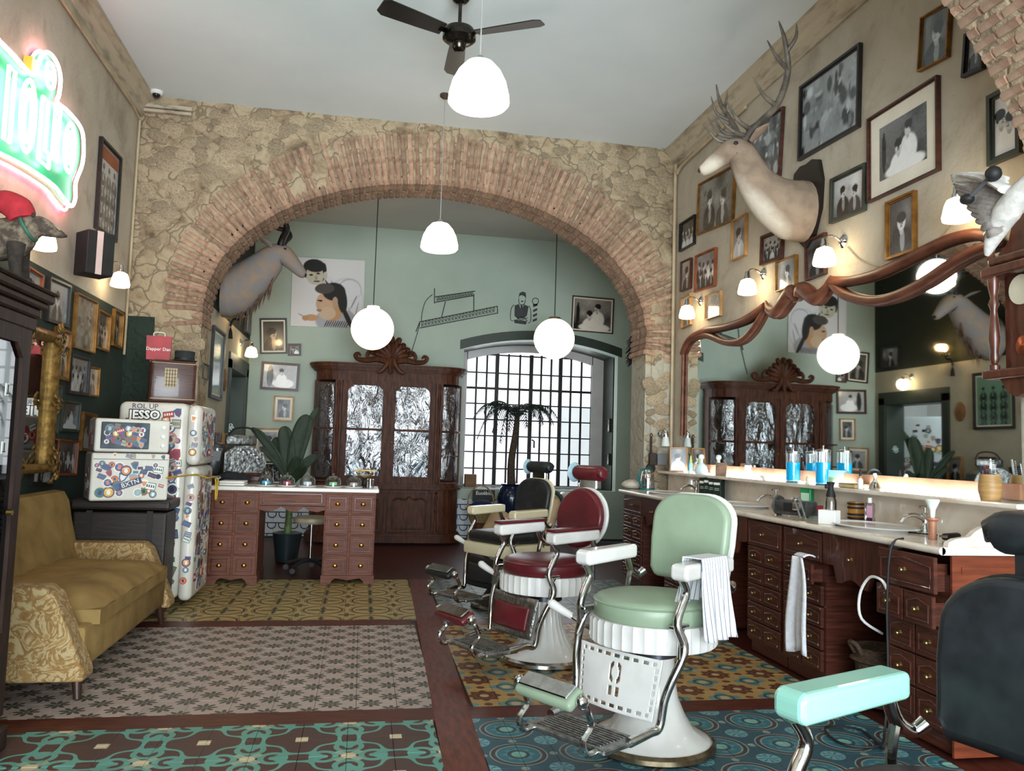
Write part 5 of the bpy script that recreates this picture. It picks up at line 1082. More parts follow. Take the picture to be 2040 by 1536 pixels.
for nm, p in (('face_line', [(-.095, .15), (-.09, .09), (-.05, .065), (-.01, .09), (-.0, .14)]), ('sleeve_line', [(-.16, .06), (-.20, .0), (-.205, -.15), (-.16, -.17)]), ('sleeve_line', [(.055, .06), (.08, .0), (.085, -.15), (.05, -.19)]), ('arm_line', [(-.15, -.09), (-.06, -.15), (.04, -.11)]), ('arm_line', [(-.13, -.17), (-.05, -.10), (.04, -.16)]), ('globe_line', [(.145+.045*math.cos(a*PI/8), .13+.045*math.sin(a*PI/8)) for a in range(17)])): MB().tube([(x, -.002, z) for x, z in p], .005, 6, 3).build(nm, VB, t)
for k in range(4): flat([(.115, -.17+.07*k), (.175, -.14+.07*k), (.175, -.105+.07*k), (.115, -.135+.07*k)], 'pole_stripe')
flat([(.11, .07), (.18, .07), (.175, .09), (.115, .09)], 'pole_cap')
WIRE = M('sign_wire', '#4a4641', '#35322e', 20, .5, .4); t = thing('unlit_neon_sign', 'unlit wire lettering sign with two slanting rails on the mint wall', 'sign', (0, YB, 2.9)); o3 = lambda px, py: Vector(ony(px, py, YB))+Vector((0, -.02-YB, -2.9))
def wires(nm, *paths, r=.006, sm=0):
    b = MB()
    for p in paths: b.tube([o3(*q) for q in p], r, 6, sm)
    b.build(nm, WIRE, t)
zz = lambda *p: zp(820, 520, 7.286, *p)
for nm, pth in (('rail', zz((340, 525), (920, 440))), ('rail', zz((330, 605), (900, 505))), ('rail', zz((120, 885), (1240, 660))), ('rail', zz((120, 975), (1240, 760))), ('post', zz((330, 400), (330, 620))), ('post', zz((900, 480), (900, 740))), ('post', zz((490, 590), (430, 830))), ('post', zz((1240, 655), (1245, 765))), ('post', zz((120, 880), (60, 1030)))): wires(nm, pth)
for k in range(14):
    x = 380+k*38; y = 560-(x-340)*.15; wires('letter_wire', zz((x-14, y+28), (x-12, y-25), (x+8, y-28), (x+10, y), (x-8, y+4), (x+14, y+26)), r=.004, sm=2)
for k in range(22):
    x = 160+k*49; y = 930-(x-120)*.2; wires('letter_wire', zz((x-16, y+34), (x-10, y-32), (x+10, y-34), (x+14, y-4), (x-8, y+4), (x+16, y+30)), r=.004, sm=2)
wires('cable', zz((300, 490), (200, 590), (150, 760), (140, 880)), zz((120, 900), (90, 1020), (30, 1220), (-30, 1400)), r=.005, sm=3)
t = thing('feather_duster', 'black feather duster on a long pole behind the arch pillar', 'duster', (2.90, 8.34, 0)); MB().tube([(0, 0, 0), (0, 0, 2.2)], .012, 8).build('pole', M('yellowed_pole', '#b08a45', '#8f6d33', 10, .5), t, True); b = MB()
for k in range(60):
    rr = random.Random(k); a, h = rr.uniform(0, 2*PI), rr.uniform(2.15, 2.5); b.tube([(0, 0, h), (.07*math.cos(a), .07*math.sin(a), h+.05), (.12*math.cos(a), .12*math.sin(a), h+.0)], [.012, .014, .003], 5)
f = b.build('feathers', BLACK, t); f['kind'] = 'stuff'
# ---- doorway and what the mirror shows beyond it
b = MB(); b.box((XBL+.012, DY0-.07, DZ/2+.05), (.024, .14, DZ+.1)); b.box((XBL+.012, DY1+.07, DZ/2+.05), (.024, .14, DZ+.1)); b.box((XBL+.012, (DY0+DY1)/2, DZ+.09), (.024, DY1-DY0+.28, .18)); struct(b.build('trim_5', MW_GREEN), 'dark green casing of the side doorway')
b = MB(); b.box((XBL-.15, DY0+.005, DZ/2), (.3, .01, DZ)); b.box((XBL-.15, DY1-.005, DZ/2), (.3, .01, DZ)); b.box((XBL-.15, (DY0+DY1)/2, DZ-.005), (.3, DY1-DY0, .01)); struct(b.build('trim_6', MW_GREEN), 'dark green lining of the side doorway')
slab('wall_closet', (XBL-1.8, DY0-.5, 0), (XBL-1.7, DY1+1.3, 2.6), WHITEP, 'white wall beyond the side doorway'); slab('wall_closet', (XBL-1.7, DY1+1.3, 0), (XBL-.3, DY1+1.4, 2.6), WHITEP); slab('wall_closet', (XBL-.4, DY1+.3, 0), (XBL-.3, DY1+1.3, 2.6), WHITEP); slab('wall_closet', (XBL-1.7, DY0-.6, 0), (XBL-.3, DY0-.5, 2.6), WHITEP); slab('ceiling', (XBL-1.8, DY0-.6, 2.6), (XBL-.3, DY1+1.4, 2.7), WHITEP)
f2 = thing('refrigerator', 'pale sticker dotted refrigerator in the closet past the side doorway', 'refrigerator', (XBL-.90, 11.10, 0), -.75); MB().rbox((0, 0, .97), (.6, .70, 1.94), .03, 3).build('body', M('pale_fridge', '#cfd8dc', '#c2ccd0', 3, .35), f2, True); stickers(f2, TR(.3015, 0, 1.05) @ RZ(PI/2), .64, 1.6, 80, .06, .11, 5)
l = bpy.data.lights.new('closet_fill_light', 'POINT'); l.energy = 14; l.color = (.85, .95, 1); l.shadow_soft_size = .1; o = bpy.data.objects.new('closet_fill_light', l); COL.objects.link(o); o.location = (XBL-.7, 9.9, 2.45)  # unseen point light added to brighten the closet, without a fixture
t = thing('flower_decal', 'white flower sticker on the dark green door lining', 'decal', (XBL-.15, DY1-.0105, 1.42)); b = MB()
for k in range(7): a = k*2*PI/7; b.tube([(0, -.002, 0), (.05*math.cos(a), -.004, .05*math.sin(a)), (.02*math.cos(a+.6), -.004, .05*math.sin(a+.6))], .007, 6, 3)
b.build('petals', M('pale_vinyl', '#b8c9c6', '#a9bbb8', 5, .5), t)
t = thing('wooden_plate', 'oval wooden plaque between the photo column and the doorway', 'plaque', onx(447, 757, XBL), PI/2); MB().lathe([(.001, 0), (.09, 0), (.095, .01), (.07, .02), (.001, .022)], 22, RX(PI/2) @ Matrix.Diagonal((1, 1.35, 1, 1))).build('plate', M('plaque_wood', '#8a6238', '#6a4826', 12, .5), t, True)
# candle wall light on the green paint
p = onx(458, 632, XBL); t = thing('candle_sconce', 'ornate dark iron candle sconce with a warm bulb below the kudu', 'wall lamp', p, PI/2); b = MB(); b.tube([(0, -.01, -.10), (0, -.04, -.02), (0, -.10, -.02), (0, -.13, .03)], .012, 8, 4)
for k in range(8): a = 2*PI*k/8; b.tube([(0, -.13, .02), (.05*math.cos(a), -.13+.05*math.sin(a), .03), (.06*math.cos(a), -.13+.06*math.sin(a), .07)], [.01, .012, .004], 6, 2)
b.lathe([(.001, 0), (.03, .0), (.02, .08), (.005, .12), (.001, .14)], 10, TR(0, -.015, -.24)); b.build('bracket', IRON, t, True); MB().sphere((0, -.13, .13), (.035, .035, .05), 14, 8).build('bulb', M('warm_bulb', '#fff0cc', '#ffecc0', 3, .3, emit='#ffc070', estr=14), t, True)
l = bpy.data.lights.new('candle_glow', 'POINT'); l.energy = 5; l.color = (1, .66, .3); l.shadow_soft_size = .04; o = bpy.data.objects.new('candle_glow', l); COL.objects.link(o); o.parent = t; o.location = (0, -.2, .13)
# ---- kudu head
KF = M('kudu_hide', '#7a7370', '#8d7660', 9, .9, 0, .3, lo=.45, hi=.65); KH = M('kudu_horn', '#26201c', '#171310', 10, .4, 0, .5, (1, 1, 1)); KM = M('kudu_mane', '#6a5242', '#4c382b', 30, .95)
kd = thing('kudu_head', 'mounted kudu head with spiral horns behind the arch', 'taxidermy', (XBL, 8.62, 2.86)); kd.location.x += .035
pts, rs = catmull([Vector(q) for q in [(.012, 0, -.05), (.06, 0, -.05), (.12, 0, -.03), (.27, 0, .09), (.40, 0, .23), (.50, 0, .34), (.58, 0, .36), (.66, 0, .30), (.76, 0, .20), (.80, 0, .165), (.815, 0, .155)]], [(.24, .28), (.24, .28), (.22, .26), (.18, .21), (.14, .17), (.12, .13), (.105, .105), (.085, .085), (.055, .058), (.045, .042), (.02, .02)], 5)
MB().loft(pts, rs, 18).build('head_and_neck', KF, kd, True); MB().sphere((.812, 0, .165), (.02, .035, .022), 10, 6).build('nose', BLACK, kd, True)
for s in (-1, 1):
    MB().sphere((.60, s*.082, .405), (.02, .012, .016), 10, 6).build('eye', BLACK, kd, True)
    b = MB(); b.loft(*catmull([Vector((.47, s*.09, .41)), Vector((.42, s*.17, .45)), Vector((.37, s*.25, .47))], [(.02, .012), (.05, .015), (.008, .006)], 4), n=10); b.build('ear', KF, kd, True)
    hp = [Vector((.55, s*.04, .44)), Vector((.58, s*.08, .53)), Vector((.62, s*.15, .60)), Vector((.58, s*.20, .67)), Vector((.48, s*.19, .69)), Vector((.40, s*.16, .73)), Vector((.40, s*.20, .82)), Vector((.46, s*.26, .88)), Vector((.46, s*.30, .95)), Vector((.42, s*.32, 1.0)), Vector((.40, s*.33, 1.04))]; b = MB(); b.tube(hp, [.04-.0035*k for k in range(11)], 10, 4); b.build('horn', KH, kd, True)
b = MB()
for k in range(70):
    rr = random.Random(k+5); u = rr.uniform(.1, .62); x = .12+u*.62; z = -.22+u*.66-.10; y = rr.uniform(-.06, .06); L = rr.uniform(.08, .2); b.tube([(x, y, z+.04), (x-.02, y*1.3, z-L*.6), (x-.03, y*1.4, z-L)], [.010, .006, .0015], 4)
m_ = b.build('mane', KM, kd); m_['kind'] = 'stuff'
# ================================================================ right side: counter, mirror, clutter
CT = thing('vanity_counter', 'long marble wash counter along the picture wall', 'counter', (2.80, 5.42, 0))
oy = -5.42; ox = -2.80
Y0, Y1, XF = 3.16, 7.66, 2.52
SINKS = (4.02, 5.60, 7.02)
def slab_with_holes():                                   # marble slab with oval sink cut-outs
    b = MB(); sx, rx, ry = 2.78, .175, .265
    def P(x, y, z): return (x+ox, y+oy, z)
    segs = [Y0]; 
    for y in SINKS: segs += [y-.32, y+.32]
    segs.append(Y1); z0, z1 = .865, .90
    for k in range(0, len(segs), 2): b.box((ox+(XF+XR-.002)/2, oy+(segs[k]+segs[k+1])/2, (z0+z1)/2), (XR-.002-XF, segs[k+1]-segs[k], z1-z0))
    n = 32
    for y in SINKS:
        ins, outs = [], []
        for k in range(n):
            a = 2*PI*k/n; c, s = math.cos(a), math.sin(a); ins.append((sx+rx*c, y+ry*s)); 
            lx = ((XR-.002-sx) if c > 0 else (sx-XF))/max(abs(c), 1e-6); ly = .32/max(abs(s), 1e-6); l = min(lx, ly); outs.append((sx+l*c, y+l*s))
        vs = [P(x, yy, z1) for x, yy in ins]+[P(x, yy, z1) for x, yy in outs]+[P(x, yy, z0) for x, yy in ins]+[P(x, yy, z0) for x, yy in outs]
        fs = []
        for k in range(n):
            j = (k+1) % n; fs += [(k, n+k, n+j, j), (2*n+j, 3*n+j, 3*n+k, 2*n+k), (j, 2*n+j, 2*n+k, k), (n+k, 3*n+k, 3*n+j, n+j)]
        b.add(vs, fs)
    return b
slab_with_holes().build('worktop', MARBLE, CT)
b = MB(); b.tube([(ox+XF, oy+Y0, .8825), (ox+XF, oy+Y1, .8825)], .0175, 10); b.build('rounded_edge', MARBLE, CT, True)
MB().box((ox+3.045, oy+(Y0+Y1)/2, .985), (.046, Y1-Y0, .17)).build('backsplash', MARBLE, CT)
MB().rbox((ox+2.985, oy+(Y0+Y1)/2, 1.082), (.165, Y1-Y0, .026), .008).build('shelf', MARBLE, CT)
# scrolled marble end piece standing on the worktop
b = MB(); b.prism([(2.56, .90), (3.06, .90), (3.06, 1.07), (2.98, 1.07), (2.955, 1.03), (2.90, 1.01), (2.85, 1.02), (2.83, 1.0), (2.78, .985), (2.74, .99), (2.70, .97), (2.67, .945), (2.60, .935), (2.565, .92)], -.015, .015, TR(ox, oy+Y0+.03, 0)); b.build('scrolled_end', MARBLE, CT)
for i, y in enumerate(SINKS):
    b = MB(); pr = [(1.10, .012), (1.06, .018), (1.0, .010), (.93, -.03), (.75, -.085), (.4, -.115), (.08, -.12)]
    b.lathe(pr, 32, TR(ox+2.78, oy+y, .90) @ Matrix.Diagonal((.175, .265, 1, 1))); b.build('sink', WENAM, CT, True)
    t = MB(); fx, fy = ox+2.975, oy+y-.16; t.lathe([(.001, .90), (.03, .90), (.026, .915), (.016, .93), (.014, .985), (.018, .995), (.001, 1.0)], 14, TR(fx, fy, 0)); t.tube([(fx, fy, .96), (fx-.06, fy+.0, .985), (fx-.12, fy, .975), (fx-.145, fy, .945)], [.012, .012, .011, .012], 10, 4)
    t.cyl((fx, fy, .99), (fx, fy, 1.03), .006); t.cyl((fx-.03, fy, 1.03), (fx+.03, fy, 1.03), .006); t.cyl((fx, fy-.03, 1.03), (fx, fy+.03, 1.03), .006); t.build('tap', CHROME, CT, True)
# ---- base cabinets with small drawers
KNM = MB().lathe([(.001, .030), (.010, .028), (.013, .022), (.009, .014), (.005, .010), (.006, .003), (.012, 0), (.001, 0)], 12, RX(PI/2)); knob = bpy.data.meshes.new('knob'); knob.from_pydata(KNM.v, [], KNM.f); knob.materials.append(M('antique_brass', '#a08a60', '#7d683f', 16, .3, .9)); shade(knob)
def drawer_front(parent, y, z, w, h, pull=0.0, nm='drawer'):
    # local frame: front faces -x ; helper builds in (u right = -y, depth, z)
    T = TR(XF+.035+ox+2.8-2.8, 0, 0)
    d = MB(); F = Matrix.Translation((-.0-pull, y, z)) @ RZ(-PI/2)
    d.rbox((0, 0, 0), (w-.008, .02, h-.008), .003, 1); d.v = [tuple(F @ Vector(v)) for v in d.v]
    if pull: d.box((-.0+.01-pull/2+.005, y, z-.01), (pull+.02, w-.05, h-.05))
    o = d.build(nm, DWOOD, parent); m_ = MB(); hw, hh = w/2-.028, h/2-.028
    m_.tube([(-hw, -.011, -hh), (hw, -.011, -hh), (hw, -.011, hh*.6), (hw*.55, -.011, hh*.75), (0, -.011, hh), (-hw*.55, -.011, hh*.75), (-hw, -.011, hh*.6), (-hw, -.011, -hh)], .0045, 6)
    m_.v = [tuple(F @ Vector(v)) for v in m_.v]; m_.build('panel_moulding', DWOODX, o); k = bpy.data.objects.new('knob', knob); COL.objects.link(k); k.parent = o; k.matrix_local = F @ TR(0, -.010, 0); return o
def unit(label, y0, y1, pulls=(), rows=5):
    t = thing('drawer_cabinet', label, 'cabinet', (2.56, (y0+y1)/2, 0)); w = y1-y0; H = .863
    b = MB(); b.box((.245, 0, .4225), (.47, w, .705)); b.build('carcass', DWOOD, t); b = MB(); b.box((.25, 0, .035), (.44, w-.02, .07)); b.build('plinth', DWOOD, t)
    drawer_front(t, 0, .77, w-.03, .17, .05 if 'top' in pulls else 0)
    rh = (.685-.085)/rows
    for r in range(rows):
        for c in range(2):
            drawer_front(t, (w-.03)/4*(1 if c == 0 else -1), .685-rh*(r+.5), (w-.03)/2, rh, .06 if (r, c) in pulls else 0)
    return t
def kneehole(label, y0, y1):
    t = thing('kneehole_apron', label, 'cabinet', (2.56, (y0+y1)/2, 0)); w = y1-y0; pts = [(-w/2, .863), (-w/2, .70)]+[(-w/2+w*k/16, .70-.06*math.sin(PI*k/16)*1.0-.05*math.sin(PI*k/8)**2*(1 if 4 <= k <= 12 else -.6)) for k in range(1, 16)]+[(w/2, .70), (w/2, .863)]
    b = MB(); b.prism(pts, -.012, .012, RZ(-PI/2)); b.build('apron', DWOODX, t); MB().box((.46, 0, .46), (.02, w, .80)).build('back_panel', M('reddish_panel', '#7a3a22', '#5e2b19', 5, .4, stretch=(1, 1, 8)), t)
    k = bpy.data.objects.new('knob', knob); COL.objects.link(k); k.parent = t; k.matrix_local = TR(-.012, 0, .745) @ RZ(-PI/2); return t
unit('end drawer cabinet with several drawers left ajar beside the wicker bin', 3.17, 3.60, ('top', (0, 0), (0, 1)), 4)
kneehole('wavy apron over the kneehole with the wicker bin', 3.60, 4.14)
unit('drawer cabinet with a white towel hanging from it', 4.14, 4.59, ((0, 1),))
unit('drawer cabinet next to the one with the towel', 4.59, 5.05)
kneehole('wavy apron behind the pale green chair', 5.05, 5.62)
unit('drawer cabinet just past the pale green chair back', 5.62, 6.08); unit('drawer cabinet behind the burgundy chair headrest', 6.08, 6.54)
kneehole('wavy apron of the station nearest the arch', 6.54, 7.10); unit('drawer cabinet touching the arch pillar', 7.10, 7.64)
# end panel facing the camera
tag(MB().box((2.81, 3.163, .432), (.49, .012, .862)).box((2.81, 3.155, .80), (.40, .006, .03)).build('end_panel', MATS['reddish_panel']), 'reddish wooden end panel under the scrolled marble', 'panel')
# ---- mirror with moustache moulding
MO = M('moustache_mahogany', '#6d412f', '#4e2b1e', 6, .42, 0, .05, (1, 3, 3), ior=1.35)
mr = thing('wall_mirror', 'long wall mirror with a carved wooden moustache along its top', 'mirror', (XR, 5.3, 1.10), -PI/2)
def mw(px, py): p = onx(px, py, XR); return Vector((-(p.y-5.3), 0, p.z-1.10))
UPR = [mw(*p) for p in [(1364, 705), (1378, 678), (1410, 660), (1450, 652), (1490, 638), (1530, 612)]]; RUP = [mw(*p) for p in [(1664, 562), (1700, 560), (1750, 548), (1800, 525), (1850, 500), (1900, 478), (1950, 468), (1992, 476)]]
LLO = [mw(*p) for p in [(1380, 676), (1410, 668), (1450, 682), (1480, 680), (1505, 658), (1530, 617)]]; RLO = [mw(*p) for p in [(1664, 566), (1690, 588), (1740, 600), (1790, 592), (1850, 563), (1900, 530), (1950, 502), (1994, 488)]]
TOP = catmull(UPR, [0]*len(UPR), 4)[0]+[mw(1560, 610), mw(1595, 600), mw(1630, 585)]+catmull(RUP, [0]*len(RUP), 4)[0]
right_end = TOP[-1].x; left = mw(1364, 705).x
poly = [(left, .08)]+[(p.x, p.z) for p in TOP]+[(right_end+.12, TOP[-1].z-.05), (right_end+.12, .08)]
MB().prism(poly[::-1], -.008, -.002).build('mirror_glass', MIRM, mr)
def rail(pts, r, nm): MB().loft(*catmull([p+Vector((0, -.025, 0)) for p in pts], r, 5), n=12, up=(0, 1, 0)).build(nm, MO, mr, True)
rail(UPR, [(.028, .026), (.034, .03), (.036, .03), (.03, .028), (.034, .03), (.04, .03)], 'upper_rail'); rail(LLO, [(.026, .024)]+[(.03, .028)]*4+[(.024, .022)], 'lower_rail'); rail(RUP, [(.04, .03)]+[(.032, .03)]*6+[(.03, .03)], 'upper_rail'); rail(RLO, [(.03, .026)]+[(.034, .032)]*6+[(.03, .03)], 'lower_rail')
rail([TOP[-1], mw(1996, 482), RLO[-1]], [(.03, .03)]*3, 'rail_end'); rail([mw(1366, 706), mw(1365, 760), mw(1363, 868)], [(.016, .016)]*3, 'side_stile')
for s, pts in ((-1, [(1531, 600), (1537, 617), (1553, 622), (1570, 600), (1582, 583), (1592, 590)]), (1, [(1600, 592), (1604, 578), (1616, 583), (1632, 594), (1650, 578), (1662, 550)])):
    rail([mw(*p) for p in pts], [(.008, .008), (.035, .03), (.055, .045), (.06, .05), (.06, .05), (.045, .045)] if s < 0 else [(.045, .045), (.06, .05), (.06, .05), (.055, .045), (.035, .03), (.008, .008)], 'moustache_curl')
MB().box(((left+right_end)/2+.06, -.012, .042), (right_end+.12-left, .022, .075)).build('bottom_rail', M('lit_rail_wood', '#b08468', '#96694f', 6, .5), mr)  # rail wood made paler, LED glow put into its colour
LED = M('led_strip', '#ffffff', '#f4fbff', 3, .4, emit='#f2f8ff', estr=7); MB().box(((left+right_end)/2, -.062, .003), (right_end-left-.1, .010, .008)).build('led_strip', LED, mr)
l = bpy.data.lights.new('led_glow', 'AREA'); l.shape = 'RECTANGLE'; l.size = right_end-left-.1; l.size_y = .012; l.energy = 5; l.color = (1, .97, .92); o = bpy.data.objects.new('led_glow', l); COL.objects.link(o); o.parent = mr; o.location = ((left+right_end)/2, -.062, .012); o.rotation_euler = (2.62, 0, 0)
# ---- small things on the shelf (x about 2.99, z 1.095) and worktop (z .90)
ZS, ZW = 1.0955, .9005
def sy_(px, py, x): return onx(px, py, x).y
def at(px, py, x, z): return (x, sy_(px, py, x), z)
def lathed(label, cat, name, p, parts, n=20):
    t = thing(name, label, cat, p)
    for nm, prof, mat in parts: MB().lathe(prof, n).build(nm, mat, t, True)
    return t
BARB = M('blue_disinfectant', '#19a9d6', '#129cc8', 5, .1, emit='#12a8dc', estr=.35); TOPM = CHROME  # faint glow put into the liquid's own material
for px, py, lb in ((1580, 955, 'disinfectant jar of bright blue liquid standing beside the green bottle'), (1640, 958, 'disinfectant jar of bright blue liquid standing behind the spray bottle')):
    h = .21 if px < 1600 else .225; lathed(lb, 'jar', 'disinfectant_jar', at(px, py, 2.985, ZS), [('liquid', [(.001, .012), (.044, .012), (.046, h*.66), (.001, h*.66)], BARB), ('glass', [(.035, 0), (.046, .008), (.0475, .02), (.0485, h*.75), (.0485, h)], GL), ('foot', [(.001, 0), (.05, 0), (.045, .010), (.001, .010)], TEAL), ('lid', [(.001, h+.012), (.02, h+.012), (.05, h+.004), (.051, h-.006), (.001, h-.006)], TOPM), ('knob', [(.001, h+.035), (.008, h+.033), (.005, h+.012), (.001, h+.012)], TOPM)])
lathed('white glass decanter with a round stopper beside the standing photograph', 'bottle', 'decanter', at(1397, 938, 2.98, ZS), [('body', [(.001, 0), (.05, 0), (.062, .03), (.05, .07), (.016, .10), (.014, .12), (.02, .124), (.001, .124)], M('milky_glass', '#cfe6ea', '#bcd8de', 4, .15)), ('stopper', [(.001, .124), (.012, .125), (.026, .145), (.022, .168), (.001, .176)], M('stopper_glass', '#e6f2f2', '#d8e8ea', 4, .1))])
t = thing('shelf_photograph', 'framed profile photograph standing on the shelf by the pillar', 'picture', at(1350, 937, 2.99, ZS), -.35); 
t2 = picture('framed profile photograph of a man standing on the marble shelf by the pillar', 'B', None, FR_WOOD, .016, 'portrait', 91, geo=(Vector((2.97, sy_(1352, 900, 2.97), ZS+.115)), .165, .23, 0, -.35), lean=-.1, lo=.15, hi=.85); bpy.data.objects.remove(t)
t = thing('tent_card', 'small folded price card behind the dark green boxes', 'card', at(1437, 945, 2.96, ZS), -.6); MB().box((0, .02, .055), (.09, .003, .115), RX(.3)).box((0, -.015, .055), (.09, .003, .115), RX(-.3)).build('card', M('printed_card', '#8a6e58', '#6c5444', 20, .6), t)
lathed('tall slim bottle with a pale green cap', 'bottle', 'tonic_bottle', at(1376, 930, 3.02, ZS), [('body', [(.001, 0), (.022, 0), (.022, .09), (.001, .09)], M('aqua_plastic', '#6fb6be', '#5aa4ae', 4, .3)), ('cap', [(.001, .16), (.006, .158), (.016, .09), (.001, .09)], M('lime_cap', '#b8cf8a', '#a4bd74', 4, .4))])
t = thing('book', 'closed ochre book lying on the shelf', 'book', at(1700, 968, 2.98, ZS), .05); MB().rbox((0, 0, .012), (.10, .16, .022), .003, 1).build('pages', M('book_pages', '#c9b98c', '#b8a678', 30, .8), t); MB().box((0, 0, .0245), (.104, .164, .003)).box((0, 0, .0012), (.104, .164, .0022)).build('cover', M('book_cover', '#9a7a3c', '#866830', 6, .6), t)
lathed('small dropper bottle with a white label beside the book', 'bottle', 'dropper_bottle', at(1714, 972, 2.93, ZS), [('body', [(.001, 0), (.015, 0), (.015, .055), (.007, .065), (.001, .065)], M('white_label', '#e4e6e8', '#d6d9dc', 5, .5)), ('collar', [(.001, .065), (.009, .065), (.009, .078), (.001, .078)], M('amber_collar', '#b57a34', '#9b6424', 5, .4)), ('dropper', [(.001, .078), (.007, .078), (.008, .10), (.004, .12), (.001, .122)], BLACK)])
lathed('silver scent flask with a star shaped stopper', 'bottle', 'scent_flask', at(1743, 972, 2.96, ZS), [('body', [(.001, 0), (.03, 0), (.038, .012), (.024, .035), (.008, .06), (.008, .07), (.001, .07)], CHROME), ('stopper', [(.001, .07), (.007, .07), (.014, .085), (.009, .098), (.001, .10)], WENAM)], 12)
BARR = M('barrel_wood', '#b08a58', '#93703f', 9, .5, 0, .2, (1, 1, 6)); t = lathed('wooden barrel cup full of combs on the shelf', 'cup', 'comb_barrel', at(1973, 990, 2.975, ZS), [('barrel', [(.001, 0), (.042, 0), (.053, .05), (.050, .09), (.044, .125), (.040, .125), (.046, .06), (.038, .01), (.001, .01)], BARR)])
for k, (c, lean, h) in enumerate((('#d9dcdc', (.05, .1), .19), ('#2f3a40', (-.12, .0), .15), ('#8a3c34', (-.06, -.05), .155), ('#1d2733', (.0, .12), .155), ('#e8e6e0', (.12, -.05), .17), ('#22262c', (-.18, .1), .145))):
    cm = thing('comb', ['white clipper comb', 'slate comb', 'dark red comb', 'navy comb with fine teeth', 'ivory comb', 'charcoal comb'][k]+' standing in the wooden barrel cup', 'comb', (t.location.x+.018*math.cos(k*1.05), t.location.y+.018*math.sin(k*1.05), ZS+.012), rot=(lean[0], lean[1], 1.57+.2*k)); mt = M('comb_%d' % k, c, None, 10, .4); MB().rbox((.009, 0, h/2), (.010, .004, h), .001, 1).build('spine', mt, cm); b = MB()
    for q in range(16): b.box((-.004, 0, h*.25+q*h*.046), (.018, .003, .0028))
    f = b.build('teeth', mt, cm); f['kind'] = 'stuff'
# soap bowl and cards in the middle of the shelf
lathed('little white soap bowl on the shelf', 'bowl', 'soap_bowl', at(1523, 948, 2.99, ZS), [('bowl', [(.001, 0), (.012, 0), (.03, .02), (.032, .03), (.028, .028), (.001, .008)], WENAM)]); t = thing('leaning_card', 'white card leaning near the mirror on the shelf', 'card', at(1490, 943, 3.03, ZS), -.9); MB().box((0, 0, .05), (.06, .003, .10), RX(-.15)).build('card', WHITEP, t)
t = thing('postcard', 'blue seaside postcard leaning behind the book', 'postcard', at(1672, 962, 3.03, ZS), -.9); pc = np.zeros((9, 13, 3)); pc[:] = (.25, .6, .75); pc[:5, :7] = (.2, .3, .16); pc[:3, 3:11] = (.12, .25, .25); MB().box((0, .002, .05), (.14, .002, .10)).build('card', WHITEP, t); put_print('print', t, .136, .096, pc, 0, loc=(0, -.0005, .05))
# worktop things
KT = at(1290, 970, 2.80, ZW); t = thing('electric_kettle', 'steel kettle with teal handle and base at the counter end', 'kettle', KT, .4); MB().lathe([(.001, .02), (.068, .02), (.066, .10), (.052, .195), (.048, .20), (.001, .205)], 24).build('body', CHROME, t, True); TL = M('teal_plastic', '#1e6f70', '#175c5e', 5, .35); MB().lathe([(.001, 0), (.072, 0), (.07, .02), (.001, .02)], 24).build('base', TL, t, True); MB().tube([(-.045, 0, .195), (-.10, 0, .19), (-.115, 0, .12), (-.095, 0, .05), (-.065, 0, .045)], .012, 8, 4).build('handle', TL, t, True); MB().lathe([(.001, .205), (.045, .203), (.03, .215), (.008, .22), (.001, .224)], 20).build('lid', TL, t, True); MB().tube([(.05, 0, .17), (.08, 0, .19)], [.018, .012], 8).build('spout', CHROME, t, True)
t = thing('folded_towel', 'pale towel bunched behind the kettle', 'towel', at(1258, 965, 2.70, ZW)); b = MB(); b.sphere((0, 0, .035), (.10, .13, .05), 18, 10); b.v = [(x, y, max(0, z*(1+.3*mnoise.noise(Vector((x*20, y*20, 0)))))) for x, y, z in b.v]; b.build('cloth', M('towel_cream', '#d8cfc0', '#c8beae', 30, .95, 0, .3), t, True)
GB = M('dark_green_carton', '#152a20', '#10221a', 6, .5); 
for k, px in enumerate((1402, 1417, 1434, 1450)):
    t = thing('product_box', ['dark green carton with white print nearest the pillar', 'second dark green carton, beside the one nearest the pillar', 'third dark green carton, between its fellows', 'dark green carton nearest the middle sink'][k], 'box', (2.93, 6.58-.095*k, ZW), -1.05, 'dark green cartons on the counter'); hh = .165 if k != 1 else .175; MB().rbox((0, 0, hh/2), (.075, .06, hh), .002, 1).build('carton', GB, t)
    MB().box((0, -.0305, hh-.035), (.06, .002, .02)).build('label_band', WHITEP, t); MB().box((0, -.0305, hh*.55), (.045, .002, .006)).box((0, -.0305, hh*.47), (.05, .002, .006)).box((0, -.0305, .02), (.04, .002, .004)).build('printed_lines', M('pale_print', '#9fb0a6', '#8c9e94', 5, .5), t)
t = thing('lather_machine', 'grey metal shaving machine with two chrome rods on the counter', 'machine', at(1585, 1020, 2.70, ZW), -1.15); GM = M('grey_metal', '#6a6c6c', '#4f5152', 18, .35, .8); MB().rbox((0, 0, .055), (.24, .12, .09), .012, 2).build('body', GM, t, True); MB().lathe([(.001, -.01), (.06, -.01), (.065, 0), (.06, .01), (.001, .01)], 20, TR(-.125, 0, .062) @ RY(PI/2)).build('end_plate', GM, t, True); MB().rbox((.02, -.065, .06), (.12, .02, .055), .006, 1).build('recess', BLACK, t)
MB().rbox((.06, -.07, .08), (.05, .04, .075), .01, 2).build('clamp', CHROME, t, True)
for s in (0, .035): MB().tube([(.03+s, -.06, .125), (.18+s, -.20, .012)], .007, 8).build('rod', CHROME, t, True)
for s in (-.1, .1): MB().cyl((s, -.03, 0), (s, -.03, .02), .012).build('foot', BLACK, t)
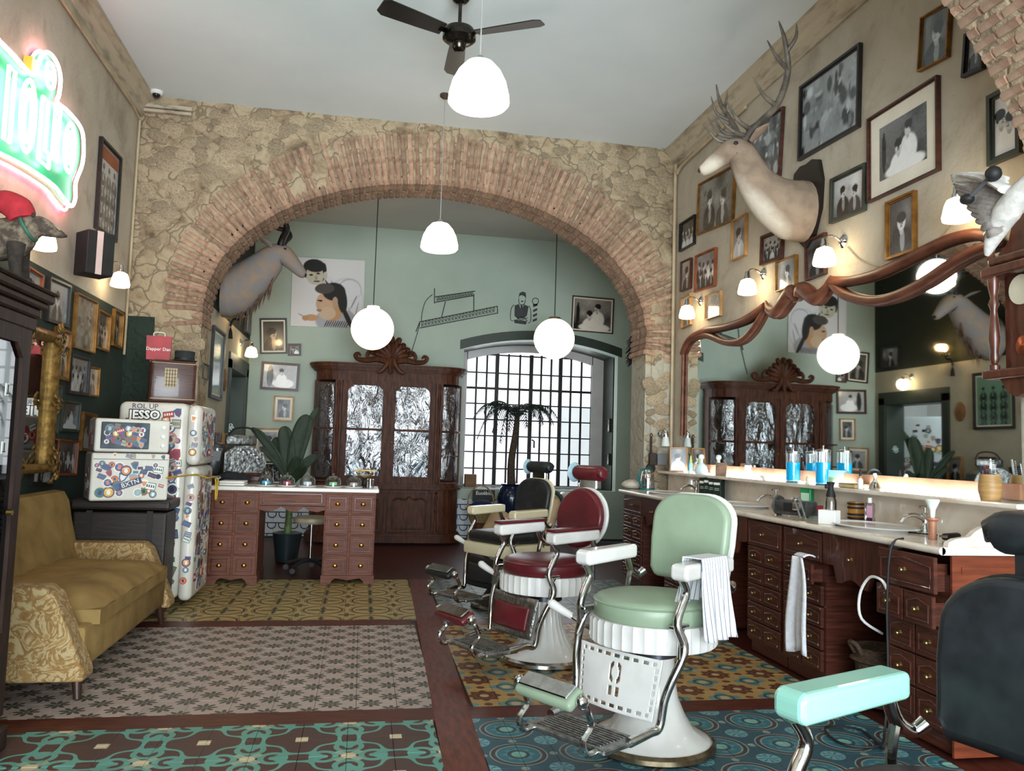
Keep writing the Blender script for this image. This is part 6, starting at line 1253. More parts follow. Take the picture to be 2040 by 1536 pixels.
t = thing('shampoo_bottle', 'bright green bottle with a cream pump top behind the metal machine', 'bottle', at(1608, 985, 2.95, ZW), -1.1); MB().rbox((0, 0, .09), (.085, .05, .18), .015, 3).build('body', M('green_plastic', '#1f8a52', '#187a46', 5, .35), t, True); MB().box((0, -.0255, .085), (.06, .002, .10)).build('label', M('pale_green_label', '#b9d6bd', '#a9c9ae', 5, .5), t); MB().lathe([(.001, .18), (.014, .18), (.014, .20), (.008, .21), (.012, .235), (.001, .25)], 14).build('pump', M('cream_plastic', '#d8cfae', '#c9bf9b', 5, .4), t, True)
t = thing('spray_bottle', 'clear spray bottle with a black trigger head', 'bottle', at(1655, 1005, 2.86, ZW)); MB().lathe([(.001, 0), (.032, 0), (.034, .02), (.034, .11), (.026, .135), (.001, .135)], 20).build('body', glassmat('clear_plastic', (.85, .87, .88), .1, .7), t, True); MB().lathe([(.001, .135), (.03, .135), (.026, .155), (.016, .185), (.018, .20), (.026, .225), (.001, .228)], 18).build('head', BLACK, t, True); MB().rbox((-.025, 0, .20), (.03, .014, .03), .004, 1).build('trigger', BLACK, t)
t = thing('blade_box', 'small red and blue box behind the spray bottle', 'box', at(1630, 1005, 2.90, ZW), -1.1); MB().box((0, 0, .045), (.05, .035, .045)).build('red_half', M('red_card', '#a82f3a', '#962632', 5, .5), t); MB().box((0, 0, .0115), (.05, .035, .022)).build('blue_half', M('blue_card', '#3f7f9a', '#357088', 5, .5), t)
t = thing('tissue_box', 'plain white box at the front of the counter', 'box', at(1652, 1035, 2.62, ZW), -1.0); MB().rbox((0, 0, .04), (.10, .07, .08), .003, 1).build('carton', WHITEP, t)
t = lathed('striped barrel mug in yellow and black', 'mug', 'barrel_mug', at(1706, 1025, 3.0, ZW), [('body', [(.001, 0), (.042, 0), (.05, .05), (.044, .11), (.04, .11), (.04, .02), (.001, .02)], M('honey_glaze', '#b57f34', '#9c6a26', 8, .35))])
for z in (.012, .035, .075, .098): MB().lathe([(.0455, -.006), (.052, -.006), (.052, .006), (.0455, .006)], 20, TR(0, 0, z)).build('hoop', BLACK, t, True)
t = thing('lotion_bottle', 'clear lotion bottle with a pink label and white cap', 'bottle', at(1733, 1028, 2.93, ZW), -1.1); MB().rbox((0, 0, .06), (.055, .035, .12), .01, 2).build('body', glassmat('lotion_plastic', (.82, .8, .84), .1, .5), t, True); MB().box((.008, -.0182, .06), (.034, .002, .09)).build('label', M('pink_label', '#c79ab0', '#b98aa2', 5, .5), t); MB().box((.008, -.0192, .022), (.034, .002, .026)).build('label_foot', M('plum_print', '#3a2036', '#2c1829', 5, .5), t); MB().lathe([(.001, .12), (.012, .12), (.012, .15), (.001, .15)], 14).build('cap', WHITEP, t, True)
t = lathed('shaving brush with white bristles on a tall wooden handle', 'brush', 'shaving_brush', at(1858, 1062, 2.72, ZW), [('handle', [(.001, 0), (.020, 0), (.017, .04), (.018, .085), (.032, .095), (.032, .103), (.001, .103)], M('pink_wood', '#b37a5e', '#9c664c', 9, .45)), ('bristles', [(.010, .103), (.014, .14), (.034, .185), (.03, .192), (.001, .195)], M('white_bristle', '#dfe4dc', '#cdd4ca', 60, .9, 0, .4, (1, 1, .1)))])
t = thing('hair_clipper', 'black hair clipper lying by the scrolled marble', 'clipper', at(1895, 1062, 2.80, ZW), .4); MB().rbox((0, 0, .017), (.13, .035, .032), .012, 2).build('body', BLACK, t, True); MB().box((-.07, 0, .02), (.02, .03, .012)).build('blade', CHROME, t); 
tag(MB().tube([(2.86, 3.62, .906), (2.80, 3.75, .905), (2.9, 3.9, .905), (2.72, 4.1, .905)], .004, 6, 4).build('clipper_cord', BLACK, smooth=True), 'thin black cord lying across the worktop by the clipper', 'cord')
# cords, towel, bin
def cord(label, pts, r, mat): tag(MB().tube(pts, r, 6, 5).build('power_cord', mat, smooth=True), label, 'cord')
cord('black cord hanging down over the end drawers and coiled on the blue tiles', [(2.55, 3.46, .905), (2.485, 3.46, .86), (2.47, 3.47, .6), (2.465, 3.46, .3), (2.42, 3.42, .05), (2.30, 3.30, .012), (2.15, 3.35, .012), (2.2, 3.55, .012), (2.35, 3.5, .012), (2.3, 3.25, .012)], .006, BLACK); cord('white cord looping out of the kneehole', [(2.62, 3.72, .40), (2.49, 3.70, .48), (2.475, 3.69, .60), (2.48, 3.62, .695), (2.475, 3.52, .70), (2.49, 3.50, .66)], .007, WHT)
TW = M('white_towel', '#dfdfe2', '#cfcfd4', 40, .95, 0, .3); t = thing('hand_towel', 'white towel hanging over an open drawer', 'towel', (2.475, 4.20, 0)); pk = onx(1580, 1105, 2.45); zt = zat((2.44, 4.22, 0), 1108); zb = zat((2.44, 4.25, 0), 1295)
b = MB(); b.grid(14, 18, lambda u, v: (-.035-.012*math.sin(u*15)*(1-v)-.01*math.sin(u*7+1), .0+(u-.5)*(.20-.10*v**3)+.01*math.sin(v*6), zb+(zt-zb)*v+.015*math.sin(u*5)*(1-v))); b.grid(14, 4, lambda u, v: (-.035+.07*v, (u-.5)*.10, zt+.012*math.sin(PI*v))); o = b.build('cloth', TW, t, True); md = o.modifiers.new('t', 'SOLIDIFY'); md.thickness = .008
t = thing('wicker_bin', 'brown wicker bin with a looped handle in the kneehole', 'basket', (2.70, 3.86, 0)); WB = M('brown_wicker', '#5c4736', '#3b2c20', 45, .8, 0, .9, (1, 1, 3)); MB().lathe([(.001, .01), (.10, .01), (.125, .28), (.135, .30), (.12, .30), (.10, .04), (.001, .03)], 22).build('body', WB, t, True); b = MB(); b.lathe([(.125, -.012), (.145, 0), (.125, .012)], 22, TR(0, 0, .235)); b.build('rim', WB, t, True); MB().tube([(-.12, .03, .27), (-.15, .03, .32), (-.15, -.03, .32), (-.12, -.03, .27)], .012, 8, 4).build('handle', WB, t, True)
# ---- pillar things
p = ony(1316, 865, YA); t = thing('wall_lamp', 'small chrome wall lamp with a frosted tulip shade on the pillar', 'wall lamp', p+Vector((0, -.03, 0))); MB().lathe([(.001, 0), (.04, 0), (.03, .02), (.001, .025)], 16, RX(PI/2)).build('wall_plate', CHROME, t, True); MB().tube([(0, -.02, 0), (0, -.08, .05), (0, -.11, .02)], .008, 8, 4).build('arm', CHROME, t, True); MB().lathe([(.02, .03), (.03, .0), (.028, -.03)], 14, TR(0, -.11, 0)).build('holder', CHROME, t, True); MB().lathe([(.028, 0), (.034, -.03), (.045, -.09), (.04, -.09), (.03, -.03)], 16, TR(0, -.11, -.03)).build('shade', M('frosted_shade', '#cfd6d4', '#c0c8c6', 6, .3), t, True)
p = ony(1268, 868, YA); t = thing('hanging_strop', 'black leather strop with round end hanging on the arch pillar', 'strop', (2.84, YA-.02, p.z)); MB().rbox((0, -.01, -.14), (.022, .012, .28), .004, 1).build('strap', BLACK, t); MB().lathe([(.001, 0), (.05, 0), (.045, .02), (.001, .025)], 18, TR(0, -.005, -.32) @ RX(PI/2)).build('round_end', BLACK, t, True); MB().tube([(-.015, -.01, .0), (0, -.015, .03), (.015, -.01, .0)], .004, 6, 3).build('ring', IRON, t, True)
t = thing('wall_box', 'small grey and brown boxes fixed to the pillar above the kettle', 'box', ony(1305, 915, YA)+Vector((0, -.03, 0))); MB().rbox((.05, -.02, 0), (.10, .05, .11), .004, 1).build('grey_box', M('grey_box', '#77797c', '#6a6c70', 5, .5), t); MB().rbox((-.045, -.015, .0), (.07, .04, .12), .004, 1).build('brown_box', M('brown_box', '#2e2018', '#241811', 6, .5), t)
# ---- clock on the wall near the mirror end
ck = thing('wall_clock', 'carved wooden wall clock with turned columns at the end of the mirror', 'clock', (XR, 3.18, 1.66), -PI/2); CK = M('clock_walnut', '#5b3020', '#3f1f14', 7, .32, 0, .08, (4, 4, 1), coat=.25)
MB().rbox((0, -.05, .27), (.22, .10, .54), .004, 1).build('case', CK, ck); MB().rbox((0, -.09, .52), (.34, .18, .05), .01).rbox((0, -.09, .57), (.28, .15, .04), .01).build('upper_cornice', CK, ck); MB().rbox((0, -.09, .03), (.34, .18, .045), .01).build('lower_cornice', CK, ck)
MB().prism([(-.14, .59), (.14, .59), (.14, .62), (.08, .66), (.06, .73), (0, .78), (-.06, .73), (-.08, .66), (-.14, .62)], -.10, -.05).build('pediment', CK, ck)
for s in (-1, 1):
    MB().lathe([(.001, .05), (.024, .05), (.024, .075), (.014, .085), (.022, .11), (.018, .14), (.026, .20), (.018, .30), (.014, .34), (.024, .37), (.014, .40), (.022, .44), (.026, .47), (.026, .495), (.001, .495)], 16, TR(s*.13, -.14, 0)).build('column', CK, ck, True)
    MB().lathe([(.001, .59), (.02, .59), (.012, .62), (.018, .64), (.010, .655), (.036, .69), (.034, .715), (.02, .735), (.001, .74)], 16, TR(s*.14, -.14, 0)).build('finial', CK, ck, True)
MB().lathe([(.001, 0), (.07, 0), (.07, .012), (.001, .012)], 26, TR(0, -.10, .42) @ RX(PI/2)).build('dial', M('cream_dial', '#d8d0b8', '#cbc2a8', 6, .5), ck, True); MB().lathe([(.001, 0), (.045, 0), (.001, .01)], 20, TR(0, -.105, .16) @ RX(PI/2)).build('pendulum', M('copper_bob', '#b8694a', '#a05a3c', 8, .25, .9), ck, True); MB().prism([(-.10, .01), (.10, .01), (.05, -.06), (0, -.08), (-.05, -.06)], -.14, -.02).build('corbel', CK, ck)
# ---- stuffed bird
bf = M('white_plumage', '#cfcbc4', '#b3aea6', 26, .9, 0, .4); bfd = M('grey_plumage', '#8f8780', '#746c66', 26, .9, 0, .3); br = thing('stuffed_bird', 'white stuffed bird with spread wing mounted over the mirror end', 'taxidermy', (2.80, 3.10, 2.40))
MB().loft(*catmull([Vector(q) for q in [(.0, .10, -.17), (.0, .06, -.10), (0, -.02, 0), (0, -.10, .06), (0, -.20, .12), (0, -.26, .16), (0, -.31, .16)]], [(.01, .01), (.04, .03), (.06, .06), (.055, .055), (.035, .035), (.035, .035), (.012, .012)], 5), n=14).build('body', bf, br, True)
for k in range(13):
    u = k/12; st_ = Vector((-.02, -.06+.04*u, .14-.22*u)); tp = Vector((-.03-.002*k, .29-.05*u-.20*u*u, .27-.14*u-.23*u*u)); d = (tp-st_).normalized(); L = (tp-st_).length; leaf(br, [st_, st_+d*L*.5+Vector((-.02, 0, 0)), st_+d*L], .022, 'feather', bfd if k > 2 else bf, .15, (-1, 0, 0))
MB().loft(*catmull([Vector((-.045, -.08, .08)), Vector((-.055, .04, .17)), Vector((-.05, .22, .25))], [(.06, .02), (.045, .016), (.010, .006)], 5), n=12).build('wing_cover', bf, br, True)
MB().tube([(-.10, .09, .09), (-.10, -.05, .15)], .010, 8).build('leg', M('bird_leg', '#5a5a5c', '#48484a', 8, .5), br, True); MB().sphere((-.10, .10, .088), (.03, .035, .024), 12, 8).build('foot', BLACK, br, True); MB().sphere((-.10, -.06, .155), (.035, .035, .035), 12, 8).build('mount_ball', BLACK, br, True)
# cable from wing lamp to lamp
tag(MB().tube([onx(1690, 492, XR)+Vector((-.008, 0, 0)), onx(1720, 520, XR)+Vector((-.008, 0, 0)), onx(1780, 532, XR)+Vector((-.008, 0, 0)), onx(1850, 500, XR)+Vector((-.008, 0, 0)), onx(1945, 385, XR)+Vector((-.008, 0, 0))], .004, 6, 4).build('lamp_cable', M('cable_beige', '#a8977a', '#98876a', 5, .7), smooth=True), 'thin cable looping between wall lamps above the mirror', 'cable')
# ---- stag head
SF, nt, bs = base('stag_hide'); w = coords(nt, 'Object'); g = nt.nodes.new('ShaderNodeSeparateXYZ'); nt.links.new(w, g.inputs[0]); n1 = noise(nt, w, 9, 6); n2 = noise(nt, w, 60, 3)
under = (E(nt, g.outputs[0])*-1.08-.37+(n1-.5)*.16)-E(nt, g.outputs[2]); col = mixc(nt, (under*9).mx(0)._m('MINIMUM', .85), ramp(nt, n1, [(.35, C('#8f7d6a')), (.65, C('#79685a'))]), C('#c9bfae')); nt.links.new(col, bs.inputs['Base Color']); bs.inputs['Roughness'].default_value = .95; bs.inputs['IOR'].default_value = 1.2; bump(nt, bs, n1+n2*.5, .5, .01)
SFL = M('stag_pale_fur', '#cfc6b4', '#b8ad98', 14, .92, 0, .3); AN = M('antler', '#6d6459', '#3f3932', 12, .5, 0, .5, (1, 1, 1)); sg = thing('stag_head', 'mounted stag head with branching antlers on a black shield', 'taxidermy', (XR, 5.16, 3.05))
MB().prism([(-.16, .30), (-.08, .33), (0, .32), (.08, .33), (.16, .30), (.20, .15), (.18, -.05), (.10, -.22), (0, -.30), (-.10, -.22), (-.18, -.05), (-.20, .15)], -.03, -.002, RZ(-PI/2)).build('shield', M('black_shield', '#15110f', '#201a17', 6, .3), sg)
pts, rs = catmull([Vector(q) for q in [(-.03, 0, -.03), (-.14, 0, -.02), (-.27, .01, .04), (-.38, .02, .14), (-.46, .03, .27), (-.51, .05, .37), (-.57, .07, .385), (-.64, .11, .345), (-.71, .15, .285), (-.745, .17, .262), (-.757, .177, .255)]], [(.17, .22), (.17, .22), (.14, .18), (.11, .14), (.095, .115), (.095, .10), (.085, .088), (.062, .070), (.048, .05), (.042, .036), (.018, .016)], 5); MB().loft(pts, rs, 20).build('head_and_neck', SF, sg, True)
MB().sphere((-.753, .175, .268), (.022, .032, .02), 12, 8).build('nose', M('dark_nose', '#3a302a', '#2a221e', 8, .4), sg, True)
for s in (-1, 1):
    MB().sphere((-.575, .068+s*.085, .415), (.018, .012, .015), 10, 6).build('eye', BLACK, sg, True); e0 = Vector((-.475, .04+s*.085, .43)); b = MB(); b.loft(*catmull([e0, e0+Vector((.03, s*.08, .05)), e0+Vector((.05, s*.15, .07))], [(.02, .014), (.045, .016), (.008, .006)], 4), n=10); b.build('ear', SF, sg, True)
    b0 = Vector((-.50, .05+s*.04, .46)); P_ = lambda x, y, z: b0+Vector((x, s*y, z))
    a_ = MB(); a_.tube([P_(0, 0, 0), P_(.06, .10, .08), P_(.12, .25, .17), P_(.12, .38, .33), P_(.06, .45, .50), P_(.02, .44, .64)], [.030, .027, .024, .021, .016, .004], 10, 4)
    for st_, mid, tip in ((P_(0, .02, .02), P_(-.13, .06, .03), P_(-.24, .06, .13)), (P_(.01, .05, .06), P_(-.11, .10, .10), P_(-.19, .11, .22)), (P_(.11, .24, .16), P_(.0, .28, .20), P_(-.08, .28, .32)), (P_(.12, .39, .34), P_(.02, .42, .40), P_(-.04, .40, .52)), (P_(.08, .43, .44), P_(.12, .48, .52), P_(.13, .47, .62))): a_.tube([st_, mid, tip], [.018, .013, .003], 8, 4)
    a_.build('antler', AN, sg, True)
# ================================================================ barber chairs (local +x is forward)
def barber_chair(label, loc, face, up_m, shell_m, arm_m, base_m, style, dz=0.0, headrest=False, pedestal=True):
    t = thing('barber_chair', label, 'barber chair', (loc[0], loc[1], 0), math.atan2(face[1], face[0])); sm = True
    MB().lathe([(.265, 0), (.280, .012), (.278, .030), (.262, .042), (.25, .03)], 40).build('base_ring', CHROME if style != 'mint' else M('tarnished_brass', '#8d7f66', '#5f5340', 14, .3, .9), t, sm)
    pr = [(.001, .0), (.263, .0), (.26, .036), (.225, .055), (.18, .085), (.145, .14), (.115, .21), (.10, .29), (.095, .40+dz), (.001, .40+dz)]
    MB().lathe(pr, 48, flute=(4, 8, .05) if style == 'red' else (3, 5, .04)).build('pedestal', base_m, t, sm); MB().lathe([(.001, .39+dz), (.105, .39+dz), (.105, .42+dz), (.075, .43+dz), (.075, .47+dz), (.001, .47+dz)], 28).build('piston_collar', M('dark_steel', '#6d6e75', '#57585f', 8, .3, .9), t, sm)
    z = .47+dz
    if style == 'black': MB().rbox((0, 0, z+.035), (.50, .52, .10), .02, 2).build('seat_frame', shell_m, t, sm); MB().rbox((.0, 0, z+.13), (.47, .46, .09), .035, 3).build('seat_cushion', up_m, t, sm)
    else:
        n = 72; MB().lathe([(.001, z-.02), (.272, z-.02), (.280, z-.012), (.280, z+.075), (.272, z+.085), (.001, z+.085)], n, flute=(2, 3, .055)).build('seat_ring', shell_m, t, sm)
        MB().lathe([(.001, z+.085), (.25, z+.085), (.262, z+.10), (.262, z+.15), (.25, z+.168), (.22, z+.178), (.1, z+.188), (.001, z+.19)], 48).build('seat_cushion', up_m, t, sm); MB().lathe([(.262, z+.150), (.266, z+.154), (.26, z+.158)], 48).build('piping', up_m, t, sm)
    for s in (-1, 1):
        y = s*.262; az = z+.315
        a = MB(); pts = [(-.17, .05), (.17, .04), (.19, .03), (.19, -.02), (.17, -.028), (-.17, -.012)]
        a.prism([(x, az+zz) for x, zz in pts][::-1], y-.042, y+.042); o = a.build('arm_rest', arm_m, t, False); md = o.modifiers.new('round', 'BEVEL'); md.width = .014; md.segments = 3; md.limit_method = 'ANGLE'
        if style == 'red': MB().rbox((0, y, az+.055), (.37, .09, .018), .008, 2, RY(.03)).build('arm_pad', up_m, t, sm)
        MB().tube([(.165, y, az-.02), (.13, y, az-.075), (.16, y, az-.13), (.19, y, az-.20), (.165, y*1.06, az-.28), (.18, y*1.06, az-.34), (.215, y*.98, az-.42), (.235, y*.90, az-.50), (.25, y*.86, az-.60), (.31, y*.84, .175+dz*.5), (.42, y*.80, .16+dz*.5)], [.017, .016, .017, .018, .020, .018, .017, .017, .017, .019, .020], 10, 5).build('front_strut', CHROME, t, sm)
        MB().tube([(-.14, y, az-.01), (-.17, y, az-.07), (-.22, y*.98, az-.10), (-.25, y*.92, az-.08)], [.016, .018, .016, .020], 10, 4).build('back_bracket', CHROME, t, sm); MB().tube([(-.17, y, az-.07), (-.15, y, az-.15), (-.16, y*.98, z+.06)], [.014, .013, .012], 8, 3).build('rear_strut', CHROME, t, sm)
        MB().rbox((.15, y*.93, z+.10), (.10, .035, .016), .004, 1).build('seat_clip', CHROME, t); MB().tube([(.19, y*1.05, z-.02), (.16, y*.98, z+.06), (.12, y*.93, z+.10)], .010, 8, 3).build('clip_stay', CHROME, t, sm)
    # calf plate between the struts
    zt, zb = z-.03, .20+dz*.6; xt, xb = .225, .262
    def cp(u, v, off=0): return (xt+(xb-xt)*(1-v)+.02*(1-(2*u-1)**2)+off, (u-.5)*.44*(1-.10*(1-v)), zb+(zt-zb)*v)
    if style == 'mint':
        b = MB(); nx_, nz_ = 44, 26; holes = []
        def hole(u, v):
            if .89 < v < .95 and abs((u*9) % 1-.5) < .28 and .06 < u < .94: return True
            if .05 < v < .11 and abs((u*9) % 1-.5) < .28 and .06 < u < .94: return True
            if (.03 < u < .06 or .94 < u < .97) and abs((v*8) % 1-.5) < .3 and .12 < v < .88: return True
            du, dv = abs(u-.5)*.44, (v-.5)*(zt-zb)
            if .008 < du < .030 and -.01 < dv < .075 and abs(du-.008-.022*math.sin((dv+.01)/.085*PI)) < .010: return True
            return .010 < du < .028 and -.06 < dv < -.025 and (du+dv*.3) < .02
        nx_, nz_ = 88, 52
        vs = [cp(i/nx_, j/nz_) for j in range(nz_+1) for i in range(nx_+1)]; fs = [(j*(nx_+1)+i, j*(nx_+1)+i+1, (j+1)*(nx_+1)+i+1, (j+1)*(nx_+1)+i) for j in range(nz_) for i in range(nx_) if not hole((i+.5)/nx_, (j+.5)/nz_)]
        b.add(vs, fs); o = b.build('calf_plate', shell_m, t, sm); md = o.modifiers.new('t', 'SOLIDIFY'); md.thickness = .006
    else:
        b = MB(); b.grid(16, 10, lambda u, v: cp(u, v)); o = b.build('calf_plate', M('ornate_nickel', '#a3a29c', '#7a7973', 40, .3, .9, .9) if style == 'red' else BLACK, t, sm); md = o.modifiers.new('t', 'SOLIDIFY'); md.thickness = .006
        b = MB(); b.grid(16, 10, lambda u, v: cp(.10+.8*u, .18+.60*v, .016+.012*math.sin(PI*u)*math.sin(PI*v))); o = b.build('calf_pad', up_m, t, sm); md = o.modifiers.new('t', 'SOLIDIFY'); md.thickness = .018
    # foot platform and upper foot bar
    fz = .15+dz*.5; b = MB(); b.rbox((.46, 0, fz), (.22, .42, .022), .006, 1); b.build('foot_plate', M('worn_aluminium', '#9a9a98', '#6f6f6d', 30, .4, .9, .5), t); b = MB()
    for k in range(9): b.rbox((.38+.02*k, 0, fz+.013), (.006, .34, .006), .002, 1)
    o = b.build('foot_plate_ribs', MATS['worn_aluminium'], t); o['kind'] = 'stuff'
    for s in (-1, 1): MB().tube([(.57, s*.17, fz), (.62, s*.17, fz+.0), (.645, s*.17, fz+.05), (.60, s*.17, fz+.10), (.625, s*.17, fz+.16), (.64, s*.16, fz+.185)], .013, 8, 4).build('bar_bracket', CHROME, t, sm)
    fb = MB().rbox((.655, 0, fz+.195), (.10, .30, .045), .018, 3, RY(.55)).build('foot_bar', up_m, t, sm); MB().rbox((.655+.012, 0, fz+.224), (.07, .26, .010), .004, 1, RY(.55)).build('foot_bar_cap', CHROME, fb)
    for s in (-1, 1): MB().sphere((.65, s*.168, fz+.195), (.028, .022, .028), 12, 8).build('foot_bar_end', CHROME, fb, sm)
    # backrest
    R = TR(-.265, 0, z+.215) @ RY(-.16)
    def backprism(w, h, x0, x1, kind, nm, mat, bev):
        if kind == 'oval': pl = [(w/2*math.cos(a), h/2+h/2*math.sin(a)) for a in [2*PI*k/40 for k in range(40)]]
        else:
            pl = [(-w*.40, 0), (w*.40, 0), (w*.47, h*.10)]+[(w/2*(1-.0) if False else (w/2-.0), h*.45)]
            r = w*.36; pl += [(w/2-r+r*math.cos(a), h-r*.8+r*.8*math.sin(a)) for a in [PI/2*k/8 for k in range(9)]]+[(-w/2+r-r*math.cos(PI/2-a), h-r*.8+r*.8*math.sin(PI/2-a)) for a in [PI/2*k/8 for k in range(9)]]+[(-w/2, h*.45), (-w*.47, h*.10)]
        b = MB(); b.prism(pl, x0, x1, R @ RZ(PI/2)); o = b.build(nm, mat, t, sm); md = o.modifiers.new('round', 'BEVEL'); md.width = bev; md.segments = 4; md.limit_method = 'ANGLE'; md.angle_limit = .9; return o
    kd_ = 'oval' if style == 'red' else 'rect'; W, H = {'mint': (.42, .40), 'red': (.42, .38), 'black': (.40, .38), 'near': (.44, .38)}[style]
    bh = backprism(W, H, -.05, .0, kd_, 'backrest', up_m, .022); backprism(W*1.05, H*1.03, .0, .022, kd_, 'back_shell', shell_m, .008)
    if headrest:
        top = R @ Vector((0, 0, H)); hd = MB(); hd.loft(*catmull([top+Vector((-.02, -.12, .095)), top+Vector((-.02, -.10, .10)), top+Vector((-.02, .10, .10)), top+Vector((-.02, .12, .095))], [(.03, .03), (.055, .05), (.055, .05), (.03, .03)], 4), n=14); h = hd.build('headrest', up_m, t, sm); MB().rbox(top+Vector((-.02, 0, .03)), (.03, .16, .06), .006, 1).build('headrest_bracket', CHROME if style != 'near' else BLACK, h)
        if style != 'near':
            b = MB(); b.loft([top+Vector((-.02, -.125, .10)), top+Vector((-.02, -.150, .10))], [(.05, .05), (.06, .065)], 16); b.build('paper_roll', M('blue_paper', '#a9c4cc', '#8fb0ba', 50, .9, 0, .6), h, sm)
    # pump lever on the sitter's right (-y)
    lv = MB().tube([(.06, -.10, .38+dz), (.10, -.26, .46+dz), (.13, -.38, .51+dz)], .012, 8).build('lever', CHROME, t, sm); hd = MB(); hd.loft(*catmull([Vector((.128, -.365, .505+dz)), Vector((.14, -.42, .525+dz)), Vector((.155, -.47, .548+dz)), Vector((.16, -.487, .556+dz))], [.016, .020, .023, .012], 4), n=12); hd.build('lever_grip', M('mint_grip', '#9fd6c4', '#94cbb9', 4, .35) if style == 'near' else WENAM, lv, sm)
    return t
SAGE = M('sage_leather', '#91a289', '#84957d', 4, .38, 0, .04); BURG = M('burgundy_leather', '#5e1c22', '#4d161b', 5, .32, 0, .06); CREAM = M('cream_enamel', '#d9cfae', '#cbc09c', 4, .25, coat=.3); MINT = M('mint_enamel', '#8cc0af', '#84b7a6', 3, .28, coat=.3)
ch1 = barber_chair('pale green barber chair with pierced white calf plate', (1.30, 3.45), (-.84, -.54), SAGE, WENAM, WENAM, WENAM, 'mint')
ch2 = barber_chair('burgundy barber chair with oval back and red calf pad', (1.14, 4.88), (-.90, -.44), BURG, WENAM, WENAM, WENAM, 'red', -.03, True)
ch3 = barber_chair('black barber chair with cream arms near the arch', (1.19, 6.50), (-.86, -.51), BLACKL, CREAM, CREAM, BLACK, 'black', -.04, True)
ch4 = barber_chair('black barber chair with mint enamel arms and lever', (1.17, 1.42), (-.95, -.32), BLACKL, BLACK, MINT, BLACK, 'near', -.04, True)
# striped towel over the pale green chair arm (sitter's left, +y)
m, nt, bs = base('striped_towel_cloth'); w = coords(nt, 'Object'); g = nt.nodes.new('ShaderNodeSeparateXYZ'); nt.links.new(w, g.inputs[0]); fx_ = (E(nt, g.outputs[0])*(2/.019)).wrap(-1, 1); nt.links.new(mixc(nt, abs(fx_).lt(.16), C('#dfe0e2'), C('#6b7280')), bs.inputs['Base Color']); bs.inputs['Roughness'].default_value = .95
tw = thing('striped_towel', 'white towel with thin grey stripes over the pale green chair arm', 'towel', ch1.location, ch1.rotation_euler.z); az = .47+.315
b = MB()
def tf(u, v):
    s = v*2-1; x = -.10+.19*u+.012*math.sin(u*20+s*2)*abs(s)+.02*(u-.5)*abs(s); yy = .262; drop = max(0, abs(s)-.18)/.82
    y = yy+(.050*min(1, abs(s)/.18)+.018*math.sin(u*17)*drop+.035*drop)*(1 if s > 0 else -1); zz = az+.062-(.33 if s > 0 else .22)*drop; return (x, y, zz)
b.grid(40, 36, tf); o = b.build('cloth', m, tw, True); md = o.modifiers.new('t', 'SOLIDIFY'); md.thickness = .004
# ================================================================ pendants and fan
def pendant(label, p, zceil, kind, energy, group):
    t = thing('pendant_lamp', label, 'pendant lamp', (p[0], p[1], zceil), 0, group); L = zceil-p[2]
    MB().lathe([(.001, 0), (.045, 0), (.045, -.02), (.02, -.04), (.001, -.045)], 18).build('ceiling_rose', M('rose_brown', '#4a3c30', '#3a2f26', 6, .5), t, True)
    if kind == 'dome':
        MB().tube([(0, 0, -.03), (0, 0, -L+.14)], .004, 6).build('cord', M('grey_cord', '#9a9a98', '#8a8a88', 5, .6), t); MB().lathe([(.001, .15), (.015, .15), (.03, .13), (.03, .115), (.001, .115)], 16, TR(0, 0, -L)).build('cap', CHROME, t, True)
        MB().lathe([(.03, .12), (.075, .105), (.115, .06), (.145, .0), (.162, -.07), (.165, -.11), (.150, -.128), (.08, -.142), (.001, -.145)], 32, TR(0, 0, -L)).build('shade', OPAL, t, True); lz = -L-.02
    else:
        MB().tube([(0, 0, -.03), (0, 0, -L+.26)], .006, 6).build('cord', BLACK, t); MB().lathe([(.001, .265), (.07, .265), (.075, .235), (.001, .235)], 20, TR(0, 0, -L)).build('cap', M('cap_brown', '#5a4c40', '#4a3d33', 5, .5) if kind == 'globe_dark' else OPAL, t, True)
        MB().sphere((0, 0, -L), .25, 32, 20).build('globe', OPALW, t, True); lz = -L
    l = bpy.data.lights.new('pendant_glow', 'POINT'); l.energy = energy; l.color = (1, .94, .84); l.shadow_soft_size = .170 if kind == 'dome' else .254; o = bpy.data.objects.new('pendant_glow', l); COL.objects.link(o); o.parent = t; o.location = (0, 0, lz)
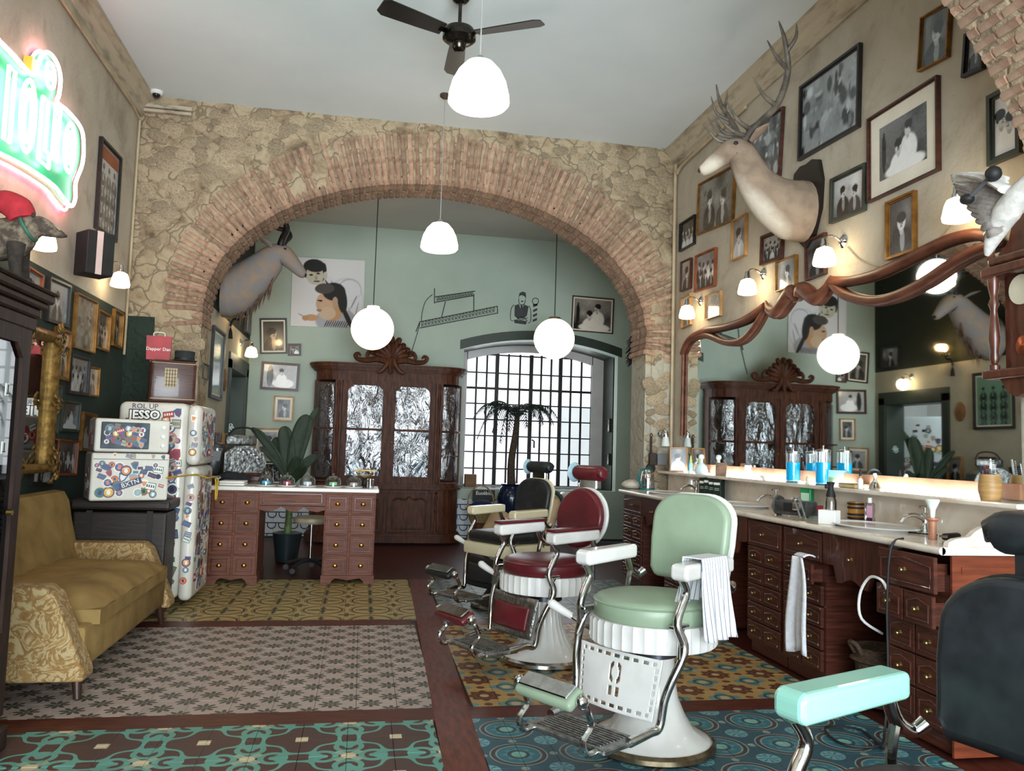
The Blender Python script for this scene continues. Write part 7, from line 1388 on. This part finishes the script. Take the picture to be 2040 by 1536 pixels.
OPALW = M('lit_opal_globe', '#fff3dc', '#ffefd2', 3, .3, 0, emit='#fff0d2', estr=1.25)
g1 = ony(742, 655, 9.5); g2 = ony(1104, 675, 9.5); p1 = ony(955, 165, 4.15); p2 = ony(876, 470, 6.98)
pendant('domed opal pendant lamp hanging beside the ceiling fan', p1, ZC, 'dome', 30, 'domed opal pendants'); pendant('domed opal pendant lamp hanging before the brick arch', p2, ZC, 'dome', 30, 'domed opal pendants')
pendant('globe pendant lamp in front of the cabinet crest', g1, ZCB, 'globe', 22, 'opal globe pendants'); pendant('globe pendant lamp with a brown cap before the barred window', g2, ZCB, 'globe_dark', 22, 'opal globe pendants')
NK = M('black_nickel', '#4a463f', '#2a2723', 10, .18, .9); fc = onz(915, 70, 4.1); fn = thing('ceiling_fan', 'black nickel three bladed ceiling fan', 'ceiling fan', (fc.x, fc.y, ZC))
MB().lathe([(.001, 0), (.07, 0), (.075, -.03), (.05, -.07), (.02, -.085), (.001, -.085)], 24).build('canopy', NK, fn, True); MB().cyl((0, 0, -.08), (0, 0, -.26), .013).build('down_rod', NK, fn, True); MB().lathe([(.001, -.24), (.05, -.25), (.10, -.27), (.115, -.30), (.115, -.34), (.09, -.36), (.05, -.37), (.045, -.41), (.03, -.425), (.001, -.43)], 28).build('motor', NK, fn, True)
FB = M('fan_blade_black', '#26231f', '#161412', 6, .3)
for tp in ((762, 12), (1080, 45), (905, 135)):
    q = onz(tp[0], tp[1], 4.1); a = math.atan2(q.y-fc.y, q.x-fc.x); T = RZ(a) @ TR(0, 0, -.31) @ RX(.22); b = MB(); b.prism([(.13, -.055), (.30, -.065), (.56, -.075), (.60, -.05), (.60, .05), (.56, .075), (.30, .065), (.13, .055)], -.004, .004, T @ Matrix(((1, 0, 0, 0), (0, 0, 1, 0), (0, -1, 0, 0), (0, 0, 0, 1)))); bl = b.build('blade', FB, fn); b = MB(); b.box((.11, 0, 0), (.10, .04, .010), None); b.v = [tuple(T @ Vector(v)) for v in b.v]; b.build('blade_arm', NK, bl)
